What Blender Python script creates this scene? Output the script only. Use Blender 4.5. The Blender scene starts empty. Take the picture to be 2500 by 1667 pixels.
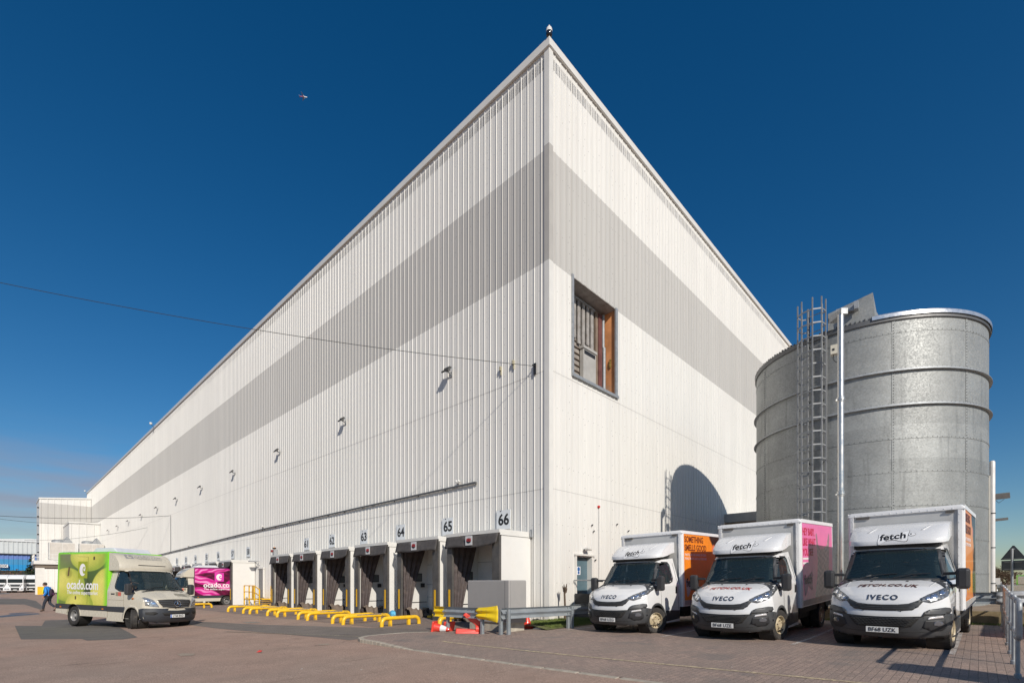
import bpy, bmesh, math, random
from mathutils import Vector, Matrix, Euler
from mathutils.bvhtree import BVHTree
random.seed(7)
S = bpy.context.scene
COL = S.collection
R = math.radians

# ---------------------------------------------------------------- camera
cam_d = bpy.data.cameras.new('camera')
cam = bpy.data.objects.new('camera', cam_d); COL.objects.link(cam)
cam.location = (0, 0, 1.5); cam.rotation_euler = (R(90), 0, 0)
cam_d.sensor_width = 36; cam_d.lens = 1198 / 2500 * 36
cam_d.shift_y = (1421 - 833.5) / 2500
cam_d.clip_start = 0.05; cam_d.clip_end = 6000
S.camera = cam
S.view_settings.view_transform = 'Standard'; S.view_settings.look = 'None'
S.view_settings.gamma = 1; S.view_settings.exposure = 0
S.render.resolution_x = 1024; S.render.resolution_y = 682

# ---------------------------------------------------------------- sun and sky
SAZ, SEL = R(22), R(31.5)           # sun is behind the camera and to its right
tosun = Vector((math.sin(SAZ) * math.cos(SEL), -math.cos(SAZ) * math.cos(SEL), math.sin(SEL)))
sd = bpy.data.lights.new('sun', 'SUN'); sd.energy = 4.3; sd.angle = R(0.53); sd.color = (1.0, 0.93, 0.83)
sun = bpy.data.objects.new('sun', sd); COL.objects.link(sun)
sun.rotation_euler = (-tosun).to_track_quat('-Z', 'Y').to_euler(); sun.location = (20, -40, 40)
W = bpy.data.worlds.new('World'); S.world = W; W.use_nodes = True
wn, wl = W.node_tree.nodes, W.node_tree.links
wn.clear()
out = wn.new('ShaderNodeOutputWorld'); bg = wn.new('ShaderNodeBackground'); sky = wn.new('ShaderNodeTexSky')
sky.sky_type = 'NISHITA'; sky.sun_disc = False; sky.sun_elevation = SEL
sky.sun_rotation = math.pi - SAZ
sky.altitude = 100; sky.air_density = 1.0; sky.dust_density = 0.35; sky.ozone_density = 3.2
hs = wn.new('ShaderNodeHueSaturation'); hs.inputs['Saturation'].default_value = 1.36
gm = wn.new('ShaderNodeGamma'); gm.inputs['Gamma'].default_value = 1.0
bg.inputs['Strength'].default_value = 0.081
# thin low cloud bank: part of the sky itself, by direction
tc = wn.new('ShaderNodeTexCoord'); sx = wn.new('ShaderNodeSeparateXYZ')
wl.new(tc.outputs['Generated'], sx.inputs[0])
def wm(op, a, b=None):
    n = wn.new('ShaderNodeMath'); n.operation = op
    for i, v in enumerate((a, b)):
        if v is None: continue
        if isinstance(v, (int, float)): n.inputs[i].default_value = v
        else: wl.new(v, n.inputs[i])
    return n.outputs[0]
mpg = wn.new('ShaderNodeMapping'); mpg.inputs['Scale'].default_value = (2.2, 2.2, 14)
wl.new(tc.outputs['Generated'], mpg.inputs[0])
nz = wn.new('ShaderNodeTexNoise'); nz.inputs['Scale'].default_value = 1.6; nz.inputs['Detail'].default_value = 4
wl.new(mpg.outputs[0], nz.inputs[0])
zb = wn.new('ShaderNodeMapRange'); zb.interpolation_type = 'SMOOTHSTEP'
zb.inputs['From Min'].default_value = 0.25; zb.inputs['From Max'].default_value = 0.12
wl.new(sx.outputs['Z'], zb.inputs[0])
xb = wn.new('ShaderNodeMapRange'); xb.interpolation_type = 'SMOOTHSTEP'
xb.inputs['From Min'].default_value = -0.40; xb.inputs['From Max'].default_value = -0.68
wl.new(sx.outputs['X'], xb.inputs[0])
nr = wn.new('ShaderNodeMapRange'); nr.inputs['From Min'].default_value = 0.36; nr.inputs['From Max'].default_value = 0.62
wl.new(nz.outputs[0], nr.inputs[0])
cf = wm('MULTIPLY', wm('MULTIPLY', zb.outputs[0], xb.outputs[0]), wm('MULTIPLY', nr.outputs[0], 0.75))
mixc = wn.new('ShaderNodeMix'); mixc.data_type = 'RGBA'
wl.new(cf, mixc.inputs['Factor'])
wl.new(sky.outputs[0], hs.inputs['Color']); wl.new(hs.outputs[0], gm.inputs[0])
wl.new(gm.outputs[0], mixc.inputs['A']); mixc.inputs['B'].default_value = (3.9, 3.6, 4.3, 1)
wl.new(mixc.outputs['Result'], bg.inputs['Color']); wl.new(bg.outputs[0], out.inputs[0])

# ---------------------------------------------------------------- frames
# building frame: x = r (into the warehouse), y = l (away to the left along the dock wall)
AZ = math.atan2(0.7250, 0.6888)
dR = Vector((0.6888, 0.7250, 0)); dL = Vector((-0.7250, 0.6888, 0))
L0, R0 = 11.16, 13.67               # the warehouse corner
def P(l, r, z=0.0): return dL * l + dR * r + Vector((0, 0, z))
def lr(p): return p.dot(dL), p.dot(dR)
def interp(x, tab):
    if x <= tab[0][0]: return tab[0][1]
    for (a, b), (c, d) in zip(tab, tab[1:]):
        if x <= c:
            t = (x - a) / (c - a); return b + (d - b) * t
    return tab[-1][1]
GT = [(-12, .26), (-2, .21), (1.3, .17), (4.4, .10), (7.5, .053), (11, .02), (15, 0), (22, -.055), (29.4, -.12), (45, -.19), (70, -.30), (100, -.38), (160, -.45)]
def gz(l, r):
    a = sum(interp(l + d, GT) for d in (-1.5, 0, 1.5)) / 3
    b = max(-.11, min(0, .014 * (r - 12)))
    c = 0
    if r > 13: c = .022 * (min(r, 18.5) - 13) * max(0, min(1, (11.5 - l) / 3))
    far = max(0, min(1, (r - 25) / 30)) if l < 5 else 0
    return a + b + c - far * .35
def ray(u, v): return Vector(((u - 1250) / 1198, 1, (1421 - v) / 1198))
def G(u, v):                        # ground point seen at a photograph position
    z = 0
    for _ in range(12):
        d = ray(u, v); y = (z - 1.5) / d.z; p = Vector((d.x * y, y, z)); z = gz(*lr(p))
    return p
def onr(u, v, r):                   # point on a plane parallel to the dock wall
    d = ray(u, v); k = r / d.dot(dR); return (d * k).dot(dL), d.z * k + 1.5
def onl(u, v, l):                   # point on a plane parallel to the end wall
    d = ray(u, v); k = l / d.dot(dL); return (d * k).dot(dR), d.z * k + 1.5

# ---------------------------------------------------------------- materials
MC = {}
class NT:
    def __init__(s, name):
        s.m = bpy.data.materials.new(name); s.m.use_nodes = True
        s.n, s.l = s.m.node_tree.nodes, s.m.node_tree.links
        s.b = s.n['Principled BSDF']; s.tc = s.n.new('ShaderNodeTexCoord')
    def math(s, op, a, b=None, c=None):
        n = s.n.new('ShaderNodeMath'); n.operation = op
        for i, v in enumerate((a, b, c)):
            if v is None: continue
            if isinstance(v, (int, float)): n.inputs[i].default_value = v
            else: s.l.new(v, n.inputs[i])
        return n.outputs[0]
    def noise(s, scale, detail=3, vec=None, sc=None, rough=.5):
        n = s.n.new('ShaderNodeTexNoise'); n.inputs['Scale'].default_value = scale
        n.inputs['Detail'].default_value = detail; n.inputs['Roughness'].default_value = rough
        v = vec or s.tc.outputs['Object']
        if sc:
            mp = s.n.new('ShaderNodeMapping'); mp.inputs['Scale'].default_value = sc
            s.l.new(v, mp.inputs[0]); v = mp.outputs[0]
        s.l.new(v, n.inputs['Vector']); return n.outputs[0]
    def rng(s, v, a, b, c=0, d=1, smooth=False):
        n = s.n.new('ShaderNodeMapRange')
        if smooth: n.interpolation_type = 'SMOOTHSTEP'
        for i, x in enumerate((a, b, c, d)): n.inputs[1 + i].default_value = x
        s.l.new(v, n.inputs[0]); return n.outputs[0]
    def mix(s, f, a, b):
        n = s.n.new('ShaderNodeMix'); n.data_type = 'RGBA'
        for k, v in (('Factor', f), ('A', a), ('B', b)):
            i = [q for q in n.inputs if q.name == k and q.enabled][0] if k == 'Factor' else n.inputs[6 if k == 'A' else 7]
            if isinstance(v, (int, float)): i.default_value = v
            elif isinstance(v, tuple): i.default_value = (*v[:3], 1)
            else: s.l.new(v, i)
        return n.outputs[2]
    def mul(s, c, f):               # colour times a grey factor
        n = s.n.new('ShaderNodeVectorMath'); n.operation = 'SCALE'
        if isinstance(c, tuple): n.inputs[0].default_value = c[:3]
        else: s.l.new(c, n.inputs[0])
        s.l.new(f, n.inputs['Scale']); return n.outputs[0]
    def bump(s, h, strength=.3, dist=.02):
        n = s.n.new('ShaderNodeBump'); n.inputs['Strength'].default_value = strength
        n.inputs['Distance'].default_value = dist; s.l.new(h, n.inputs['Height'])
        s.l.new(n.outputs[0], s.b.inputs['Normal'])
    def col(s, v): 
        if isinstance(v, tuple): s.b.inputs['Base Color'].default_value = (*v[:3], 1)
        else: s.l.new(v, s.b.inputs['Base Color'])
    def rough(s, v):
        if isinstance(v, (int, float)): s.b.inputs['Roughness'].default_value = v
        else: s.l.new(v, s.b.inputs['Roughness'])
def mat(name, c, rough=.55, metal=0., var=.08, vs=3., bump=0., bs=40., coat=0., spec=.5, dirt=None, ds=1.5):
    if name in MC: return MC[name]
    t = NT(name)
    f = t.rng(t.noise(vs, 4), .3, .7, 1 - var, 1 + var)
    cc = t.mul(c, f)
    if dirt:
        g = t.rng(t.noise(ds, 6, rough=.65), .5, .72, 0, dirt[3], True); cc = t.mix(g, cc, dirt[:3])
    t.col(cc); t.rough(t.rng(t.noise(vs * 2.3, 3), .3, .7, max(.02, rough - .07), rough + .07))
    t.b.inputs['Metallic'].default_value = metal
    t.b.inputs['Coat Weight'].default_value = coat; t.b.inputs['Coat Roughness'].default_value = .05
    t.b.inputs['Specular IOR Level'].default_value = spec
    if bump: t.bump(t.noise(bs, 3), bump, .01)
    MC[name] = t.m; return t.m
def cladding(name, c, axis):
    if name in MC: return MC[name]
    t = NT(name)
    sp = t.n.new('ShaderNodeSeparateXYZ'); t.l.new(t.tc.outputs['Object'], sp.inputs[0])
    a, z = sp.outputs[axis], sp.outputs[2]
    cell = t.math('FLOOR', t.math('ADD', a, .21))
    wnz = t.n.new('ShaderNodeTexWhiteNoise'); wnz.noise_dimensions = '1D'; t.l.new(cell, wnz.inputs['W'])
    sheet = t.rng(wnz.outputs[0], 0, 1, .968, 1.015)
    streak = t.rng(t.noise(1.0, 5, sc=(6, 6, .35)), .3, .7, .955, 1.03)
    big = t.rng(t.noise(.12, 3), .3, .7, .975, 1.02)
    f = t.math('MULTIPLY', t.math('MULTIPLY', sheet, streak), big)
    # fixings: one dark washer a metre apart, in rows, and the lapped sheet joints
    def lat(v, per, off): return t.math('ABSOLUTE', t.math('SUBTRACT', t.math('FRACT', t.math('DIVIDE', t.math('ADD', v, off), per)), .5))
    da = t.math('MULTIPLY', lat(a, 1.0, .29), 1.0); dz = t.math('MULTIPLY', lat(z, .62, .1), .62)
    dot = t.math('LESS_THAN', t.math('ADD', t.math('MULTIPLY', da, da), t.math('MULTIPLY', dz, dz)), .00030)
    da2 = t.math('MULTIPLY', lat(a, .333, .04), .333); dz2 = t.math('MULTIPLY', lat(z, 2.125, .64 + 1.0625), 2.125)
    dot2 = t.math('LESS_THAN', t.math('ADD', t.math('MULTIPLY', da2, da2), t.math('MULTIPLY', dz2, dz2)), .00025)
    j1 = t.math('LESS_THAN', t.math('ABSOLUTE', t.math('SUBTRACT', z, 9.14)), .012)
    j2 = t.math('LESS_THAN', t.math('ABSOLUTE', t.math('SUBTRACT', z, 4.89)), .012)
    seam = t.math('LESS_THAN', lat(a, 1.0, .21 + .5), .006)
    dd = t.math('MINIMUM', t.math('ADD', t.math('ADD', dot, dot2), t.math('MULTIPLY', t.math('ADD', j1, j2), .45)), 1)
    dd = t.math('MAXIMUM', dd, t.math('MULTIPLY', seam, .35))
    cc = t.mix(t.math('MULTIPLY', dd, .62), t.mul(c, f), (.10, .095, .09))
    low = t.rng(z, 1.2, -.2, 0, .5, True)
    dn = t.rng(t.noise(1.2, 5, sc=(2, 2, 1)), .42, .7, 0, 1)
    cc = t.mix(t.math('MULTIPLY', low, dn), cc, (.30, .26, .17))
    t.col(cc); t.rough(.42); t.b.inputs['Specular IOR Level'].default_value = .35
    MC[name] = t.m; return t.m
def vcol(name, rough=.35, coat=.3):
    if name in MC: return MC[name]
    t = NT(name); a = t.n.new('ShaderNodeVertexColor'); a.layer_name = 'Col'
    t.col(t.mul(a.outputs[0], t.rng(t.noise(5, 4), .3, .7, .94, 1.05))); t.rough(rough); t.b.inputs['Coat Weight'].default_value = coat
    MC[name] = t.m; return t.m
def glass(name, tint=(.035, .06, .07), trans=.62):
    if name in MC: return MC[name]
    m = bpy.data.materials.new(name); m.use_nodes = True; n, l = m.node_tree.nodes, m.node_tree.links; n.clear()
    o = n.new('ShaderNodeOutputMaterial'); g = n.new('ShaderNodeBsdfGlossy'); g.inputs['Roughness'].default_value = .03
    g.inputs['Color'].default_value = (.9, .95, 1, 1)
    d = n.new('ShaderNodeBsdfDiffuse'); d.inputs['Color'].default_value = (*tint, 1)
    t = n.new('ShaderNodeBsdfTransparent'); t.inputs['Color'].default_value = (.78, .88, .86, 1)
    m1 = n.new('ShaderNodeMixShader'); m1.inputs[0].default_value = 1 - trans; l.new(t.outputs[0], m1.inputs[1]); l.new(d.outputs[0], m1.inputs[2])
    f = n.new('ShaderNodeFresnel'); f.inputs[0].default_value = 1.5
    m2 = n.new('ShaderNodeMixShader'); l.new(f.outputs[0], m2.inputs[0]); l.new(m1.outputs[0], m2.inputs[1]); l.new(g.outputs[0], m2.inputs[2])
    l.new(m2.outputs[0], o.inputs[0]); MC[name] = m; return m

# ---------------------------------------------------------------- mesh helpers
class MB:
    def __init__(s): s.v = []; s.f = []; s.mi = []; s.col = None
    def add(s, vs, fs, m=0):
        o = len(s.v); s.v += [tuple(v) for v in vs]
        for f in fs: s.f.append([i + o for i in f]); s.mi.append(m)
        return s
    def box(s, x0, x1, y0, y1, z0, z1, m=0, M=None):
        vs = [(x, y, z) for x in (x0, x1) for y in (y0, y1) for z in (z0, z1)]
        if M: vs = [tuple(M @ Vector(v)) for v in vs]
        return s.add(vs, [(0, 1, 3, 2), (4, 6, 7, 5), (0, 4, 5, 1), (2, 3, 7, 6), (0, 2, 6, 4), (1, 5, 7, 3)], m)
    def bar(s, a, b, w, h=None, m=0, up=(0, 0, 1)):       # rectangular bar between two points
        a, b = Vector(a), Vector(b); h = h or w; d = (b - a).normalized()
        u = Vector(up)
        if abs(d.dot(u)) > .95: u = Vector((1, 0, 0))
        q = d.cross(u).normalized() * w / 2; t = q.cross(d).normalized() * h / 2
        vs = [p + i * q + j * t for p in (a, b) for i, j in ((-1, -1), (1, -1), (1, 1), (-1, 1))]
        return s.add(vs, [(3, 2, 1, 0), (4, 5, 6, 7), (0, 1, 5, 4), (1, 2, 6, 5), (2, 3, 7, 6), (3, 0, 4, 7)], m)
    def tube(s, pts, r, n=8, m=0, cap=True):
        pts = [Vector(p) for p in pts]; rs = r if isinstance(r, (list, tuple)) else [r] * len(pts)
        ref = None; vs = []
        for i, p in enumerate(pts):
            a = pts[max(0, i - 1)]; b = pts[min(len(pts) - 1, i + 1)]; d = (b - a).normalized()
            if ref is None: ref = Vector((0, 0, 1)) if abs(d.z) < .9 else Vector((1, 0, 0))
            q = d.cross(ref).normalized(); t = q.cross(d).normalized(); ref = t
            vs += [p + (q * math.cos(2 * math.pi * k / n) + t * math.sin(2 * math.pi * k / n)) * rs[i] for k in range(n)]
        fs = [(i * n + k, i * n + (k + 1) % n, (i + 1) * n + (k + 1) % n, (i + 1) * n + k) for i in range(len(pts) - 1) for k in range(n)]
        if cap: fs += [tuple(range(n))[::-1], tuple((len(pts) - 1) * n + k for k in range(n))]
        return s.add(vs, fs, m)
    def lathe(s, prof, n=24, m=0, M=None, ax='z'):        # profile of (radius, height)
        vs = []
        for r_, h in prof:
            for k in range(n):
                a = 2 * math.pi * k / n; c, d = r_ * math.cos(a), r_ * math.sin(a)
                vs.append({'z': (c, d, h), 'y': (c, h, d), 'x': (h, c, d)}[ax])
        if M: vs = [tuple(M @ Vector(v)) for v in vs]
        fs = [(i * n + k, i * n + (k + 1) % n, (i + 1) * n + (k + 1) % n, (i + 1) * n + k) for i in range(len(prof) - 1) for k in range(n)]
        return s.add(vs, fs, m)
    def prism(s, poly, off, m=0):                          # planar polygon pushed along a vector
        o = Vector(off); n = len(poly); vs = [Vector(p) for p in poly]; vs = vs + [p + o for p in vs]
        return s.add(vs, [tuple(range(n))[::-1], tuple(range(n, 2 * n))] + [(i, (i + 1) % n, n + (i + 1) % n, n + i) for i in range(n)], m)
    def grid(s, fn, nu, nv, m=0):
        vs = [fn(i / nu, j / nv) for i in range(nu + 1) for j in range(nv + 1)]
        return s.add(vs, [(i * (nv + 1) + j, (i + 1) * (nv + 1) + j, (i + 1) * (nv + 1) + j + 1, i * (nv + 1) + j + 1) for i in range(nu) for j in range(nv)], m)
    def ball(s, c, r, n=10, m=0, sz=(1, 1, 1)):
        return s.grid(lambda a, b: (c[0] + r * sz[0] * math.sin(math.pi * b) * math.cos(2 * math.pi * a), c[1] + r * sz[1] * math.sin(math.pi * b) * math.sin(2 * math.pi * a), c[2] + r * sz[2] * math.cos(math.pi * b)), n, max(4, n // 2), m)
    def build(s, name, mats, parent=None, smooth=False, bevel=0, loc=None, rot=None, fix=True):
        me = bpy.data.meshes.new(name); me.from_pydata(s.v, [], s.f); me.validate()
        if not isinstance(mats, (list, tuple)): mats = [mats]
        for m in mats: me.materials.append(m)
        if len(me.polygons) == len(s.mi): me.polygons.foreach_set('material_index', s.mi)
        if fix:
            bm = bmesh.new(); bm.from_mesh(me); bmesh.ops.recalc_face_normals(bm, faces=bm.faces); bm.to_mesh(me); bm.free()
        if s.col:
            ca = me.color_attributes.new('Col', 'FLOAT_COLOR', 'POINT')
            for i, c in enumerate(s.col): ca.data[i].color = (*c, 1)
        o = bpy.data.objects.new(name, me); COL.objects.link(o)
        if smooth: smooth_by_angle(me, R(smooth if smooth is not True else 40))
        if bevel:
            b = o.modifiers.new('bevel', 'BEVEL'); b.width = bevel; b.segments = 2; b.limit_method = 'ANGLE'; b.angle_limit = R(35)
            b.harden_normals = False
        if parent: o.parent = parent
        if loc: o.location = loc
        if rot: o.rotation_euler = rot
        return o
def smooth_by_angle(me, ang):
    me.polygons.foreach_set('use_smooth', [True] * len(me.polygons))
    bm = bmesh.new(); bm.from_mesh(me)
    for e in bm.edges:
        e.smooth = not (len(e.link_faces) == 2 and e.calc_face_angle(0) > ang)
    bm.to_mesh(me); bm.free(); me.update()
def empty(name, loc=(0, 0, 0), rz=0, rot=None):
    o = bpy.data.objects.new(name, None); COL.objects.link(o); o.location = loc
    o.rotation_euler = rot or (0, 0, rz); o.empty_display_size = .2; return o
def tag(o, label=None, cat=None, group=None, kind=None):
    if label: o['label'] = label
    if cat: o['category'] = cat
    if group: o['group'] = group
    if kind: o['kind'] = kind
    return o
KIDS = {}
def copy_tree(o, parent=None):
    c = o.copy(); COL.objects.link(c)
    if parent: c.parent = parent; c.matrix_parent_inverse = o.matrix_parent_inverse.copy()
    for ch in [q for q in list(COL.objects) if q.parent == o]: copy_tree(ch, c)
    return c
def text(s, size, m, parent=None, M=None, bold=0., shear=0., xs=1., ext=.003, align='CENTER', name='lettering', space=1., fitw=None):
    cu = bpy.data.curves.new('t', 'FONT'); cu.body = s; cu.size = size; cu.offset = bold; cu.shear = shear
    cu.extrude = ext; cu.align_x = align; cu.align_y = 'CENTER'; cu.resolution_u = 3; cu.space_character = space
    o = bpy.data.objects.new('t', cu); COL.objects.link(o)
    me = bpy.data.meshes.new_from_object(o.evaluated_get(bpy.context.evaluated_depsgraph_get()))
    bpy.data.objects.remove(o); bpy.data.curves.remove(cu)
    if fitw: q = [v.co.x for v in me.vertices]; xs = fitw / (max(q) - min(q))
    T = (M or Matrix()) @ Matrix.Diagonal((xs, 1, 1, 1)); me.transform(T); me.name = name
    me.materials.clear(); me.materials.append(m)
    n = bpy.data.objects.new(name, me); COL.objects.link(n)
    if parent: n.parent = parent
    return n
def frame(o, xdir, ydir):           # matrix whose x and y axes point along given directions
    x, y = Vector(xdir).normalized(), Vector(ydir).normalized(); z = x.cross(y)
    return Matrix(((x.x, y.x, z.x, o[0]), (x.y, y.y, z.y, o[1]), (x.z, y.z, z.z, o[2]), (0, 0, 0, 1)))
def sheet(name, poly, dz, m, step=1.0, extra=None):   # polygon of (l, r) draped over the ground
    bm = bmesh.new(); vs = [bm.verts.new((p[1], p[0], 0)) for p in poly]; bm.faces.new(vs)
    xs = [p[1] for p in poly]; ys = [p[0] for p in poly]
    for ax, lo, hi in ((0, min(xs), max(xs)), (1, min(ys), max(ys))):
        k = math.floor(lo / step) * step
        while k < hi:
            no = (1, 0, 0) if ax == 0 else (0, 1, 0)
            bmesh.ops.bisect_plane(bm, geom=bm.verts[:] + bm.edges[:] + bm.faces[:], plane_co=(k, k, 0), plane_no=no)
            k += step
    for v in bm.verts: v.co.z = gz(v.co.y, v.co.x) + (dz(v.co.y, v.co.x) if callable(dz) else dz)
    bmesh.ops.triangulate(bm, faces=bm.faces)
    bmesh.ops.recalc_face_normals(bm, faces=bm.faces)
    for f in bm.faces:
        if f.normal.z < 0: f.normal_flip()
    me = bpy.data.meshes.new(name); bm.to_mesh(me); bm.free(); me.materials.append(m)
    me.polygons.foreach_set('use_smooth', [True] * len(me.polygons))
    o = bpy.data.objects.new(name, me); COL.objects.link(o); o.rotation_euler = (0, 0, AZ); return o

# common materials
M_white = mat('white_paint', (.70, .69, .66), .3, coat=.4, var=.03)
M_dark = mat('black_plastic', (.022, .022, .024), .5, var=.15)
M_rubber = mat('tyre_rubber', (.035, .032, .030), .8, var=.2, bump=.4, bs=60, dirt=(.14, .115, .09, .5), ds=6)
M_galv = mat('galvanised_steel', (.36, .375, .385), .52, metal=.4, var=.16, vs=9)
M_yel = mat('yellow_paint', (.85, .50, .02), .38, var=.08, coat=.2, dirt=(.20, .14, .06, .7), ds=5)
M_conc = mat('concrete', (.42, .38, .31), .85, var=.2, vs=5, bump=.4)
M_grey = mat('mid_grey_paint', (.33, .34, .35), .45, var=.05)
M_glass = glass('vehicle_glass')
M_black = mat('black_ink', (.012, .012, .014), .5, var=.02)
# ================================================================ GROUND
def asphalt(name, c, c2, fine=.55):
    t = NT(name); o = t.tc.outputs['Object']
    big = t.rng(t.noise(.13, 5, rough=.6), .35, .68, 0, 1, True)
    mid = t.rng(t.noise(1.1, 6, rough=.7), .3, .7, .86, 1.12)
    sp = t.rng(t.noise(55, 2), .35, .68, 1 - fine * .5, 1 + fine * .75)
    cc = t.mul(t.mul(t.mix(big, c, c2), mid), sp)
    sc = t.rng(t.noise(1.0, 4, sc=(.5, 3.5, 1)), .62, .74, 0, .55, True)   # tyre scuffs and damp streaks
    cc = t.mix(sc, cc, tuple(x * .55 for x in c))
    oil = t.rng(t.noise(.9, 3, rough=.4), .66, .72, 0, .35, True); cc = t.mix(oil, cc, tuple(x * .45 for x in c))
    vc = t.n.new('ShaderNodeTexVoronoi'); vc.feature = 'DISTANCE_TO_EDGE'; vc.inputs['Scale'].default_value = .22
    wv = t.n.new('ShaderNodeVectorMath'); wv.operation = 'ADD'; t.l.new(o, wv.inputs[0]); nc = t.n.new('ShaderNodeTexNoise'); nc.inputs['Scale'].default_value = 1.5; nc.inputs['Detail'].default_value = 5; t.l.new(o, nc.inputs['Vector']); t.l.new(nc.outputs['Color'], wv.inputs[1]); t.l.new(wv.outputs[0], vc.inputs['Vector'])
    ck = t.math('MULTIPLY', t.rng(vc.outputs[0], .0012, .004, .6, 0), t.rng(t.noise(.25, 2), .5, .58, 0, 1)); cc = t.mix(ck, cc, tuple(x * .35 for x in c))
    pale = t.rng(t.noise(160, 1), .68, .74, 0, .45)
    cc = t.mix(pale, cc, (.42, .36, .30))
    t.col(cc); t.rough(.82); t.b.inputs['Specular IOR Level'].default_value = .3
    t.bump(t.noise(70, 3), .55, .012); return t.m
M_red = asphalt('red_asphalt', (.375, .252, .192), (.325, .243, .192))
M_patch = asphalt('grey_asphalt', (.135, .126, .112), (.165, .148, .130), .4)
M_patch2 = asphalt('worn_grey_asphalt', (.175, .15, .13), (.21, .18, .155), .4)
M_apron = asphalt('dock_apron_asphalt', (.21, .168, .145), (.25, .19, .16), .5)
def paver():
    t = NT('block_paving'); o = t.tc.outputs['Object']
    b = t.n.new('ShaderNodeTexBrick'); b.offset = .5; b.squash = 1
    for k, v in (('Scale', 1), ('Mortar Size', .0045), ('Mortar Smooth', .4), ('Brick Width', .2), ('Row Height', .1), ('Bias', .0)): b.inputs[k].default_value = v
    b.inputs['Color1'].default_value = (.37, .265, .21, 1); b.inputs['Color2'].default_value = (.28, .205, .17, 1)
    b.inputs['Mortar'].default_value = (.10, .08, .065, 1); t.l.new(o, b.inputs['Vector'])
    sp = t.rng(t.noise(60, 2), .35, .68, .68, 1.42)
    dirt = t.rng(t.noise(.5, 6, rough=.7), .38, .66, 0, .75, True)
    cc = t.mul(t.mix(dirt, b.outputs['Color'], (.25, .195, .16)), sp)
    gr = t.rng(t.noise(.9, 5), .56, .7, 0, .5, True); cc = t.mix(gr, cc, (.15, .14, .13))
    pale = t.rng(t.noise(120, 1), .66, .73, 0, .5); cc = t.mix(pale, cc, (.48, .42, .36))
    t.col(cc); t.rough(.8)
    h = t.math('SUBTRACT', t.math('MULTIPLY', t.noise(60, 2), .35), t.math('MULTIPLY', b.outputs['Fac'], .8)); t.bump(h, .6, .012)
    return t.m
M_pav = paver()
def ground():
    ls = [-1500, -500, -150, -60, -30] + [-20 + 1.25 * i for i in range(74)] + [80, 95, 110, 130, 160, 220, 400, 900, 2500]
    rs = [-1500, -400, -120, -50, -30] + [-20 + 1.5 * i for i in range(40)] + [50, 70, 110, 200, 500, 1500]
    m = MB(); n = len(rs)
    vs = [(r, l, gz(l, r)) for l in ls for r in rs]
    m.add(vs, [(i * n + j, i * n + j + 1, (i + 1) * n + j + 1, (i + 1) * n + j) for i in range(len(ls) - 1) for j in range(n - 1)])
    o = m.build('ground', M_red, rot=(0, 0, AZ), smooth=True); tag(o, kind='structure'); return o
ground()
def pxpoly(pts): return [lr(G(u, v)) for u, v in pts]
def st(o): return tag(o, kind='structure')
st(sheet('asphalt_patch', pxpoly([(36, 1527), (102, 1527), (110, 1514), (178, 1511), (272, 1520), (336, 1555), (300, 1560), (212, 1563), (200, 1559), (51, 1560)]), .004, M_patch))
st(sheet('asphalt_patch', pxpoly([(-60, 1462), (62, 1461), (88, 1466), (105, 1480), (110, 1491), (60, 1475), (-60, 1474)]), .004, M_patch))
st(sheet('asphalt_patch', [(12.35, 6.6), (11.9, 9.6), (14.6, 9.0), (20, 6.9), (26, 5.5), (26, 4.9), (19.5, 5.4)], .004, M_patch2))
st(sheet('dock_apron', [(11.9, 9.6), (14.6, 9.0), (42, 8.6), (60, 9.8), (60, 13.7), (11.3, 13.7)], .006, M_apron))
wet = mat('damp_stain', (.055, .045, .04), .35, var=.2)
for q in ([(-20, 1505), (30, 1499.5), (92, 1496), (99, 1498.5), (45, 1502.5), (-20, 1508)], [(20, 1497), (60, 1494.5), (86, 1494), (60, 1496.5), (25, 1499)], [(-30, 1446.5), (22, 1446.8), (24, 1449), (-30, 1450)], [(-30, 1458), (26, 1458.6), (27, 1459.4), (-30, 1460)], [(590, 1518), (625, 1517), (640, 1519), (605, 1520.5)]):
    st(sheet('damp_patch', pxpoly(q), .007, wet, .6))
st(sheet('repair_patch', pxpoly([(433, 1597), (445, 1594), (478, 1595), (470, 1600), (440, 1601)]), .007, asphalt('pale_repair', (.36, .29, .22), (.32, .25, .2), .5), .5))
st(sheet('repair_patch', pxpoly([(775, 1573), (800, 1570), (806, 1573), (780, 1575)]), .007, asphalt('pale_repair_two', (.36, .29, .22), (.32, .25, .2), .5), .5))
g = G(633, 1592); tag(MB().add([(-.05, -.04, 0), (.06, -.03, .01), (.05, .05, .03), (-.02, .06, .0), (0, 0, .05)], [(0, 1, 4), (1, 2, 4), (2, 3, 4), (3, 0, 4)]).build('red_scrap', mat('scrap_red', (.5, .05, .04), .6), loc=g + Vector((0, 0, .01))), 'small red scrap lying alone on the open asphalt', 'litter')
def bayz(l, r):
    e = max(0, min(1, (l - 9.4) / 1.6)); return .009 + .075 * e * max(0, min(1, (9.6 - r) / 1.5))
baypoly = [(-14, 6.6), (11.6, 6.6), (11.95, 6.75), (12.2, 7.1), (11.85, 9.7), (11.16, 13.67), (11.16, 19.6), (-14, 19.6)]
st(sheet('parking_bay', baypoly, bayz, M_pav, .75))
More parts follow.
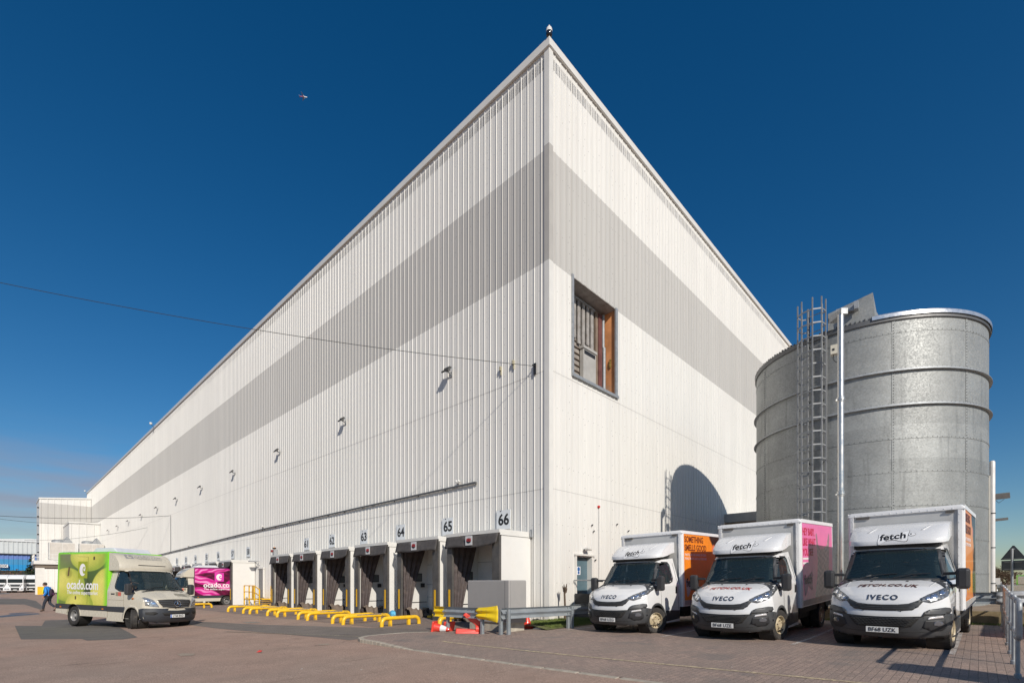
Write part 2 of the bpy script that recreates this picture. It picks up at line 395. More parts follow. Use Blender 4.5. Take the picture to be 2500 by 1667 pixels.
# kerb round the corner of the bay, dropping to flush on the right
def kerb():
    pts = [(-14, 6.56), (-6, 6.56), (0, 6.56), (4, 6.56), (7, 6.56), (9.4, 6.56), (10.2, 6.56), (11.0, 6.56), (11.6, 6.57), (11.98, 6.72), (12.24, 7.08), (12.2, 7.6), (12.05, 8.6), (11.9, 9.7)]
    m = MB()
    for (a, b), (c, d) in zip(pts, pts[1:]):
        for k in range(4):
            t0, t1 = k / 4, (k + 1) / 4 - .015
            l0, r0, l1, r1 = a + (c - a) * t0, b + (d - b) * t0, a + (c - a) * t1, b + (d - b) * t1
            z0, z1 = gz(l0, r0) + bayz(l0, r0) + .004, gz(l1, r1) + bayz(l1, r1) + .004
            m.bar((r0, l0, z0 - .06), (r1, l1, z1 - .06), .13, .12)
    o = m.build('kerb', mat('kerb_concrete', (.40, .35, .28), .85, var=.2, vs=6, bump=.4), rot=(0, 0, AZ), bevel=.01); st(o)
kerb()
def line(name, pts, w, m, dz=.02):
    poly = []; n = len(pts)
    for sgn in (1, -1):
        rng = range(n) if sgn > 0 else range(n - 1, -1, -1)
        for i in rng:
            a, b = pts[max(0, i - 1)], pts[min(n - 1, i + 1)]; d = Vector((b[0] - a[0], b[1] - a[1])).normalized()
            poly.append((pts[i][0] - d.y * w / 2 * sgn, pts[i][1] + d.x * w / 2 * sgn))
    o = sheet(name, poly, dz if callable(dz) else (lambda l, r: bayz(l, r) + dz - .009), m, .75); st(o)
def worn(name, c, under):
    t = NT(name); f = t.rng(t.noise(14, 5, rough=.8), .40, .56, 0, .85, True); t.col(t.mix(f, c, under)); t.rough(.75); return t.m
M_yline = worn('worn_yellow_line', (.66, .54, .32), (.25, .18, .145)); M_wline = worn('worn_white_line', (.62, .60, .56), (.25, .18, .145))
line('bay_line', [(9.9, 7.85), (3.4, 8.1), (-8, 8.5)], .10, M_yline, .014)
for k, l in enumerate((9.1, 6.0, 2.95, .35)):
    line('bay_line', [(l, 12.0), (l - .05, 18.4)], .09, M_wline, .014)
line('bay_line', [(17.9, 5.2), (12.9, 7.2)], .09, worn('worn_pale_line', (.42, .36, .24), (.14, .12, .11)), lambda l, r: .010)
# a scatter of fine debris: pale flecks and a red scrap
m = MB()
for i in range(70):
    l, r = random.uniform(-1, 26), random.uniform(3, 9.5); z = gz(l, r) + .014 + (bayz(l, r) if l < 12 and r > 6.6 else 0); a = random.uniform(0, 6); q = random.uniform(.008, .025)
    m.add([(r + q * math.cos(a + k * 1.57) * (1 if k % 2 else .5), l + q * math.sin(a + k * 1.57), z + (.006 if k == 1 else 0)) for k in range(4)], [(0, 1, 2, 3)])
tag(m.build('litter', mat('paper_scrap', (.55, .5, .45), .8), rot=(0, 0, AZ)), 'small pale scraps scattered over the yard', 'litter', kind='stuff')

# ================================================================ WAREHOUSE
TOP = 20.93; FR = empty('warehouse', P(L0, R0), AZ)   # local: x into the building, y along the dock wall, z up
tag(FR, 'huge white ribbed metal warehouse with a grey band, seen on its corner', 'warehouse')
WL = 129.2; WR = 62.0               # lengths of dock wall and end wall
PROF = [(0, 0), (.085, 0), (.090, .004), (.110, .004), (.115, 0), (.165, 0), (.170, .004), (.190, .004), (.195, 0), (.262, 0), (.272, .023), (.300, .023), (.316, 0)]
def ribbed(m, axis, a0, a1, z0, z1, off=0., phase=0.):
    per = .3333; pts = [(a0, 0)]; k = math.floor((a0 - phase) / per)
    while True:
        done = False
        for d, h in PROF:
            a = phase + k * per + d
            if a <= a0: continue
            if a >= a1: done = True; break
            pts.append((a, h))
        if done: break
        k += 1
    pts.append((a1, 0)); vs = []
    for a, h in pts:
        o = -(h + off)
        for z in (z0, z1): vs.append((o, a, z) if axis == 'L' else (a, o, z))
    m.add(vs, [(2 * i, 2 * i + 2, 2 * i + 3, 2 * i + 1) for i in range(len(pts) - 1)])
cW = (.715, .70, .662); cG = (.495, .48, .452)
M_WL, M_GL = cladding('white_cladding_dock_wall', cW, 1), cladding('grey_cladding_dock_wall', cG, 1)
M_WR, M_GR = cladding('white_cladding_end_wall', cW, 0), cladding('grey_cladding_end_wall', cG, 0)
B0, B1 = 13.05, 17.10
mL, mG = MB(), MB()
for z0, z1, o in ((-.6, 4.89, 0), (4.88, 9.14, .006), (9.13, B0, .012), (B1, TOP - .2, .0)): ribbed(mL, 'L', .17, WL, z0, z1, o, .06)
ribbed(mG, 'L', .17, WL, B0, B1, .004, .06)
mL.build('dock_wall', M_WL, FR, fix=False); mG.build('dock_wall_band', M_GL, FR, fix=False)
# end wall, split around the louvre opening and the door
OP = (15.01 - R0, 18.16 - R0, 9.45, 13.06); DR = (15.30 - R0, 16.30 - R0, .35, 2.48)
mL, mG = MB(), MB()
def endcells(m, z0, z1, off):
    cuts = [.17, DR[0], OP[0], DR[1], OP[1], WR]; cuts.sort()
    for a, b in zip(cuts, cuts[1:]):
        segs = [(z0, z1)]
        for h in ((OP), (DR)):
            if a >= h[0] - 1e-6 and b <= h[1] + 1e-6:
                ns = []
                for s0, s1 in segs:
                    if h[3] <= s0 or h[2] >= s1: ns.append((s0, s1)); continue
                    if h[2] > s0: ns.append((s0, h[2]))
                    if h[3] < s1: ns.append((h[3], s1))
                segs = ns
        for s0, s1 in segs: ribbed(m, 'R', a, b, s0, s1, off, .05)
for z0, z1, o in ((-.6, 4.89, 0), (4.88, 9.14, .006), (9.13, B0, .012), (B1, TOP - .2, .0)): endcells(mL, z0, z1, o)
endcells(mG, B0, B1, .004)
mL.build('end_wall', M_WR, FR, fix=False); mG.build('end_wall_band', M_GR, FR, fix=False)
m = MB(); m.box(.0, WR, .0, WL, TOP - .9, TOP - .5); m.build('roof', mat('roof_sheet', (.5, .5, .5), .5), FR)
M_trim = mat('white_flashing', (.70, .685, .645), .35, var=.04, vs=2)
M_trimg = mat('grey_flashing', (.455, .435, .40), .35, var=.05, vs=2)
for nm, z0, z1, mm in (('corner_flashing', -.6, B0, M_trim), ('corner_flashing', B0, B1 + .12, M_trimg), ('corner_flashing', B1 + .12, TOP - .15, M_trim)):
    m = MB(); m.box(-.045, -.02, -.045, .185, z0, z1); m.box(-.0195, .185, -.045, -.02, z0, z1)
    for k in range(int((z1 - z0) / .75)):
        z = z0 + .4 + k * .75
        m.box(-.049, -.0455, .145, .162, z, z + .017); m.box(.145, .162, -.049, -.0455, z, z + .017)
    m.build(nm, mm, FR)
m = MB(); m.box(-.10, .12, -.10, WL, TOP - .27, TOP); m.box(.1205, WR, -.10, .12, TOP - .27, TOP)
m.box(-.10, -.04, -.1, WL, TOP - .285, TOP - .2705); m.box(-.04, WR, -.08, -.04, TOP - .285, TOP - .2705)
m.build('parapet_coping', M_trim, FR)
m = MB(); m.box(WR - .1, WR, 0, WL, -.6, TOP - .3); m.box(0, WR - .11, WL - .1, WL, -.6, TOP - .3); m.build('rear_wall', M_trim, FR)
# ---- louvre opening high on the end wall
def opening():
    o = empty('wall_opening', (0, 0, 0)); o.parent = FR
    x0, x1, z0, z1 = OP; d = .66
    Mb = mat('weathered_board', (.33, .31, .29), .7, var=.25, vs=6, dirt=(.12, .10, .08, .8), ds=3)
    Mo = mat('rusty_orange_board', (.58, .25, .10), .65, var=.3, vs=1.6, dirt=(.38, .28, .20, .9), ds=1.1)
    m = MB(); m.box(x0 - .06, x1 + .06, d, d + .05, z0 - .05, z1 + .05); m.build('back_panel', mat('opening_back', (.30, .27, .24), .7, var=.15, dirt=(.16, .13, .1, .8)), o)
    m = MB(); m.box(x0, x1, -.02, d, z1, z1 + .04); m.build('soffit', Mb, o)
    m = MB(); m.box(x1, x1 + .04, -.0, d, z0, z1); m.build('side_board', Mo, o)
    m = MB(); m.box(x0 - .04, x0, -.0, d, z0, z1); m.box(x0, x1, 0, d, z0 - .04, z0); m.build('reveal', Mb, o)
    m = MB()
    m.box(x0 - .03, x0 + .08, -.07, 0, z0 - .05, z1 + .08); m.box(x1 - .1, x1 + .05, -.07, 0, z0 - .02, z1 + .04)
    m.box(x0 - .03, x1 + .08, -.11, -.005, z0 - .16, z0 - .052); m.build('frame', M_galv, o)
    m = MB()
    for k in range(5):
        x = x0 + .88 + k * .31; m.box(x, x + .18, d - .1, d - .05, z1 - 1.75 - .14 * (k % 3), z1 - .12)
    m.build('plank', Mb, o)
    m = MB(); m.box(x0, x1 - .75, d - .13, d - .02, z1 - .16, z1 - .09); m.build('lintel_strip', M_galv, o)
    m = MB()
    for k in range(9): m.box(x0 + .8, x0 + 2.42, d - .045, d - .005, z0 + .1 + k * .24, z0 + .14 + k * .24)
    m.build('batten', mat('dark_timber', (.10, .07, .05), .8), o)
    m = MB()
    for k in range(17): m.box(x0 + .8, x0 + 2.42, d - .046, d - .0045, z1 - 1.65 + k * .09, z1 - 1.60 + k * .09)
    m.build('louvre_slats', mat('dark_louvre', (.05, .045, .04), .6), o)
    m = MB(); m.box(x0 + 1.40, x0 + 2.30, d - .22, d - .05, z0 + .02, z0 + 1.55); m.box(x0 + 1.36, x0 + 2.34, d - .26, d - .05, z0 + 1.551, z0 + 1.66); m.build('vent_hood', mat('vent_grey', (.40, .385, .36), .55, var=.1), o)
    m = MB(); m.box(x0 + 1.46, x0 + 2.24, d - .225, d - .2205, z0 + 1.34, z0 + 1.50); m.build('hood_slot', M_dark, o)
    m = MB(); m.box(x0 + 2.60, x0 + 2.86, d - .16, d - .01, z0, z1 - .17); m.build('red_post', mat('red_oxide', (.13, .05, .045), .55, var=.2), o)
    MB().box(x0 + 2.43, x0 + 2.595, d - .12, d - .01, z0, z1 - .17).build('brown_post', mat('brown_board', (.20, .15, .11), .7, var=.2), o)
    m = MB(); m.tube([(x1 - .14, d - .16, z0), (x1 - .14, d - .16, z1 - 1.5)], .07, 10); m.tube([(x1 - .16, d - .13, z1 - 1.5), (x1 - .16, d - .13, z1 - .1)], .06, 10); m.build('pipe', M_galv, o)
    m = MB()
    for k in range(7): m.ball((x1 - .03, .25 + .05 * random.random(), z0 + 1.25 + .05 * k), .035 + .03 * random.random(), 6, sz=(.6, 1.2, 1))
    m.build('dangling_fitting', mat('brass_debris', (.25, .16, .04), .5), o)
opening()
# ---- personnel door in the end wall
def end_door():
    o = empty('door', (0, 0, 0)); o.parent = FR; x0, x1, z0, z1 = DR
    m = MB(); m.box(x0 - .1, x0, -.05, .25, z0, z1 + .05); m.box(x1, x1 + .12, -.05, .25, z0, z1 + .05); m.box(x0 - .14, x1 + .2, -.09, .25, z1 + .05, z1 + .12)
    m.build('door_frame', M_trim, o)
    m = MB(); m.box(x0, x1, .18, .22, z0, z1 + .05); m.build('door_leaf', mat('blue_grey_door', (.10, .165, .20), .35, coat=.2, var=.06), o)
    m = MB(); m.box(x0 + .30, x0 + .53, .172, .179, z1 - .68, z1 - .36); s = m.build('safety_sign', mat('sign_white', (.8, .82, .85), .4), o)
    m = MB(); m.lathe([(0, .1695), (.085, .1695), (.085, .1715)], 16, ax='y', M=Matrix.Translation((x0 + .415, 0, z1 - .46)))
    m.lathe([(0, .1695), (.06, .1695), (.06, .1715)], 16, ax='y', M=Matrix.Translation((x0 + .415, 0, z1 - .60))); m.build('sign_symbol', mat('sign_blue', (.02, .12, .38), .4), s)
end_door()
def tagm(o, *a): return tag(o, *a)
# black and grey landing in front of the door
t = empty('door_landing', P(L0, 15.0), AZ); tag(t, 'dark railed landing below the blue door of the end wall', 'landing')
m = MB(); m.box(.1, 3.0, -1.05, -.02, -.2, .52); m.build('platform', mat('dark_steel_deck', (.07, .07, .075), .6, var=.2), t)
m = MB()
for x in (.12, 1.55, 2.95):
    m.tube([(x, -1.0, .5), (x, -1.0, 1.58)], .022, 8)
m.tube([(.12, -1.0, 1.58), (2.95, -1.0, 1.58)], .024, 8); m.tube([(.12, -1.0, 1.58), (.12, -.05, 1.58)], .024, 8); m.tube([(.12, -1.0, 1.12), (2.95, -1.0, 1.12)], .02, 8); m.build('handrail', M_galv, t)
m = MB(); m.box(.16, 2.9, -1.02, -1.005, .53, 1.08); m.box(.16, .18, -.99, -.05, .53, 1.08); m.build('infill_panel', mat('black_mesh', (.03, .03, .032), .6), t)
# ---- wall lamp, alarm sounder and cable above the end-wall door
t = empty('wall_lamp', P(L0, *onl(1425, 1342, L0)), AZ); tag(t, 'small white lamp over the blue door', 'lamp')
m = MB(); m.box(-.12, .16, -.30, -.14, .01, .07); m.build('housing', M_trim, t); m = MB(); m.box(-.10, .14, -.28, -.16, -.03, .01); m.build('diffuser', mat('lamp_glass', (.4, .38, .34), .2), t); m = MB(); m.bar((0, -.15, .03), (0, .0, .0), .05); m.build('bracket', M_dark, t)
rr, zz = onl(1460, 1237, L0)
t = empty('alarm_sounder', P(L0, rr, zz), AZ); tag(t, 'red alarm sounder on the end wall above a thin conduit', 'alarm')
m = MB(); m.lathe([(0, -.08), (.04, -.08), (.06, -.05), (.06, -.01), (0, -.01)], 14, ax='y'); m.build('sounder', mat('alarm_red', (.5, .02, .015), .4), t)
m = MB(); m.tube([(0, -.045, -.1), (0, -.045, -3.2)], .009, 6); m.build('conduit', M_grey, t)
for k, (u, v) in enumerate(((1443, 1282), (1447, 1297), (1532, 1296), (1451, 1367), (1504, 1280))):
    rr, zz = onl(u, v, L0); t = tag(MB().box(-.025, .025, -.07, -.03, -.03, .02).box(-.01, .01, -.10, -.06, .0, .04).build('wall_bracket', M_dark, loc=P(L0, rr, zz), rot=(0, 0, AZ), bevel=.004), 'tiny dark bracket fixed to the white end wall', 'bracket', 'small brackets on the end wall')

# ---- CCTV dome on the very corner
t = empty('security_camera', P(L0 - .06, R0 - .06, TOP), AZ); t.scale = (.58, .58, .62); tag(t, 'white and black dome camera on the corner peak of the warehouse', 'security camera')
m = MB(); m.tube([(.1, .1, -.1), (0, 0, .05), (0, 0, .3)], .05, 8); m.build('bracket', M_dark, t)
m = MB(); m.lathe([(0, .30), (.13, .30), (.185, .27), (.20, .17), (.17, .08), (.08, .03), (0, .02)], 20); m.build('dome', mat('smoked_dome', (.02, .02, .022), .08, coat=.6), t, smooth=True)
m = MB(); m.lathe([(.19, .28), (.195, .42), (.16, .50), (.09, .53), (.05, .54), (0, .54)], 20); m.build('housing', M_white, t, smooth=True)
m = MB(); m.lathe([(.03, .54), (.03, .60), (.05, .62), (.05, .67), (.02, .70), (0, .70)], 12); m.build('finial', M_white, t, smooth=True)
for (l, nm) in ((onr(379, 1036, R0)[0], 'white camera on the roof edge halfway along the dock wall'), (139.0, 'small white camera at the far end of the roof edge')):
    t = empty('security_camera', P(l, R0, TOP), AZ); tag(t, nm, 'security camera')
    t.scale = (.6, .6, .6); m = MB(); m.bar((-.1, 0, -.4), (-.7, 0, .1), .06); m.build('arm', M_dark, t); m = MB(); m.lathe([(0, .1), (.2, .14), (.26, .3), (.24, .5), (0, .55)], 14, M=Matrix.Translation((-.75, 0, 0))); m.build('housing', M_white, t, smooth=True)

# ---- floodlights along the dock wall
def floodlight(l):
    t = empty('floodlight', P(l, R0, 10.5), AZ)
    m = MB(); m.box(-.09, -.04, -.11, .11, -.12, .12); m.bar((-.06, 0, 0), (-.46, .02, .10), .055); m.bar((-.40, -.17, .12), (-.40, .17, .12), .04); m.build('bracket', M_galv, t)
    Rm = Matrix.Translation((-.52, 0, .17)) @ Matrix.Rotation(R(-26), 4, 'Y')
    m = MB(); m.box(-.27, .15, -.26, .26, -.045, .045, M=Rm); m.box(-.05, .14, -.19, .19, .046, .10, M=Rm); m.build('lamp_body', mat('floodlight_body', (.07, .07, .068), .5), t)
    m = MB(); m.box(-.24, .12, -.23, .23, -.052, -.046, M=Rm); m.build('lens', mat('floodlight_lens', (.30, .28, .24), .25), t)
    t.scale = (.52, .85, .85)
    return t
FL = [16.6 + 9.32 * k for k in range(11)]
names = ['nearest the corner, below the grey band', 'second from the corner', 'third from the corner', 'fourth from the corner', 'fifth from the corner', 'sixth from the corner', 'seventh from the corner', 'eighth from the corner', 'ninth from the corner', 'tenth from the corner', 'farthest from the corner']
f0 = floodlight(FL[0])
for k, l in enumerate(FL):
    t = f0 if k == 0 else copy_tree(f0)
    t.location = P(l, R0, 10.52 - .012 * k); tag(t, 'floodlight high on the dock wall, ' + names[k], 'floodlight', 'floodlights along the dock wall')

# ---- dark conduit rail on the dock wall with small twin fittings
m = MB(); pts = [(14.98, 5.60), (24, 5.54), (38.4, 5.42), (52, 5.18), (66.8, 4.90), (90, 4.5), (112, 4.2)]
for (a, za), (b, zb_) in zip(pts, pts[1:]):
    m.bar((-.085, a - L0, za), (-.085, b - L0, zb_), .05, .08)
    k = a
    while k < b:
        z = za + (zb_ - za) * (k - a) / (b - a); m.box(-.075, -.036, k - L0 - .03, k - L0 + .03, z - .08, z + .03); k += 2
tag(m.build('conduit_rail', mat('dark_rail', (.10, .10, .10), .5), loc=P(L0, R0), rot=(0, 0, AZ)), 'long dark rail running low across the ribbed dock wall', 'rail')
for k, (u, nm) in enumerate(((1118, 'nearest'), (641, 'middle'), (460, 'farthest'))):
    l = onr(u, 1200, R0 - .11)[0]; z = interp(l, pts) + .06
    t = empty('twin_fitting', P(l, R0 - .11, z), AZ); tag(t, 'small white twin spotlight on the long rail, %s of the three' % nm, 'spotlight', 'twin spotlights on the rail')
    m = MB(); m.bar((0, 0, 0), (-.02, 0, .10), .04); m.build('stem', M_dark, t)
    for s in (-1, 1):
        m = MB(); m.lathe([(0, 0), (.05, 0), (.06, .12), (.0, .14)], 10, M=Matrix.Translation((-.02, 0, .08)) @ Matrix.Rotation(R(50 * s), 4, 'X')); m.build('spot', M_trim, t)
for u, v in ((1221, 905), (1252, 890)):
    l, z = onr(u, v, R0 - .1); tag(MB().box(-.07, -.02, -.03, .03, -.16, .18).lathe([(.03, .0), (.05, .04), (.03, .08), (.05, .12), (.02, .18)], 10, M=Matrix.Translation((-.10, 0, 0))).build('insulator', mat('insulator_olive', (.38, .35, .25), .5), loc=P(l, R0, z), rot=(0, 0, AZ)), 'small pale insulator beside the cable end near the corner', 'insulator', 'insulators near the cable end')
# ---- overhead cables
def cable(name, a, b, sag, rad, label, n=28):
    pts = [a.lerp(b, k / n) - Vector((0, 0, sag * 4 * (k / n) * (1 - k / n))) for k in range(n + 1)]
    tag(MB().tube(pts, rad, 6).build(name, mat('cable_black', (.03, .03, .03), .5)), label, 'cable')
l, z = onr(1302, 893, R0 - .15); E0 = P(l, R0 - .15, z)
d = ray(-260, 634); cable('overhead_cable', Vector((0, 0, 1.5)) + d * 15.5, E0, .34, .009, 'black cable sagging from the upper left sky to the warehouse corner')
t = empty('cable_bracket', P(l, R0, z), AZ); tag(t, 'small dark cable hook at the warehouse corner', 'bracket')
MB().box(-.09, -.04, -.05, .05, -.28, .12).bar((-.06, 0, .05), (-.2, 0, .02), .035).build('hook_plate', M_dark, t)
l2, z2 = 65.97, 9.0
d = ray(-60, 1255); cable('overhead_cable', Vector((0, 0, 1.5)) + d * 47, P(l2, R0 - .15, z2), .35, .024, 'upper of two thin cables crossing to the far dock wall')
d = ray(-60, 1258); cable('overhead_cable', Vector((0, 0, 1.5)) + d * 47, P(120, R0 - .15, 13.0), .6, .02, 'lower of two thin cables, crossing the far white block')
d = ray(60, 1318); cable('overhead_cable', Vector((0, 0, 1.5)) + d * 80, P(78, R0 - .12, 8.6), .5, .018, 'faint thin cable in front of the far rooftop units')
tag(MB().tube([P(l2, R0 - .09, 9.1), P(l2, R0 - .09, 4.9)], .014, 6).build('drop_cable', mat('cable_black', (.03,) * 3)), 'vertical cable dropping down the far dock wall', 'cable')

# ---- loading docks
M_dpost = mat('dock_grey_steel', (.085, .08, .076), .6, var=.2, vs=4, dirt=(.16, .14, .12, .4))
M_fab = mat('dock_seal_fabric', (.075, .068, .066), .85, var=.25, vs=5, dirt=(.15, .12, .10, .5), ds=2)
M_cur = mat('curtain_fabric', (.080, .062, .060), .75, var=.3, vs=5, dirt=(.17, .13, .105, .6), ds=2)
M_dwh = mat('dock_white_panel', (.73, .715, .68), .4, var=.03, vs=1.5, dirt=(.55, .50, .42, .18), ds=1.5)
M_door = mat('dock_door_white', (.72, .71, .68), .45, var=.05)
M_num = mat('number_black', (.02, .02, .02), .5, var=.02); M_plate = mat('sign_plate', (.72, .74, .75), .4, var=.04)
M_ref = mat('reflective_yellow', (.80, .45, .01), .35, var=.05)
def dock(seed=0, right_gap=True, curtain=.42, light=True):
    rnd = random.Random(seed)
    t = empty('loading_dock', (0, 0, 0), AZ)          # x: -1.68 front .. 0 wall; y: +left; z from the yard
    D, H, w = 1.68, 3.24, 1.425; rear = -.05
    m = MB(); m.box(-D + .10, rear, -w, -w + .07, -.15, H); m.build('side_panel', M_dwh, t)
    m = MB(); m.box(-D + .10, rear, w - .07, w, -.15, H); m.build('side_panel', M_dwh, t)
    m = MB(); m.box(-D + .02, rear, -w - .01, w + .01, H, H + .05); m.box(-D - .03, -D + .018, -w - .03, w + .03, H - .02, H + .10); m.box(-D + .02, rear, -w - .03, -w - .0105, H - .10, H + .10); m.build('canopy_roof', M_trim, t)
    for s, wd in ((-1, .36), (1, .30)):
        y0, y1 = sorted((s * w, s * (w - wd)))
        m = MB(); m.box(-D, -D + .09, y0, y1, -.2, H - .05); p = m.build('front_post', M_dpost, t)
        m = MB(); yc = s * (w - wd + .16); m.box(-D - .012, -D - .002, yc - .05, yc + .05, .38, 1.22); m.build('reflector', M_ref, p)
    # hanging front valance with a soft lower edge
    k0 = rnd.random()
    def val(a, b):
        y = -w + .01 + (2 * w - .02) * a; sag = .02 * math.sin(a * 9 + k0 * 6) + (.10 * max(0, (.12 - a) / .12) if seed % 3 == 1 else 0)
        return (-D - .02 - .12 * b - .02 * math.sin(a * 7 + 2 * b + k0 * 9), y, H - .03 - b * (.43 - sag))
    m = MB().grid(val, 26, 5); va = m.build('valance', M_fab, t, smooth=True)
    so = va.modifiers.new('solid', 'SOLIDIFY'); so.thickness = .012
    m = MB(); m.box(-D - .165, -D - .155, -.20, .17, H - .40, H - .06); lg = m.build('maker_plate', mat('seal_logo_plate', (.62, .62, .62), .5), t)
    m = MB(); Mx = Matrix.Translation((0, -.015, H - .235)); m.lathe([(0, -D - .172), (.13, -D - .172), (.13, -D - .166)], 20, ax='x', M=Mx @ Matrix.Diagonal((1, 1, .72, 1))); m.build('plate_oval', M_black, lg)
    text('FDS', .15, mat('logo_red', (.55, .05, .05), .5), lg, frame((-D - .176, -.015, H - .215), (0, -1, 0), (0, 0, 1)), bold=.004, shear=.2, ext=.001)
    # back: dock door leaf with window, upper part open (dark)
    m = MB(); m.box(-.14, -.10, -w + .07, w - .07, .30, 3.1); dl = m.build('dock_door', M_door, t)
    m = MB()
    for z in (.85, 1.42, 2.3): m.box(-.146, -.1405, -w + .07, w - .07, z, z + .02)
    m.build('panel_joint', M_grey, dl)
    MB().box(-D + .80, -D + 1.24, w - .10, w - .0705, 1.56, 1.92).build('wall_window', M_dark, t)
    MB().box(-D + .84, -D + 1.20, w - .104, w - .1005, 1.60, 1.88).build('wall_window_pane', mat('dock_window', (.12, .13, .13), .15), t)
    MB().box(-D + .55, -D + 1.5, w - .095, w - .0705, .62, .645).build('wall_rail', M_dark, t); MB().box(-D + 1.16, -D + 1.3, w - .22, w - .10, 1.30, 1.48).build('control_box', M_dark, t)
    m = MB(); m.box(-.165, -.141, -1.15, -.30, 1.50, 1.86); wf = m.build('window_frame', M_dark, dl)
    m = MB(); m.box(-.172, -.1655, -1.10, -.35, 1.54, 1.82); m.build('window_pane', mat('dock_window', (.12, .13, .13), .15), wf)
    m = MB(); m.box(-.5, -.05, -w + .07, w - .07, -.2, .295); m.build('leveller_lip', mat('dock_plinth', (.20, .13, .08), .8, var=.3, vs=4), t)
    MB().box(-.60, -.505, -w + .25, -w + .6, .0, .40).build('bumper', M_dark, t); MB().box(-.60, -.505, w - .7, w - .35, .0, .40).build('bumper', M_dark, t)
    # left curtain: gathered cloth swept down and sideways
    def cur(a, b):
        wd = .80 * (1 - b) ** 1.1 + .30 + .05 * math.sin(b * 5 + seed)
        x = -D + .22 + wd * a * (1.0 if b < .9 else 1 + (b - .9) * 3) - .10 * b
        y = w - .17 - .05 * a + .045 * math.sin(a * 22 + seed + 2.2 * b) * (.5 + b) - .10 * b
        z = H - .1 - (H - .14) * b + (.12 * (b > .97) * math.sin(a * 11)); return (x, y, z)
    m = MB().grid(cur, 46, 30); c = m.build('curtain', M_cur, t, smooth=True); so = c.modifiers.new('solid', 'SOLIDIFY'); so.thickness = .01
    def pile(a, b):                                    # the cloth bunched on the floor
        x = -D + .16 + a * 1.25; y = w - .10 - b * .75 + .06 * math.sin(a * 9 + seed)
        h = (.42 - .20 * a) * math.sin(math.pi * min(1, max(0, b))) ** .6 + .035 * math.sin(a * 26 + b * 9) + .03 * math.sin(b * 22 + seed + a * 4)
        return (x, y, max(-.04, h))
    m = MB().grid(pile, 34, 18); m.build('curtain_hem', mat('dirty_cloth', (.17, .13, .10), .9, var=.3, vs=6, dirt=(.08, .06, .05, .7), ds=3), t, smooth=True)
    def cr(a, b):
        return (-D + .2 + .7 * a, -w + .14 + .10 * math.sin(a * 14) * (.3 + b) + .10 * a, H - .1 - (H - .3) * b)
    m = MB().grid(cr, 24, 12); m.build('curtain', M_cur, t, smooth=True)
    m = MB()
    for y in (.2, -.35, -.75):
        m.box(-.92, -.70, y - .13, y + .13, -.04, .10)
    m.build('wheel_stop', M_yel, t, bevel=.03)
    m = MB(); m.box(-1.0, -.82, -w + .09, -w + .22, 1.2, 1.38); m.build('control_box', M_dark, t)
    return t
DN = {66: 13.42, 65: 16.83, 64: 20.44, 63: 23.92, 62: 27.55, 61: 30.96, 58: 41.40, 57: 45.07, 56: 48.9, 55: 52.4, 54: 56.1, 53: 59.6, 52: 63.3, 51: 66.9}
protos = [dock(1), dock(2), dock(3)]
for i, (n, l) in enumerate(DN.items()):
    t = protos[i] if i < 3 else copy_tree(protos[i % 3])
    t.location = P(l, R0, gz(l, 12) + .0)
    lab = 'white boxed loading dock with dark curtains below sign number %d' % n
    tag(t, lab, 'loading dock', 'loading docks along the dock wall')
    s = empty('number_sign', P(l - .03, R0 - .05, 3.56 - .0042 * max(0, l - 30)), AZ); tag(s, 'white plate with black dock number %d' % n, 'sign', 'dock number signs')
    MB().box(-.02, .0, -.375, .375, 0, .75).build('plate', M_plate, s)
    text(str(n), .60, M_num, s, frame((-.024, -.02, .36), (0, -1, 0), (0, 0, 1)), bold=.016, fitw=.58, ext=.002, name='number')
    MB().box(-.03, -.021, -.04, .04, -.06, -.03).box(-.03, -.021, .1, .17, .70, .73).build('fixing', M_dark, s)
# small junction at dock 66's right side
l, z = onr(1299, 1303, R0 - .06); tag(MB().box(-.08, -.0, -.05, .05, -.12, .16).tube([(-.12, -.0, .1), (-.12, 0, -.1)], .02, 8).build('pipe_bracket', M_grey, loc=P(l, R0 - .04, z), rot=(0, 0, AZ)), 'small grey bracket between the nearest dock and the corner', 'bracket')
# alarm beacon over dock 61
l, z = onr(667, 1343, R0 - .3); t = empty('signal_beacon', P(l, R0, z - .05), AZ); tag(t, 'orange and grey signal beacon above the dock left of sign 61', 'beacon')
MB().box(-.30, -.03, -.10, .10, -.28, .12).bar((-.05, 0, -.25), (-.3, 0, -.25), .3, .04).build('box', M_grey, t)
MB().lathe([(0, .14), (.07, .14), (.08, .26), (0, .30)], 12, M=Matrix.Translation((-.2, .05, 0))).build('lamp', mat('beacon_amber', (.75, .25, .02), .3), t)
MB().lathe([(0, -.32), (.08, -.32), (.09, -.44), (0, -.46)], 12, ax='x', M=Matrix.Translation((0, .03, 0))).build('horn', mat('beacon_red', (.25, .04, .04), .4), t)
MB().box(-.34, -.14, -.12, .02, .16, .24).build('camera_head', M_dark, t)

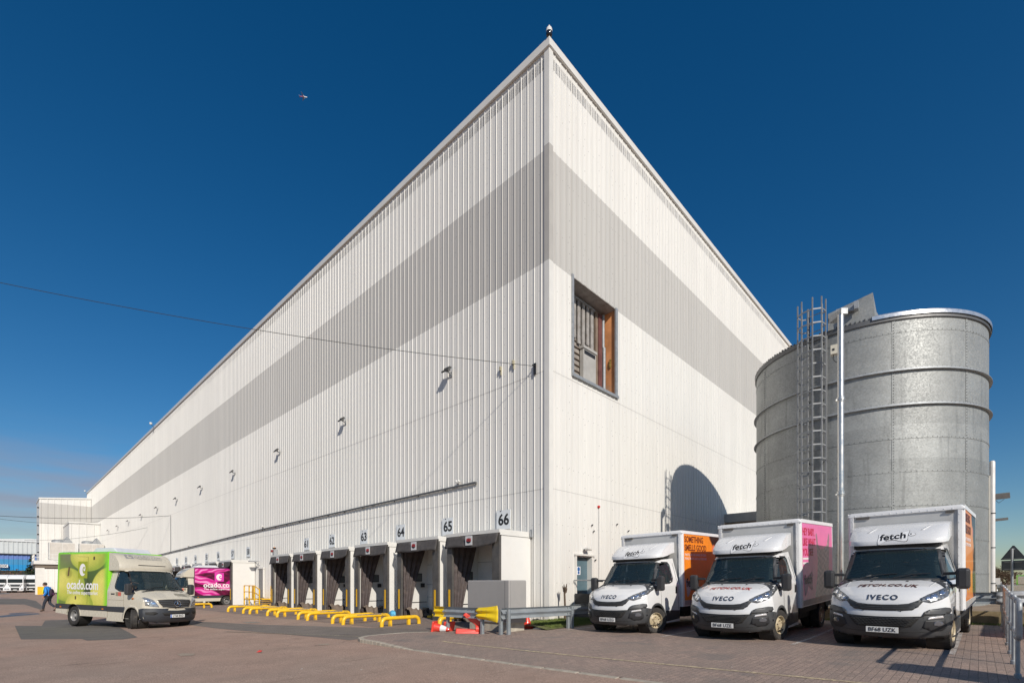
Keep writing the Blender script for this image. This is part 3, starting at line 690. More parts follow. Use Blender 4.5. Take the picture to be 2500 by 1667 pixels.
# ---- yellow wheel guides
def guide(u, v, length, lab, d=.0):
    g = G(u, v); l, r = lr(g); pts = []
    h, rad, cr = .29, .070, .18
    pts.append((0, 0, -.05)); pts.append((0, 0, h - cr))
    for k in range(1, 6): a = k / 5 * math.pi / 2; pts.append((cr - cr * math.cos(a), 0, h - cr + cr * math.sin(a)))
    for k in range(0, 6): a = k / 5 * math.pi / 2; pts.append((length - cr + cr * math.sin(a), 0, h - cr + cr * math.cos(a)))
    pts.append((length, 0, -.05))
    t = empty('wheel_guide', (g.x, g.y, g.z), AZ); tag(t, lab, 'wheel guide', 'yellow wheel guides on the dock apron')
    MB().tube(pts, rad, 12).build('pipe', M_yel, t, smooth=True)
    MB().box(.28, .38, -.05, .05, -.03, h - .07).box(length - .5, length - .4, -.05, .05, -.03, h - .07).build('support_leg', M_yel, t)
    if d: MB().tube([(.5, -.062, h + .048), (length - .4, -.062, h + .048)], [.012, .022], 8).build('scuff_strip', mat('bare_steel', (.5, .5, .5), .3, metal=.8), t)
    return t
gl = [(932, 1530, 1.55, 'nearest yellow wheel guide with one long pipe', 0), (838, 1524.5, 1.95, 'yellow wheel guide with scuffed top below sign 63', 1), (812, 1521.5, 1.8, 'yellow wheel guide behind the scuffed one below sign 63', 0),
      (751, 1514, 1.9, 'yellow wheel guide with scuffed top below sign 62', 1), (728, 1511.5, 1.8, 'yellow wheel guide behind the scuffed one below sign 62', 0),
      (677, 1506, 1.9, 'yellow wheel guide with scuffed top below sign 61', 1), (653, 1503, 1.8, 'yellow wheel guide behind the scuffed one below sign 61', 0),
      (610, 1498.5, 1.9, 'front yellow wheel guide in front of the yellow stair', 1), (594, 1497, 1.8, 'rear yellow wheel guide in front of the yellow stair', 0),
      (557, 1493, 2.2, 'yellow wheel guide just right of the purple van', 1), (430, 1486.5, 2.0, 'yellow wheel guide under the purple van', 0)]
for g in gl: guide(g[0], g[1], g[2], g[3], g[4])
g = G(1073, 1527); t = empty('wheel_guide', g, AZ); tag(t, 'stubby yellow wheel guide behind the crash barrier', 'wheel guide', 'yellow wheel guides on the dock apron')
MB().tube([(0, 0, -.05), (0, 0, .15), (.06, 0, .24), (.16, 0, .28), (1.0, -.0, .28)], .085, 12).build('pipe', M_yel, t, smooth=True); MB().box(.4, .5, -.05, .05, -.03, .2).build('support_leg', M_yel, t)

# ---- grey side door with its yellow stair between the docks
l, _ = onr(640, 1400, R0); t = empty('side_door', P(l, R0 - .04, 0), AZ); tag(t, 'narrow grey door in the dock wall behind the yellow stair', 'door')
MB().box(-.05, 0, -.45, .45, .40, 2.45).build('door_leaf', mat('grey_door', (.17, .175, .18), .45), t)
MB().box(-.08, 0, -.53, -.455, .4, 2.5).box(-.08, 0, .455, .53, .4, 2.5).box(-.09, 0, -.56, .56, 2.5, 2.6).build('door_frame', M_trim, t)
t = empty('wall_lamp', P(l + .5, R0, 3.05), AZ); tag(t, 'hooded lamp on the dock wall above the grey door', 'lamp')
MB().bar((0, 0, -.3), (-.35, 0, -.02), .05).bar((-.03, 0, .05), (-.35, 0, -.02), .05).build('arm', M_galv, t); MB().box(-.75, -.25, -.16, .16, -.03, .07).build('hood', M_grey, t, bevel=.02)
t = empty('yellow_stair', P(36.6, 12.4, gz(36, 12)), AZ); tag(t, 'yellow railed access stair below the grey door', 'stair')
MB().box(0, 1.2, 0, 2.0, .42, .50).build('platform', M_yel, t)
for k in range(3): MB().box(.0, 1.2, -.3 - .3 * k, -.02 - .3 * k, .30 - .14 * k, .35 - .14 * k).build('step', mat('worn_step', (.35, .20, .05), .7, var=.3), t)
m = MB()
for y in (-.95, 0, 1.0, 2.0): m.bar((0.03, y, 0), (.03, y, 1.45 if y > -.5 else 1.2), .07)
for y in (-.95, 0): m.bar((1.15, y, 0), (1.15, y, 1.4), .07)
for z in (1.42, .98): m.bar((.03, 0, z), (.03, 2.0, z), .055); m.bar((.03, 0, z), (.03, -.95, z - .25), .055)
m.build('handrail', M_yel, t)
MB().box(.02, .06, .05, .45, .5, 1.4).build('gate_panel', M_yel, t)

# ---- far extension blocks and the roof-top plant
def block(name, l, r0, r1, zt0, zt1, depth, label, band=True):
    t = empty(name, P(l, 0), AZ); tag(t, label, 'building')
    c1, c2 = cladding('white_cladding_end_wall', cW, 0), cladding('grey_cladding_end_wall', cG, 0)
    def rb(mm, z0, z1f, off=0):
        per = .9; n = int((r1 - r0) / per); vs = []
        pts = []
        for k in range(n + 1):
            a = r0 + k * (r1 - r0) / n; pts += [(a, 0), (a + .08, 0), (a + .14, .06), (a + .24, .06), (a + .30, 0)] if k < n else [(a, 0)]
        for a, h in pts:
            for z in (z0, z1f(a)): vs.append((a, -(h + off), z))
        mm.add(vs, [(2 * i, 2 * i + 2, 2 * i + 3, 2 * i + 1) for i in range(len(pts) - 1)])
    top = lambda a: zt0 + (zt1 - zt0) * (a - r0) / (r1 - r0)
    a, b = MB(), MB()
    if band: rb(a, -1, lambda q: B0); rb(a, B1, lambda q: top(q) - .1); rb(b, B0, lambda q: B1, .003); b.build('band', c2, t, fix=False)
    else: rb(a, -1, lambda q: top(q) - .1)
    a.build('front_wall', c1, t, fix=False)
    MB().box(r0 - .02, r0, 0, depth, -1, zt0 - .1).build('side_wall', c1, t)
    m = MB(); m.add([(r0 - .1, -.15, zt0), (r1, -.15, zt1), (r1, depth, zt1), (r0 - .1, depth, zt0), (r0 - .1, -.15, zt0 - .28), (r1, -.15, zt1 - .28), (r1, depth, zt1 - .28), (r0 - .1, depth, zt0 - .28)], [(0, 1, 2, 3), (7, 6, 5, 4), (0, 4, 5, 1), (1, 5, 6, 2), (2, 6, 7, 3), (3, 7, 4, 0)])
    m.build('roof', M_trim, t)
    return t
bk = block('extension_block', 132.9, 5.9, 13.6, 18.05, 18.9, 9, 'tall white block with grey band at the far end of the dock wall')
for k in range(9): MB().box(5.6, 5.88, .3, .5, 2 + k * 1.75, 2.25 + k * 1.75).build('wall_fitting', M_dark, bk)
block('extension_block', 120.4, 9.3, 13.6, 12.6, 12.7, 12, 'lower plain white block in front of the tall far block', False)
t = empty('loading_canopy', P(113.5, 0, gz(113, 5)), AZ); tag(t, 'white railed platform canopy on a yellow-footed column at the far blocks', 'canopy')
MB().box(4.3, 13.6, -1.5, 7, 5.0, 5.6).build('deck', M_trim, t)
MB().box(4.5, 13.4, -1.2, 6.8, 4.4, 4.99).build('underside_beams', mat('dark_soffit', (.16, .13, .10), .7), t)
MB().box(4.5, 5.6, -1.2, -.2, -.3, 4.4).build('column', M_trim, t); MB().box(4.75, 5.62, -1.24, -.16, -.3, 1.3).build('column_guard', M_yel, t)
m = MB()
for k in range(9): m.bar((4.4 + k * 1.1, -1.4, 5.6), (4.4 + k * 1.1, -1.4, 6.7), .06)
for k in range(8): m.bar((4.4, -1.4 + k * 1.1, 5.6), (4.4, -1.4 + k * 1.1, 6.7), .06)
for z in (6.15, 6.7): m.bar((4.4, -1.4, z), (13.4, -1.4, z), .07); m.bar((4.4, -1.4, z), (4.4, 6.8, z), .07)
m.build('railing', M_trim, t)
for k, (x, nm) in enumerate(((6.3, 'left'), (10.2, 'right'))):
    t = empty('cooling_unit', P(114.2, x, 5.35), AZ); tag(t, 'white louvred cooling unit on the far platform, %s one of two' % nm, 'cooling unit', 'cooling units on the far platform')
    MB().box(0, 3.3, 0, 2.6, .05, 3.0).build('casing', mat('unit_white', (.66, .64, .60), .5), t)
    m = MB()
    for q in range(14): m.box(.08, 3.22, -.04, -.005, .3 + q * .19, .38 + q * .19)
    m.build('louvres', mat('unit_louvre', (.55, .50, .44), .5), t); MB().box(1.6, 1.68, -.06, -.041, .1, 2.95).box(-.04, .06, -.06, -.0, .05, 3.0).build('frame', M_trim, t)
    m = MB(); m.lathe([(.9, 3.0), (.9, 3.35), (.7, 3.5)], 18, M=Matrix.Translation((1.2, 1.2, 0))); m.build('fan_cowl', M_galv, t)
    MB().add([(1.6, 0, 3.0), (3.0, 0, 3.0), (2.3, 0, 4.1), (1.6, 2.4, 3.0), (3.0, 2.4, 3.0), (2.3, 2.4, 4.1)], [(0, 1, 2), (5, 4, 3), (0, 2, 5, 3), (1, 4, 5, 2), (0, 3, 4, 1)]).build('rain_hood', M_galv, t)
# low grey link building behind the silo
t = empty('link_building', P(L0, 30.5), AZ); tag(t, 'low grey clad link building between the end wall and the silo', 'building')
mm = MB(); n = 23; vs = []
for k in range(n):
    for a, h in ((0, 0), (.2, 0), (.23, .03), (.30, .03)):
        for z in (-.5, 4.95): vs.append((-h, -.02 - k * .32 - a, z))
mm.add(vs, [(2 * i, 2 * i + 2, 2 * i + 3, 2 * i + 1) for i in range(len(vs) // 2 - 1)]); mm.build('front_wall', mat('grey_link_cladding', (.36, .35, .33), .5), t, fix=False)
MB().box(-.12, 6, -7.5, -.02, 5.1, 5.62).build('parapet', mat('grey_link_trim', (.42, .41, .38), .5), t); MB().box(0.04, 6, -7.45, -7.36, -.5, 5.1).build('side_wall', M_grey, t)
# ================================================================ VEHICLES
def cspline(pts, n=6, closed=False):
    out = []; N = len(pts)
    for i in range(N if closed else N - 1):
        p = [pts[(i + k) % N] if closed else pts[max(0, min(N - 1, i + k))] for k in (-1, 0, 1, 2)]
        for j in range(n):
            t = j / n
            out.append(tuple(.5 * (2 * p[1][d] + (p[2][d] - p[0][d]) * t + (2 * p[0][d] - 5 * p[1][d] + 4 * p[2][d] - p[3][d]) * t * t + (3 * p[1][d] - p[0][d] - 3 * p[2][d] + p[3][d]) * t ** 3) for d in range(len(pts[0]))))
    if not closed: out.append(tuple(pts[-1]))
    return out
class Shell:
    """cab skin: front stations (x, z, half width, corner recede, edge drop) closed by two side skins"""
    def __init__(s, st, xb, hwb, nst=4, nt=30, nside=34, p=3.0):
        rows = []
        for a, b in zip(st, st[1:]):
            for k in range(nst): t = k / nst; rows.append(tuple(a[i] + (b[i] - a[i]) * t for i in range(5)))
        rows.append(st[-1]); s.rows = rows; m = MB()
        def F(i, j):
            x, z, hw, bow, zd = rows[i]; t = -1 + 2 * j / nt; t = math.copysign(abs(t) ** .8, t)
            return (x - bow * abs(t) ** p, hw * t, z - zd * abs(t) ** 3)
        n = len(rows) - 1
        m.grid(lambda a, b: F(round(a * n), round(b * nt)), n, nt)
        for sg in (-1, 1):
            def Sd(a, b):
                i = round(a * n); x, z, hw, bow, zd = rows[i]; e = x - bow
                t = b ** 1.0; xx = e + (xb - e) * t; yy = hw + (hwb(z - zd) - hw) * min(1, t * 2.5); zz = z - zd * (1 - t)
                return (xx, sg * yy, zz)
            m.grid(Sd, n, nside)
        bm = bmesh.new(); me = bpy.data.meshes.new('tmp'); me.from_pydata(m.v, [], m.f)
        bm.from_mesh(me); bpy.data.meshes.remove(me)
        bmesh.ops.remove_doubles(bm, verts=bm.verts, dist=.0008)
        s.bm = bm; s.bvh = BVHTree.FromBMesh(bm)
    def cut(s, poly, view):
        dead = []
        for f in s.bm.faces:
            c = f.calc_center_median()
            if view == 'f': q = (c.y, c.z); ok = c.x > -.62 and abs(f.normal.y) < .8
            elif view == 'l': q = (c.x, c.z); ok = c.y > .55
            else: q = (c.x, c.z); ok = c.y < -.55
            if ok and inside(q, poly): dead.append(f)
        bmesh.ops.delete(s.bm, geom=dead, context='FACES')
    def build(s, name, m, parent):
        me = bpy.data.meshes.new(name); bmesh.ops.recalc_face_normals(s.bm, faces=s.bm.faces)
        s.bm.to_mesh(me); me.materials.append(m); smooth_by_angle(me, R(50))
        o = bpy.data.objects.new(name, me); COL.objects.link(o); o.parent = parent
        return o
def inside(q, poly):
    x, y = q; c = False; n = len(poly)
    for i in range(n):
        x0, y0 = poly[i]; x1, y1 = poly[i - 1]
        if (y0 > y) != (y1 > y) and x < (x1 - x0) * (y - y0) / (y1 - y0) + x0: c = not c
    return c
def ringpoly(outer, inner): return outer, inner
def patch(sh, name, poly, view, off, m, parent, step=.05, hole=None, thick=.006, sm=True):
    bm = bmesh.new(); vs = [bm.verts.new((p[0], p[1], 0)) for p in poly]
    if hole:
        hs_ = [bm.verts.new((p[0], p[1], 0)) for p in hole]; n = len(vs)
        for i in range(n): bm.faces.new((vs[i], vs[(i + 1) % n], hs_[(i + 1) % n], hs_[i]))
    else: bm.faces.new(vs)
    xs = [p[0] for p in poly]; ys = [p[1] for p in poly]
    for ax, lo, hi in ((0, min(xs), max(xs)), (1, min(ys), max(ys))):
        k = math.floor(lo / step) * step + step
        while k < hi:
            bmesh.ops.bisect_plane(bm, geom=bm.verts[:] + bm.edges[:] + bm.faces[:], plane_co=(k, k, 0), plane_no=(1, 0, 0) if ax == 0 else (0, 1, 0)); k += step
    ng = [f for f in bm.faces if len(f.verts) > 4]; bmesh.ops.triangulate(bm, faces=ng)
    for v in bm.verts:
        a, b = v.co.x, v.co.y
        if view == 'f': o, d = Vector((4, a, b)), Vector((-1, 0, 0))
        elif view == 't': o, d = Vector((a, b, 4)), Vector((0, 0, -1))
        elif view == 'l': o, d = Vector((a, 4, b)), Vector((0, -1, 0))
        else: o, d = Vector((a, -4, b)), Vector((0, 1, 0))
        h, nrm, i, dist = sh.bvh.ray_cast(o, d)
        if h is None:
            h, nrm, i, dist = sh.bvh.find_nearest(Vector((.6, a, b)) if view == 'f' else o + d * 3.1)
        if nrm.dot(d) > 0: nrm = -nrm
        v.co = h + nrm * off
    c0 = sum((f.calc_center_median() for f in bm.faces), Vector()) / max(1, len(bm.faces))
    bm.normal_update()
    dv = {'f': Vector((1, 0, 0)), 't': Vector((0, 0, 1)), 'l': Vector((0, 1, 0)), 'r': Vector((0, -1, 0))}[view]
    for f in bm.faces:
        if f.normal.dot(dv) < 0: f.normal_flip()
    me = bpy.data.meshes.new(name); bm.to_mesh(me); bm.free(); me.materials.append(m)
    if sm: smooth_by_angle(me, R(45))
    o = bpy.data.objects.new(name, me); COL.objects.link(o); o.parent = parent
    if thick: q = o.modifiers.new('solid', 'SOLIDIFY'); q.thickness = thick; q.offset = -1
    return o
def wrap_text(sh, s, size, m, parent, M, view, off=.004, **k):
    o = text(s, size, m, parent, M, ext=0, **k); me = o.data; bm = bmesh.new(); bm.from_mesh(me)
    for ax in (0, 1, 2):
        cs = [v.co[ax] for v in bm.verts]; lo, hi = min(cs), max(cs); q = math.floor(lo / .06) * .06 + .06
        no = [0, 0, 0]; no[ax] = 1
        while q < hi: bmesh.ops.bisect_plane(bm, geom=bm.verts[:] + bm.edges[:] + bm.faces[:], plane_co=(q, q, q), plane_no=no); q += .06
    for v in bm.verts:
        if view == 'f': o_, d = Vector((4, v.co.y, v.co.z)), Vector((-1, 0, 0))
        else: o_, d = Vector((v.co.x, v.co.y, 4)), Vector((0, 0, -1))
        h, nrm, i, ds = sh.bvh.ray_cast(o_, d)
        if h: v.co = h + (nrm if nrm.dot(d) < 0 else -nrm) * off
    bm.to_mesh(me); bm.free(); return o
def screen(sh, wb, wt, z0, z1, parent):
    rows = sh.rows
    def at_z(z):
        for a, b in zip(rows, rows[1:]):
            if a[1] <= z <= b[1]: t = (z - a[1]) / (b[1] - a[1]); return [a[i] + (b[i] - a[i]) * t for i in range(5)]
    def f(a, b):
        z = z0 + (z1 - z0) * b; x, _, hw, bow, zd = at_z(z); y = (-1 + 2 * a) * (wb + (wt - wb) * b); t = abs(y) / hw
        return (x - bow * t ** (3 / .8) + .001, y, z)
    return MB().grid(f, 20, 12).build('windscreen', M_glass, parent, smooth=80)
class Obj: pass
def bvh_of(mb): o = Obj(); o.bvh = BVHTree.FromPolygons([Vector(v) for v in mb.v], mb.f); return o

M_rim = mat('cream_steel_rim', (.50, .42, .28), .45, var=.15, dirt=(.20, .12, .06, .6), ds=9)
M_rims = mat('silver_steel_rim', (.34, .33, .32), .42, metal=.4, var=.15)
M_under = mat('chassis_black', (.02, .019, .018), .75, var=.3)
M_chrome = mat('chrome', (.72, .74, .77), .12, metal=1., var=.02)
M_hous = mat('headlamp_dark', (.20, .21, .22), .2, metal=.5, coat=1., var=.35, vs=25)
M_lens = mat('headlamp_reflector', (.75, .77, .80), .10, metal=.9, var=.25, vs=30, coat=1.)
M_plt = mat('plate_white', (.74, .74, .72), .35, var=.03)
M_seat = mat('seat_fabric', (.03, .03, .035), .8, var=.3)
M_amber = mat('amber_lens', (.55, .16, .02), .25, coat=.5)
M_red = mat('red_lens', (.45, .02, .02), .25, coat=.5)
def wheel(parent, x, y, z, rim, r=.355, w=.22, steer=0, side=1, dual=False):
    """wheel > tyre, rim; side=+1 shows its rim towards +y"""
    W_ = empty('wheel', (x, y, z + r), 0, (0, 0, steer)); W_.parent = parent
    s = side
    def prof(c): return [(r * .60, c - w * .42), (r * .80, c - w * .5), (r * .94, c - w * .49), (r, c - w * .40), (r, c - w * .2), (r * .985, c - w * .19), (r * .985, c - w * .15), (r, c - w * .14), (r, c + w * .14), (r * .985, c + w * .15), (r * .985, c + w * .19), (r, c + w * .2), (r, c + w * .40), (r * .94, c + w * .49), (r * .80, c + w * .5), (r * .60, c + w * .42)]
    m = MB(); m.lathe(prof(0), 40, ax='y')
    if dual: m.lathe(prof(-s * (w + .04)), 40, ax='y')
    for k in range(40):
        a = 2 * math.pi * k / 40
        for yy in (-.32, 0, .32):
            c, d = math.cos(a + yy * .3), math.sin(a + yy * .3)
            Mx = Matrix.Translation((0, yy * w, 0)) @ Matrix.Rotation(-a - yy * .3, 4, 'Y')
            m.box(r - .004, r + .007, -.024, .024, -.016, .016, M=Mx)
    m.build('tyre', M_rubber, W_, smooth=True)
    e = -.09 if dual else .0
    R_ = r * .62; q = lambda v: s * v
    m = MB(); m.lathe([(R_, q(w * .46)), (R_ * .96, q(w * .48)), (R_ * .90, q(w * .40)), (R_ * .86, q(w * .18 + e)), (R_ * .78, q(w * .16 + e)), (R_ * .62, q(w * .26 + e)), (R_ * .50, q(w * .34 + e)), (R_ * .40, q(w * .30 + e)), (R_ * .36, q(w * .40)), (R_ * .30, q(w * .46)), (0, q(w * .46))], 40, ax='y')
    rm = m.build('rim', rim, W_, smooth=True)
    m = MB()
    for k in range(15):
        a = 2 * math.pi * k / 15
        m.lathe([(0, 0), (.017, 0), (.017, .004 * s), (0, .004 * s)], 8, ax='y', M=Matrix.Translation((R_ * .80 * math.cos(a), q(w * .175 + e), R_ * .80 * math.sin(a))))
    m.build('vent_hole', M_under, rm)
    m = MB()
    for k in range(5):
        a = 2 * math.pi * k / 5 + .3
        m.lathe([(0, q(.0)), (.014, q(.0)), (.014, q(.022)), (0, q(.022))], 6, ax='y', M=Matrix.Translation((R_ * .46 * math.cos(a), q(w * .33 + e), R_ * .46 * math.sin(a))))
    m.build('wheel_nut', mat('nut_steel', (.16, .13, .11), .5, metal=.5), rm)
    return W_
def plate(parent, s, x, z, y0=0., eu=False):
    m = MB(); m.box(x, x + .012, y0 - .26, y0 + .26, z - .056, z + .056); p = m.build('number_plate', M_plt, parent, bevel=.003)
    if eu:
        MB().box(x + .0125, x + .015, y0 - .26, y0 - .215, z - .055, z + .055).build('blue_band', mat('plate_blue', (.02, .13, .55), .4), p)
        MB().box(x + .0155, x + .017, y0 - .248, y0 - .228, z - .005, z + .018).build('band_mark', M_plt, p)
    text(s, .105, M_black, p, frame((x + .016, y0 + (.02 if eu else 0), z - .002), (0, 1, 0), (0, 0, 1)), bold=.0008, fitw=.44 if not eu else .38, ext=.001)
def oval_profile(poly, ys, xshift, scale, m, zc):
    """loft a closed (x, z) profile across y stations with rounded ends"""
    n = len(poly); vs = []
    cx = sum(p[0] for p in poly) / n; cz = sum(p[1] for p in poly) / n
    for y, dx, s in zip(ys, xshift, scale):
        for px, pz in poly: vs.append((cx + (px - cx) * s + dx * max(0, (px - zc)) , y, cz + (pz - cz) * s))
    fs = [(i * n + k, (i + 1) * n + k, (i + 1) * n + (k + 1) % n, i * n + (k + 1) % n) for i in range(len(ys) - 1) for k in range(n)]
    fs += [tuple(range(n)), tuple((len(ys) - 1) * n + k for k in range(n))[::-1]]
    m.add(vs, fs); return m
ZB, ZT, BX, BW, BL = .68, 2.985, -1.43, 1.0465, 3.22
def cab_interior(t, zf, xd, hw, seats=True, top=2.0):
    M_in = mat('cab_trim', (.035, .038, .04), .8, var=.2)
    i = empty('interior', (0, 0, 0)); i.parent = t
    MB().box(-1.28, .25, -hw, hw, zf - .05, zf).build('floor', M_in, i)
    MB().box(-1.32, -1.28, -hw, hw, zf, top).build('bulkhead', mat('cab_bulkhead', (.30, .34, .34), .7), i)
    m = MB(); m.prism([(xd, -hw, zf + .3), (xd, -hw, zf + .60), (xd - .22, -hw, zf + .66), (xd - .45, -hw, zf + .56), (xd - .45, -hw, zf + .3)], (0, 2 * hw, 0)); m.build('dashboard', M_in, i, bevel=.02)
    m = MB()
    for k in range(28):
        a0, a1 = 2 * math.pi * k / 28, 2 * math.pi * (k + 1) / 28
        f = lambda a: (xd - .52 - .19 * math.sin(a) * .55, -.42 + .20 * math.cos(a), zf + .70 + .19 * math.sin(a) * .83)
        m.tube([f(a0), f(a1)], .014, 6, cap=False)
    m.bar((xd - .52, -.61, zf + .70), (xd - .52, -.23, zf + .70), .03); m.build('steering_wheel', M_dark, i)
    for y in (-.42, .12, .50):
        m = MB(); m.box(-.98, -.48, y - .22, y + .22, zf + .25, zf + .42); m.build('seat', M_seat, i, bevel=.05)
        m = MB(); m.box(-1.12, -.98, y - .23, y + .23, zf + .42, zf + 1.02); m.box(-1.10, -1.0, y - .14, y + .14, zf + 1.05, zf + 1.25)
        for s_ in (-.06, .06): m.box(-1.07, -1.04, y + s_ - .01, y + s_ + .01, zf + 1.0, zf + 1.08)
        m.build('seat_back', M_seat, i, bevel=.04)
    return i
def mirror(t, side, x, z, hw, arms=True):
    s = side; e = empty('door_mirror', (0, 0, 0)); e.parent = t
    m = MB(); m.box(x - .06, x + .10, s * (hw + .16), s * (hw + .37), z - .20, z + .21); m.build('housing', mat('mirror_plastic', (.04, .04, .042), .42, var=.1), e, bevel=.055)
    m = MB(); m.box(x - .067, x - .0605, s * (hw + .185), s * (hw + .345), z - .17, z + .18); m.build('mirror_glass', M_chrome, e)
    m = MB()
    for zz in (z + .10, z - .14): m.bar((x - .02, s * (hw - .03), zz), (x + .03, s * (hw + .20), zz + .01), .05, .06)
    m.build('arm', M_dark, e, bevel=.01)

# ---------------------------------------------------------------- printed pictures (vertex colours)
def lerp3(a, b, t): return tuple(a[i] + (b[i] - a[i]) * t for i in range(3))
def sst(a, b, x): t = max(0, min(1, (x - a) / (b - a))); return t * t * (3 - 2 * t)
def printed(name, x0, x1, z0, z1, y, fn, m, parent, nx=150, nz=110):
    g = MB(); s = 1 if y > 0 else -1; g.grid(lambda a, b: (x0 + (x1 - x0) * a, y, z0 + (z1 - z0) * b), nx, nz)
    g.col = [fn((v[0] - x0) / (x1 - x0), (v[2] - z0) / (z1 - z0)) for v in g.v]
    return g.build(name, m, parent, fix=False)
def lin(r, g, b): return tuple((c / 255) ** 2.2 for c in (r, g, b))
def nz2(x, y): return math.sin(x * 7.1 + 3 * math.sin(y * 4.3)) * .5 + math.sin(y * 9.7 + 2.5 * math.sin(x * 5.9)) * .5

# ---------------------------------------------------------------- the three box trucks
bus_front = [(.88, .26, .86, .30, 0), (.95, .33, .93, .40, 0), (1.0, .48, .985, .46, 0), (1.01, .62, 1.0, .47, 0), (1.005, .74, .995, .47, 0), (.985, .84, .985, .46, 0), (.965, .95, .975, .44, .0), (.935, 1.02, .965, .40, .01),
             (.86, 1.10, .955, .34, .02), (.72, 1.19, .945, .27, .035), (.55, 1.27, .925, .20, .045), (.34, 1.335, .90, .15, .045), (.14, 1.385, .88, .12, .03), (.08, 1.40, .872, .12, .02),
             (-.16, 1.70, .835, .13, .012), (-.40, 2.01, .795, .12, .01), (-.46, 2.075, .78, .11, .015), (-.62, 2.115, .765, .09, .02), (-.95, 2.14, .75, .05, .02), (-1.33, 2.14, .74, .0, .03)]
def symp(p): return [(-a, b) for a, b in p][::-1]
def arc(cx, cz, r_, a0, a1, n=20): return [(cx + r_ * math.cos(R(a0 + (a1 - a0) * k / n)), cz + r_ * math.sin(R(a0 + (a1 - a0) * k / n))) for k in range(n + 1)]
def box_truck(reg, art, hood, label, rake, steer=-.0):
    t = empty('box_truck')
    tag(t, label, 'box truck', 'white box trucks parked in the bay')
    sh = Shell(bus_front, -1.34, lambda z: .985 if z < 1.3 else .985 - (z - 1.3) * .25, nst=4)
    white = mat('truck_white', (.73, .73, .725), .22, coat=.8, var=.015, vs=1, dirt=(.60, .57, .52, .18), ds=1)
    trim = mat('truck_bumper_plastic', (.050, .052, .055), .45, var=.12, dirt=(.10, .09, .08, .4), ds=3)
    ws = [(-.80, 1.43), (-.68, 1.985), (-.35, 1.995), (.35, 1.995), (.68, 1.985), (.80, 1.43), (.4, 1.415), (-.4, 1.415)]
    wso = [(-.88, 1.385), (-.745, 2.015), (-.35, 2.03), (.35, 2.03), (.745, 2.015), (.88, 1.385), (.4, 1.375), (-.4, 1.375)]
    sw = [(-.34, 1.985), (-.93, 1.995), (-1.01, 1.93), (-1.02, 1.58), (-.95, 1.48), (-.78, 1.42), (-.28, 1.40), (.03, 1.40)]
    swo = [(-.33, 2.035), (-.95, 2.03), (-1.04, 1.95), (-1.05, 1.55), (-.97, 1.44), (-.78, 1.385), (-.28, 1.365), (.12, 1.36)]
    arch = arc(0, .37, .44, -25, 205, 24)
    screen(sh, .81, .69, 1.41, 1.998, t)
    patch(sh, 'windscreen_surround', wso, 'f', .008, trim, t, hole=ws, step=.12, thick=.01)
    for s, vw in ((1, 'l'), (-1, 'r')):
        patch(sh, 'side_window', sw, vw, .0, M_glass, t, step=9, thick=0, sm=False)
        patch(sh, 'window_surround', swo, vw, .006, M_dark, t, hole=sw, step=.15, thick=.01)
        MB().box(-.38, -.35, s * .93 - .01, s * .93 + .01, 1.41, 1.99)
        # black wedge from the pillar foot to the headlamp
        patch(sh, 'pillar_trim', [(-.36, 2.03), (-.44, 2.02), (-.02, 1.37), (-.16, 1.33), (.22, 1.21), (.42, 1.13), (.60, 1.07), (.52, 1.14), (.36, 1.24), (.14, 1.36), (.02, 1.46)], vw, .009, trim, t)
        hl = [(s * a, b) for a, b in ((.565, 1.035), (.66, 1.10), (.78, 1.165), (.90, 1.245), (.945, 1.235), (.945, 1.08), (.87, 1.02), (.72, .955), (.60, .985))]
        if s < 0: hl = hl[::-1]
        h = patch(sh, 'headlight', hl, 'f', .014, M_hous, t, step=.04, thick=.015)
        for (a, b, q) in ((.68, 1.03, .036), (.76, 1.07, .045), (.86, 1.14, .040)):
            patch(sh, 'lamp_reflector', [(s * a + q * math.cos(k * .5236) * 1.15, b + q * math.sin(k * .5236)) for k in range(12)], 'f', .020, M_lens, h, step=.03, thick=.004)
        wing = [(s * a, b) for a, b in ((.60, .715), (.635, .79), (.70, .83), (.90, .87), (.965, .86), (.995, .76), (.90, .745), (.74, .725))]
        patch(sh, 'bumper_wing', wing[::s], 'f', .022, trim, t, step=.05, thick=.02)
        patch(sh, 'daylight_lamp', [(s * a, b) for a, b in ((.67, .645), (.69, .685), (.87, .715), (.88, .675))][::s], 'f', .024, mat('clear_lens', (.68, .66, .66), .15, coat=1), t, thick=.01)
        fg = patch(sh, 'fog_recess', [(s * a, b) for a, b in ((.60, .50), (.64, .62), (.90, .655), (.93, .50), (.86, .43), (.72, .42))][::s], 'f', .016, mat('fog_recess', (.018, .018, .02), .6), t, thick=.01)
        patch(sh, 'fog_lamp', [(s * .815 + .065 * math.cos(k * .5236), .565 + .05 * math.sin(k * .5236)) for k in range(12)], 'f', .022, mat('fog_lens', (.10, .10, .11), .1, coat=1), fg, step=.03, thick=.005)
        patch(sh, 'wheel_arch_trim', arc(0, .37, .49, -22, 200, 24), vw, .010, trim, t, hole=arc(0, .37, .425, -22, 200, 24), step=.2, thick=.02)
        patch(sh, 'sill_trim', [(-.47, .30), (-.47, .62), (-1.32, .58), (-1.32, .34)], vw, .008, trim, t, thick=.01)
        d = patch(sh, 'door_handle', [(-1.18, 1.10), (-1.18, 1.28), (-1.09, 1.30), (-1.08, 1.10)], vw, .012, M_dark, t, thick=.02)
        patch(sh, 'side_repeater', [(.02, 1.20), (.04, 1.30), (-.14, 1.33), (-.12, 1.22)], vw, .010, M_dark, t, thick=.012)
        m = MB()
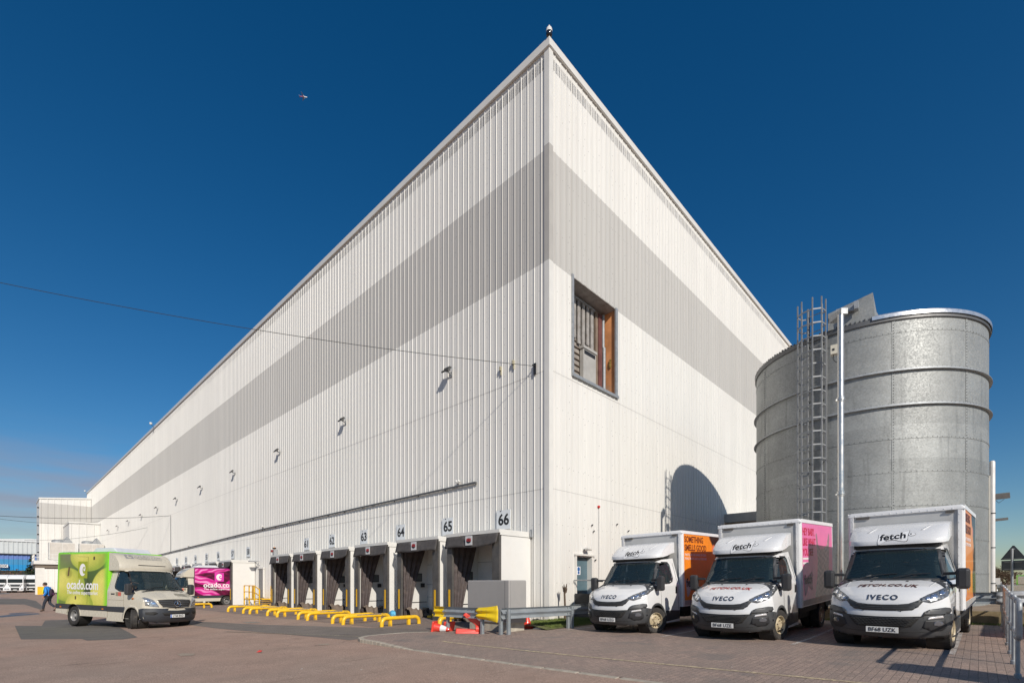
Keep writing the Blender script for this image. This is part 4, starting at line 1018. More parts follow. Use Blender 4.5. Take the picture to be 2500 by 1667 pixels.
        for a, b in (((-.22, 1.33), (-.25, .62)), ((-1.24, 2.0), (-1.26, .62))):
            for k in range(8):
                p0, p1 = [(a[0] + (b[0] - a[0]) * q / 8, a[1] + (b[1] - a[1]) * q / 8) for q in (k, k + 1)]
                hs_ = []
                for p in (p0, p1):
                    h_, n_, i_, d_ = sh.bvh.ray_cast(Vector((p[0], s * 4, p[1])), Vector((0, -s, 0)))
                    hs_.append((h_ or Vector((p[0], s * .98, p[1]))) + Vector((0, s * .001, 0)))
                m.bar(hs_[0], hs_[1], .010, .004)
        m.build('door_gap', M_under, t)
        mirror(t, s, .02, 1.40, .86)
    grille = [(-.57, 1.02), (-.50, .985), (-.41, .945), (-.25, .925), (0, .918), (.25, .925), (.41, .945), (.50, .985), (.57, 1.02), (.62, .985), (.55, .90), (.47, .82), (.30, .805), (0, .80), (-.30, .805), (-.47, .82), (-.55, .90), (-.62, .985)]
    g = patch(sh, 'grille', grille, 'f', .012, trim, t, step=.05, thick=.02)
    for k in range(3):
        z = .902 - k * .036; w = .50 - .03 * k
        patch(sh, 'grille_slot', [(-w, z + .035), (-w * .8, z + .010), (0, z), (w * .8, z + .010), (w, z + .035), (w * .8, z - .006), (0, z - .016), (-w * .8, z - .006)], 'f', .016, M_under, g, step=.06, thick=.003)
    bump = [(-.995, .60), (-.99, .74), (-.60, .705), (-.3, .69), (0, .685), (.3, .69), (.60, .705), (.99, .74), (.995, .60), (.985, .48), (.93, .33), (.6, .275), (0, .265), (-.6, .275), (-.93, .33), (-.985, .48)]
    b = patch(sh, 'bumper', bump, 'f', .010, trim, t, step=.05, thick=.02)
    patch(sh, 'bumper_gap', [(-.6, .70), (0, .68), (.6, .70), (.6, .688), (0, .668), (-.6, .688)], 'f', .018, M_under, b, step=.08, thick=.003)
    for s in (1, -1): patch(sh, 'bumper_side', [(.25, .70), (.60, .76), (.9, .74), (.9, .3), (.52, .30), (.40, .52)], 'l' if s > 0 else 'r', .010, trim, t, step=.06, thick=.02)
    lg = [(-.56, .665), (0, .655), (.56, .665), (.44, .50), (.36, .485), (-.36, .485), (-.44, .50)]
    l_ = patch(sh, 'lower_grille', lg, 'f', .016, M_under, b, step=.06, thick=.005)
    m = MB()
    for j in range(5):
        for k in range(18):
            y = -.52 + k * .061 + (j % 2) * .03; z = .515 + j * .032
            if inside((y, z), lg) and inside((y + .06, z), lg):
                for d_ in (-1, 1): m.bar((1.03, y, z), (1.03, y + .03, z + .014), .008, .006) if d_ < 0 else m.bar((1.03, y + .03, z + .014), (1.03, y + .06, z), .008, .006)
    m.build('mesh', trim, l_)
    patch(sh, 'bumper_crease', [(-.9, .435), (-.5, .395), (0, .385), (.5, .395), (.9, .435), (.5, .388), (0, .377), (-.5, .388)], 'f', .013, M_under, b, step=.08, thick=.003)
    plate(t, reg, 1.025, .425)
    wrap_text(sh, 'IVECO', .125, mat('letter_blue_grey', (.07, .085, .12), .3, metal=.3, coat=.5), t, frame((.9, -.008, 1.048), (0, 1, 0), (0, 0, 1)), 'f', bold=.0035, space=1.22, fitw=.49, off=.012, name='badge')
    if hood:
        wrap_text(sh, 'FETCH.CO.UK', .165, mat('hood_letters_' + reg[-1], hood, .4), t, frame((.52, -.0, 1.5), (0, 1, 0), (-1, 0, 0)), 't', bold=.006, fitw=.99, space=1.08, shear=.22, off=.011, name='lettering')
    for y in (-.30, .30): patch(sh, 'washer_jet', [(.26, y - .02), (.26, y + .02), (.23, y + .02), (.23, y - .02)], 't', .012, M_dark, t, thick=.01)
    for y0 in (-.72, .66): patch(sh, 'bonnet_crease', [(.45, y0 + .0), (.44, y0 + .02), (.16, y0 + .09 * (1 if y0 > 0 else .4)), (.17, y0 + .06 * (1 if y0 > 0 else .3))], 't', .006, mat('truck_white_edge', (.6, .6, .6), .3), t, thick=.004)
    m = MB()
    for a, b_, c in (((.14, -.52, 1.43), (.05, -.20, 1.50), (-.0, .10, 1.515)), ((.14, .05, 1.43), (.05, .35, 1.50), (0.0, .64, 1.515))): m.tube([a, b_, c], .010, 6)
    m.build('wiper', M_dark, t)
    bmesh.ops.delete(sh.bm, geom=[f for f in sh.bm.faces if f.calc_center_median().z < .40 and f.calc_center_median().x > .3], context='FACES')
    sh.cut(ws, 'f')
    for vw in 'lr': sh.cut(sw, vw); sh.cut(arc(0, .37, .45, 0, 360, 28), vw)
    sh.build('cab', white, t)
    m = MB()
    for s in (-1, 1): m.lathe([(.44, s * .60), (.44, s * .94)], 28, ax='y', M=Matrix.Translation((0, 0, .37))); m.box(-.5, .5, s * .58, s * .60, .3, .9)
    m.build('wheel_well', M_under, t)
    cab_interior(t, .75, .02, .76, top=2.0)
    MB().box(-.05, .75, -.6, .6, .75, 1.05).build('engine_cover', M_under, t)
    # wind deflector on the cab roof
    prof = cspline([(-.30, 2.14), (-.31, 2.21), (-.36, 2.27), (-.58, 2.42), (-.90, 2.57), (-1.15, 2.63), (-1.40, 2.65)], 5) + [(-1.40, 2.30), (-1.15, 2.27), (-.80, 2.19), (-.42, 2.135)]
    N = 26; ys, dx, sc = [], [], []
    for k in range(N + 1):
        a = -1 + 2 * k / N; a = math.copysign(abs(a) ** .75, a); ys.append(.855 * a); e = abs(a); dx.append(-.16 * e ** 5); sc.append(1 - .10 * e ** 14 - .02 * e ** 4)
    f = MB(); oval_profile(prof, ys, dx, sc, f, -1.4)
    fo = f.build('wind_deflector', mat('deflector_white', (.71, .71, .71), .28, coat=.5, var=.01), t, smooth=50)
    fb = bvh_of(f)
    for y0 in (-.52, .42): patch(fb, 'moulded_rib', [(y0, 2.43), (y0 + .05, 2.435), (y0 + .15, 2.53), (y0 + .11, 2.53)], 'f', .010, mat('deflector_white', None), fo, thick=.012)
    MB().box(-.95, -.42, -.74, .74, 2.075, 2.145).build('deflector_gap', M_under, t)
    # brand sign: bone-shaped white sticker with outline, name and little tag
    def bone(sx, sz, grow=0):
        p = [(-.275, .075), (-.20, .055), (-.05, .06), (.10, .09), (.235, .135), (.245, .10), (.235, .02), (.245, -.06), (.21, -.10), (.10, -.085), (0, -.055), (-.12, -.07), (-.22, -.145), (-.265, -.15), (-.275, -.08), (-.268, 0)]
        c = cspline(p, 3, True); return [((a + grow * math.copysign(1, a)) * sx, (b + grow * math.copysign(1, b)) * sz) for a, b in c]
    yo, zo = -.012, 2.295
    s1 = patch(fb, 'brand_sign', [(yo + a, zo + b) for a, b in bone(1, 1, .006)][::-1], 'f', .004, M_black, t, step=.05, thick=0)
    patch(fb, 'sign_face', [(yo + a, zo + b) for a, b in bone(1, 1, -.001)][::-1], 'f', .0065, mat('sticker_white', (.8, .8, .8), .35), s1, step=.05, thick=0)
    wrap_text(fb, 'fetch', .185, M_black, s1, frame((0, yo - .015, zo + .012), (0, 1, .07), (0, -.07, 1)), 'f', off=.010, bold=.0055, fitw=.45, space=1.03)
    m_ = mat('sticker_grey', (.25, .25, .25), .5)
    wrap_text(fb, 'the pet store from ocado', .028, m_, s1, frame((0, yo + .02, zo - .062), (0, 1, .05), (0, -.05, 1)), 'f', off=.010)
    for g_, mm, o_ in ((.0, M_black, .005), (-.006, mat('sticker_white', None), .0075)):
        patch(fb, 'dog_tag', [(yo + .305 + (.065 + g_) * math.cos(k * .5236), zo + .045 + (.036 + g_) * math.sin(k * .5236)) for k in range(12)][::-1], 'f', o_, mm, s1, step=.05, thick=0)
    patch(fb, 'tag_dot', [(yo + .285 + .014 * math.cos(k * .7854), zo + .05 + .014 * math.sin(k * .7854)) for k in range(8)][::-1], 'f', .011, M_black, s1, thick=0)
    # ---- box body, raked and standing on the chassis
    bx = empty('box_body', (0, 0, 0)); bx.parent = t
    side_m = mat('box_side_white', (.73, .73, .73), .35, var=.02)
    front_m = mat('box_front_panel', (.50, .50, .49), .4, var=.04, dirt=(.45, .44, .42, .4), ds=1.2)
    X1, X0 = BX, BX - BL
    MB().box(X0, X1, -BW, BW, ZB, ZT - .03).build('panels', side_m, bx)
    MB().box(X1 + .0005, X1 + .006, -BW + .09, BW - .09, ZB + .05, ZT - .12).build('front_panel', front_m, bx)
    for s in (-1, 1):
        m = MB(); pr = [(X1 + .008, s * (BW - .10)), (X1 + .035, s * (BW - .10)), (X1 + .030, s * (BW - .03)), (X1 + .01, s * (BW + .006)), (X1 - .03, s * (BW + .016)), (X1 - .095, s * (BW + .016)), (X1 - .095, s * (BW + .002)), (X1 - .0, s * (BW - .0))]
        m.prism([(a, b, ZB - .005) for a, b in pr], (0, 0, ZT - ZB - .07)); m.build('corner_trim', side_m, bx, bevel=.006)
    
    m = MB(); rs = []
    for s in (-1, 1): m.box(X0 + .01, X1 - .0, s * (BW + .014) - .012, s * (BW + .014) + .002, ZT - .10, ZT - .01)
    m.build('side_rail', side_m, bx, bevel=.004)
    top = [(X1 + .036, ZT - .105), (X1 + .032, ZT - .05), (X1 + .005, ZT - .012), (X1 - .05, ZT)]
    m = MB(); pr = top + [(X0 + .04, ZT), (X0 - .005, ZT - .02), (X0 - .012, ZT - .105)]
    N = 14; vs = []
    yl = [-BW - .018, -BW - .014, -BW + .012, -BW + .05, 0, BW - .05, BW - .012, BW + .014, BW + .018]; zl = [-.075, -.04, -.012, 0, .0, 0, -.012, -.04, -.075]
    for y, dz in zip(yl, zl):
        for x_, z_ in pr: vs.append((x_, y, z_ + dz if z_ > ZT - .07 else z_))
    n = len(pr); m.add(vs, [(i * n + k, (i + 1) * n + k, (i + 1) * n + (k + 1) % n, i * n + (k + 1) % n) for i in range(len(yl) - 1) for k in range(n)] + [tuple(range(n)), tuple((len(yl) - 1) * n + k for k in range(n))])
    m.build('roof_cap', side_m, bx, smooth=40)
    m = MB()
    for k in range(14): m.ball((X1 + .036, -BW + .13 + k * .137, ZT - .075), .010, 6)
    for s in (-1, 1):
        for k in range(12): m.ball((X1 + .036, s * (BW - .07), ZB + .12 + k * .18), .009, 6)
    m.build('rivet_rows', side_m, bx)
    for s in (-1, 1): MB().box(X1 + .008, X1 + .045, *sorted((s * (BW - .15), s * (BW - (.42 if s < 0 else .30)))), ZT - .165, ZT - .125).build('marker_lamp', mat('marker_lens', (.10, .09, .08), .3), bx, bevel=.006)
    MB().box(X0 + .02, X1 - .02, -BW + .06, BW - .06, ZB - .16, ZB - .001).build('floor_frame', M_under, bx)
    MB().box(X0 - .03, X0 - .001, -BW, BW, ZB, ZT - .1).build('rear_door', side_m, bx)
    for s in (-1, 1):
        MB().box(X0 + .06, X1 - .10, *sorted((s * (BW + .003), s * (BW + .006))), ZB + .03, ZB + .17).build('lower_strip', mat('strip_grey', (.42, .41, .40), .45, dirt=(.2, .18, .15, .6)), bx)
        art(s, bx, X0 + .06, X1 - .098, ZB + .18, ZT - .10)
    # chassis
    m = MB()
    for y in (-.38, .38): m.box(-4.75, .6, y - .04, y + .04, .42, .60)
    m.box(-2.9, -1.9, .42, .85, .34, .58); m.box(-2.6, -1.7, -.85, -.42, .34, .58); m.box(-4.7, -4.6, -.9, .9, .36, .50)
    m.tube([(-3.53, -.8, .36), (-3.53, .8, .36)], .07, 8); m.tube([(0, -.8, .36), (0, .8, .36)], .05, 8)
    m.build('chassis', M_under, t)
    for s in (-1, 1):
        MB().grid(lambda a, b: (-3.53 + .43 * math.cos(math.pi * a), s * (.62 + .40 * b), .37 + .43 * math.sin(math.pi * a)), 14, 1).build('mudguard', M_dark, t)
        wheel(t, 0, s * .875, -.0, M_rim, steer=steer, side=s)
        wheel(t, -3.53, s * .89, 0, M_rim, side=s, dual=True)
    return t
RAKE = {}
M_art = vcol('printed_vinyl')
def art_orange(kind):
    base = lin(238, 138, 40)
    def fn(a, b, rev):
        # right part: a dark brown dog seen close up; elsewhere flat orange
        x = a if rev else 1 - a     # distance from the front edge of the box, 0..1
        d = sst(.62, .68, x + .09 * math.sin(b * 6 + 1.0) - .25 * max(0, .6 - b) - .05 * nz2(x * 3, b * 2)); c = base
        fur = lerp3(lin(70, 34, 22), lin(30, 18, 16), .5 + .5 * nz2(x * 9, b * 7)); col = lerp3(c, fur, d)
        hand = sst(.0, 1, 1 - ((x - .70) ** 2 / .004 + (b - .80) ** 2 / .006)); return lerp3(col, lin(225, 120, 85), min(1, hand * 1.2))
    def art(s, bx, x0, x1, z0, z1):
        y = s * (BW + .004)
        p = printed('side_graphic', x0, x1, z0, z1, y, lambda a, b: fn(a, b, s < 0), M_art, bx)
        if s < 0: 
            for q in p.data.color_attributes['Col'].data: pass
        ex = (-s, 0, 0); f = lambda dx, z, w=0: frame(((x1 - dx) if s > 0 else (x0 + dx), y + s * .003, z), ex, (0, 0, 1))
        mb, mw = mat('graphic_maroon', (.12, .020, .012), .4), mat('graphic_white', (.78, .76, .76), .4)
        def T(w_, sz, z, m_, fw, b=.006):
            text(w_, sz, m_, p, f(.06, z), bold=b, fitw=fw, align='LEFT', ext=.0005)
        T('SOMETHING', .265, 2.71, mb, 1.28); T('SMELLS GOOD', .265, 2.455, mb, 1.50)
        T("THAT'LL BE OUR RANGE OF FOOD,", .095, 2.245, mw, 1.50, b=.002); T('TOYS, TREATS AND ACCESSORIES', .095, 2.125, mw, 1.52, b=.002)
        o = MB(); xx = (x1 - .50) if s > 0 else (x0 + .50)
        pts = cspline([(-.45, .34), (-.36, .27), (0, .26), (.36, .46), (.42, .50), (.45, .30), (.40, .05), (.46, -.28), (.38, -.36), (.1, -.18), (-.05, -.16), (-.22, -.48), (-.34, -.52), (-.38, -.2)], 4, True)
        o.prism([(xx - s * a * .95, y + s * .003, 1.30 + b * .62) for a, b in pts], (0, s * .0015, 0)); o.build('bone_shape', mat('graphic_lilac', (.50, .46, .52), .4), p)
        text('fetch', .36, M_black, p, frame((xx, y + s * .007, 1.38), ex, (0, 0, 1)), bold=.010, fitw=.74, ext=.0005)
    return art
def art_pink(s, bx, x0, x1, z0, z1):
    y = s * (BW + .004)
    ears = [(.42, .86), (.46, .88), (.50, .72), (.56, .66), (.70, .67), (.80, .72), (.87, .90), (.90, .86), (.88, .62), (.86, .40), (.90, .2), (1.0, .0), (.38, .0), (.46, .30), (.48, .52)]
    def fn(a, b):
        x = a if s < 0 else 1 - a; c = lin(232, 110, 170)
        if inside((x, b), ears):
            c = lerp3(lin(175, 150, 150), lin(120, 100, 100), .5 + .5 * nz2(x * 6, b * 8))
            if b > .70 and (x < .5 or x > .84): c = lin(150, 110, 125)
        return c
    p = printed('side_graphic', x0, x1, z0, z1, y, fn, M_art, bx); ex = (-s, 0, 0)
    f = lambda dx, z: frame(((x1 - dx) if s > 0 else (x0 + dx), y + s * .003, z), ex, (0, 0, 1)); mr = mat('graphic_crimson', (.55, .01, .04), .4); mw = mat('graphic_white', None)
    for w_, z, fw in (('HEY BABY,', 2.645, 1.10), ('LIKE WHAT', 2.375, 1.18), ('YOU SEE', 2.105, .98)): text(w_, .27, mr, p, f(.06, z), bold=.006, fitw=fw, align='LEFT', ext=.0005)
    for z, w_ in ((1.92, .62), (1.80, .50)): MB().box(*sorted(((x1 - .06) if s > 0 else (x0 + .06), (x1 - .06 - w_) if s > 0 else (x0 + .06 + w_))), *sorted((y + s * .001, y + s * .003)), z, z + .05).build('small_print', mw, p)
    o = MB(); xx = (x1 - .52) if s > 0 else (x0 + .52)
    pts = cspline([(-.45, .34), (-.36, .27), (0, .26), (.36, .46), (.42, .50), (.45, .30), (.40, .05), (.46, -.28), (.38, -.36), (.1, -.18), (-.05, -.16), (-.22, -.48), (-.34, -.52), (-.38, -.2)], 4, True)
    o.prism([(xx - s * a * .9, y + s * .003, 1.30 + b * .60) for a, b in pts], (0, s * .0015, 0)); o.build('bone_shape', mat('graphic_palepink', (.60, .42, .50), .4), p)
    text('fetch', .33, mat('graphic_grey', (.08, .07, .08), .4), p, frame((xx, y + s * .007, 1.38), ex, (0, 0, 1)), bold=.010, fitw=.72, ext=.0005)
_m0 = mat
def mat(name, c=(.5, .5, .5), *a, **k): return MC[name] if name in MC else _m0(name, c or (.5, .5, .5), *a, **k)
FIT = {1: ((3.419, 14.533, -1.447), (224.54, 1.17, .62)), 2: ((5.765, 12.451, -1.402), (224.55, 2.54, .3)), 3: ((8.071, 10.424, -1.329), (223.53, 1.47, .17))}
def place(t, k):
    (x, y, z), (a, b, c) = FIT[k]
    t.location = (x, y, z + 1.5); t.rotation_euler = (R(c), R(b), R(a))
    # set every wheel on the sloping bay rather than on the raked body
    Mw = Matrix.LocRotScale(t.location, t.rotation_euler, None)
    for w in [q for q in COL.objects if q.parent == t and q.name.startswith('wheel') and q.type == 'EMPTY']:
        lx, ly, lz = w.location; best = lz
        p = Mw @ Vector((lx, ly, 0)); l, r = lr(p); g = gz(l, r) + .009
        w.location.z = .355 + (g - p.z) / math.cos(R(b))
t1 = box_truck('BF68 UZG', art_orange(1), None, 'white box truck with orange side picture, leftmost of the three parked trucks', 0, steer=-.42); place(t1, 1)
t2 = box_truck('BF68 UZE', art_pink, (.42, .03, .03), 'white box truck with pink cat picture and red bonnet lettering, in the middle', 0, steer=-.20); place(t2, 2)
t3 = box_truck('BF68 UZK', art_orange(3), (.09, .03, .025), 'nearest white box truck with dark bonnet lettering, right of the other two', 0, steer=-.05); place(t3, 3)
# ---------------------------------------------------------------- delivery vans (cream cab, coloured box)
van_front = [(.86, .24, .80, .22, 0), (.95, .32, .90, .30, 0), (1.0, .45, .955, .38, 0), (1.01, .58, .965, .40, 0), (.995, .70, .96, .40, 0), (.975, .80, .955, .38, .0), (.945, .92, .95, .34, .0), (.90, 1.03, .945, .28, .01),
             (.80, 1.11, .935, .22, .02), (.60, 1.20, .925, .16, .035), (.38, 1.29, .91, .12, .04), (.15, 1.375, .90, .11, .03), (.08, 1.40, .892, .12, .02),
             (-.20, 1.72, .85, .13, .012), (-.50, 2.06, .81, .12, .01), (-.57, 2.13, .80, .11, .015), (-.72, 2.18, .79, .09, .02), (-1.0, 2.20, .78, .05, .02), (-1.40, 2.20, .77, .0, .03)]
def apple_fn(ar):
    """green apples on a dark blurred ground; a across (0 rear .. 1 front), b up"""
    AP = [(.20, .38, .36, .33, .30), (.62, .93, .36, .28, .55), (1.02, .20, .34, .52, .15), (.46, -.02, .28, .27, .45), (-.02, .98, .22, .25, .15)]
    def fn(a, b):
        c = lerp3(lin(74, 98, 34), lin(118, 140, 60), .5 + .5 * math.sin(a * 4 + b * 3)); c = lerp3(c, lin(128, 122, 96), sst(.35, 0, abs(a - .22)) * sst(.6, 1, b) * .7)
        c = lerp3(c, lin(40, 50, 22), .8 * sst(.16, 0, abs(a - .63)) * sst(.75, .3, b))
        for cx, cz, rx, rz, w in (AP[1], AP[2], AP[0], AP[3]):
            dx, dz = (a - cx) / rx, (b - cz) / rz; q = dx * dx + dz * dz
            if q < 1.06:
                sh = math.sqrt(max(0, 1 - q)); k = .35 + .65 * max(0, sh * .75 - dx * .45 + dz * .30)
                yel = lerp3(lin(120, 150, 40), lin(222, 214, 92), min(1, k)); yel = lerp3(yel, lin(240, 226, 138), max(0, k - .75) * 1.4)
                yel = lerp3(yel, lin(120, 160, 40), w * .5 * sst(.2, .9, q)); yel = tuple(v * (.95 + .05 * nz2(a * 14, b * 14)) for v in yel)
                c = lerp3(c, yel, sst(1.06, .97, q))
        d = ((a - .235) / .075) ** 2 + ((b - .60) / .10) ** 2; c = lerp3(c, lin(120, 118, 30), .55 * sst(1.3, .2, d))
        t_ = abs(a - (.225 + (b - .58) * .10)); 
        if .555 < b < .735: c = lerp3(c, lin(92, 66, 34), sst(.022, .010, t_))
        for sx, sz in ((.735, .90), (.385, .125)):
            if abs(a - sx) < .014 and sz - .03 < b < sz + .035: c = lin(70, 50, 20)
        e = max(sst(.055, .0, a), sst(.90, 1.0, a), sst(.97, 1, b)); return lerp3(c, lin(128, 205, 40), e)
    return fn
def cabbage_fn():
    L_ = [(.13, .52, .32, .16, -35), (.36, .30, .34, .12, 20), (.85, .55, .40, .15, 28), (.75, .10, .34, .14, 35), (.62, .93, .36, .10, -8), (.92, .90, .3, .12, -25), (.15, .93, .2, .06, 12)]
    def fn(a, b):
        c = lerp3(lin(60, 8, 40), lin(110, 14, 62), .5 + .5 * nz2(a * 4, b * 4))
        for i, (cx, cz, rx, rz, ang) in enumerate(L_):
            q = R(ang); dx, dz = a - cx, b - cz; u = (dx * math.cos(q) + dz * math.sin(q)) / rx; v = (-dx * math.sin(q) + dz * math.cos(q)) / rz
            d = u * u + v * v
            if d < 1:
                k = .5 + .5 * math.sin(v * 6 + u * 5 + i * 2 + math.sin(u * 9)); col = lerp3(lin(196, 20, 128), lin(240, 150, 205), k ** 2 * (1 - d)); c = lerp3(c, col, sst(1, .65, d))
        if abs(b - (.45 + .4 * (a - .75))) < .006 and a > .72: c = lin(250, 200, 230)
        e = max(sst(.10, .02, a), sst(.97, .995, b)); return lerp3(c, lin(96, 14, 78), e)
    return fn
def swirl(parent, M, sc, m):
    """the round fruit swirl: a disc with a crescent cut out of it, as one outline"""
    g = MB(); out_ = [(math.cos(a) * .98 * 1.0, math.sin(a)) for a in [math.radians(40 + 280 * k / 40) for k in range(41)]]
    inn = cspline([(.70, -.60), (.30, -.62), (.02, -.30), (-.02, .12), (.22, .46), (.55, .48), (.66, .22), (.50, .06), (.42, .26), (.30, .24), (.26, .0), (.45, -.22), (.72, -.12), (.82, .18), (.76, .50)], 5)
    pl = [(M @ Vector((x * sc * .86, y * sc, 0))) for x, y in out_[:] + inn[::1]]
    n = (M.to_3x3() @ Vector((0, 0, 1))).normalized()
    g.prism(pl, n * .0012); return g.build('swirl_emblem', m, parent)
def van(reg, fn, trimc, art_name, label, steer=0., logo_bg=(150, 160, 40), big=True):
    t = empty('delivery_van'); tag(t, label, 'van', 'supermarket delivery vans')
    cream = mat('van_cream', (.56, .515, .42), .28, coat=.6, var=.015, dirt=(.42, .38, .30, .15), ds=.8)
    bl = mat('van_bumper', (.035, .038, .045), .4, var=.1)
    sh = Shell(van_front, -1.42, lambda z: .975 if z < 1.3 else .975 - (z - 1.3) * .20, p=2.6)
    ws = [(-.86, 1.43), (-.72, 2.06), (-.35, 2.075), (.35, 2.075), (.72, 2.06), (.86, 1.43), (.4, 1.41), (-.4, 1.41)]
    wso = [(-.885, 1.40), (-.745, 2.085), (-.35, 2.10), (.35, 2.10), (.745, 2.085), (.885, 1.40), (.4, 1.38), (-.4, 1.38)]
    sw = [(-.48, 2.07), (-.90, 2.08), (-1.0, 2.0), (-1.03, 1.55), (-.98, 1.46), (-.72, 1.37), (-.20, 1.33), (.03, 1.31)]
    swo = [(-.47, 2.11), (-.92, 2.11), (-1.04, 2.02), (-1.065, 1.53), (-1.0, 1.43), (-.72, 1.335), (-.20, 1.29), (.11, 1.27)]
    screen(sh, .87, .73, 1.41, 2.058, t)
    patch(sh, 'windscreen_surround', wso, 'f', .008, M_dark, t, hole=ws, step=.12, thick=.008)
    for s, vw in ((1, 'l'), (-1, 'r')):
        patch(sh, 'side_window', sw, vw, 0, M_glass, t, step=9, thick=0, sm=False)
        patch(sh, 'window_surround', swo, vw, .006, M_dark, t, hole=sw, step=.15, thick=.01)
        hl = [(s * a, b) for a, b in ((.93, 1.13), (.86, 1.14), (.70, 1.06), (.58, .86), (.56, .80), (.72, .82), (.90, .86))]
        h = patch(sh, 'headlight', hl[::s], 'f', .012, mat('headlamp_clear', (.36, .37, .38), .1, metal=.5, coat=1, var=.3, vs=12), t, step=.04, thick=.012)
        for a, b, q in ((.84, 1.02, .07), (.70, .93, .075), (.83, .91, .04)): patch(sh, 'lamp_reflector', [(s * a + q * math.cos(k * .5236), b + q * .75 * math.sin(k * .5236)) for k in range(12)], 'f', .018, M_lens, h, step=.03, thick=.004)
        patch(sh, 'wheel_arch_lip', arc(0, .36, .50, 0, 180, 24), vw, .006, cream, t, hole=arc(0, .36, .415, 0, 180, 24), step=.2, thick=.015)
        patch(sh, 'body_moulding', [(-.41, .58), (-.36, .78), (-1.42, .77), (-1.42, .585)], vw, .010, bl, t, thick=.015)
        patch(sh, 'door_handle', [(-1.18, 1.215), (-1.18, 1.255), (-.98, 1.26), (-.98, 1.22)], vw, .018, M_dark, t, thick=.02)
        patch(sh, 'side_indicator', [(-.01, 1.065), (.03, 1.13), (.14, 1.10), (.08, 1.055)], vw, .012, M_amber, t, thick=.01)
        fl = patch(sh, 'door_sticker', [(-.91, 1.17), (-.91, 1.31), (-.78, 1.31), (-.78, 1.17)], vw, .004, mat('sticker_olive', (.25, .22, .15), .5), t, thick=0)
        patch(sh, 'sticker_half', [(-.778, 1.17), (-.778, 1.31), (-.60, 1.31), (-.60, 1.17)], vw, .004, mat('sticker_red', (.55, .13, .09), .5), fl, thick=0)
        m = MB()
        for a, b in (((-.45, 1.28), (-.40, .34)), ((-1.36, 2.1), (-1.36, .36)), ((-.45, 1.02), (-1.36, 1.02))):
            for k in range(8):
                p0, p1 = [(a[0] + (b[0] - a[0]) * q / 8, a[1] + (b[1] - a[1]) * q / 8) for q in (k, k + 1)]; hs_ = []
                for p in (p0, p1):
                    h_, n_, i_, d_ = sh.bvh.ray_cast(Vector((p[0], s * 4, p[1])), Vector((0, -s, 0))); hs_.append((h_ or Vector((p[0], s * .97, p[1]))) + Vector((0, s * .001, 0)))
                m.bar(hs_[0], hs_[1], .012, .004)
        m.build('door_gap', mat('panel_gap', (.20, .18, .14), .6), t)
        mirror(t, s, .05, 1.42, .86)
        patch(sh, 'bonnet_vent', [(.16, s * .30), (.20, s * .72), (.13, s * .74), (.10, s * .30)][::s], 't', .006, M_dark, t, thick=.01)
    gr = [(-.58, 1.045), (-.3, 1.06), (0, 1.065), (.3, 1.06), (.58, 1.045), (.55, .93), (.46, .81), (.25, .77), (0, .755), (-.25, .77), (-.46, .81), (-.55, .93)]
    patch(sh, 'grille_frame', [(a * 1.07, (b - .91) * 1.13 + .905) for a, b in gr], 'f', .010, cream, t, step=.06, thick=.02)
    g = patch(sh, 'grille', gr, 'f', .016, M_under, t, step=.06, thick=.01)
    for k in range(4):
        z = 1.01 - k * .065; w = .56 - .035 * k
        patch(sh, 'grille_bar', [(-w, z), (0, z + .012), (w, z), (w, z - .022), (0, z - .012), (-w, z - .022)], 'f', .026, mat('grille_grey', (.07, .075, .08), .35, coat=.4), g, step=.08, thick=.012)
    # three-pointed star in its ring
    e = empty('star_emblem', (1.02, 0, .92)); e.parent = t; m = MB()
    for k in range(24):
        a0, a1 = 2 * math.pi * k / 24, 2 * math.pi * (k + 1) / 24; m.tube([(0, .108 * math.cos(a0), .108 * math.sin(a0)), (0, .108 * math.cos(a1), .108 * math.sin(a1))], .011, 6, cap=False)
    m.build('ring', M_chrome, e); m = MB()
    for k in range(3):
        a = R(90 + 120 * k); u, v = Vector((0, math.cos(a), math.sin(a))), Vector((0, -math.sin(a), math.cos(a)))
        m.add([u * .10, v * .018 + Vector((.0, 0, 0)), -v * .018, Vector((.016, 0, 0)), Vector((-.004, 0, 0))], [(0, 1, 3), (0, 3, 2), (0, 4, 1), (0, 2, 4)])
    m.build('star', M_chrome, e)
    bump = [(-.965, .58), (-.95, .75), (-.62, .76), (-.52, .72), (-.3, .685), (0, .67), (.3, .685), (.52, .72), (.62, .76), (.95, .75), (.965, .58), (.95, .42), (.90, .31), (.55, .25), (0, .24), (-.55, .25), (-.90, .31), (-.95, .42)]
    b = patch(sh, 'bumper', bump, 'f', .014, bl, t, step=.05, thick=.02)
    for s in (1, -1): patch(sh, 'bumper_side', [(.40, .72), (.60, .76), (.97, .75), (.97, .28), (.52, .27), (.43, .45)], 'l' if s > 0 else 'r', .012, bl, t, step=.06, thick=.02)
    patch(sh, 'air_intake', [(-.50, .60), (0, .615), (.50, .60), (.42, .50), (0, .49), (-.42, .50)], 'f', .020, M_under, b, step=.08, thick=.004)
    for s in (1, -1): patch(sh, 'fog_recess', [(s * a, q) for a, q in ((.90, .62), (.66, .64), (.60, .58), (.70, .52), (.90, .54))][::s], 'f', .019, M_under, b, step=.06, thick=.004)
    plate(t, reg, 1.03, .475, eu=True)
    m = MB()
    for k in range(6):
        pass
    for k, (w_, x_) in enumerate(((.34, .62), (.46, .56), (.42, .50), (.40, .44))):
        patch(sh, 'bonnet_lettering', [(x_, .42 - w_ / 2), (x_, .42 + w_ / 2), (x_ - .025, .42 + w_ / 2), (x_ - .025, .42 - w_ / 2)], 't', .005, mat('faded_print', (.12, .12, .10), .6), t, step=.06, thick=0)
    m = MB()
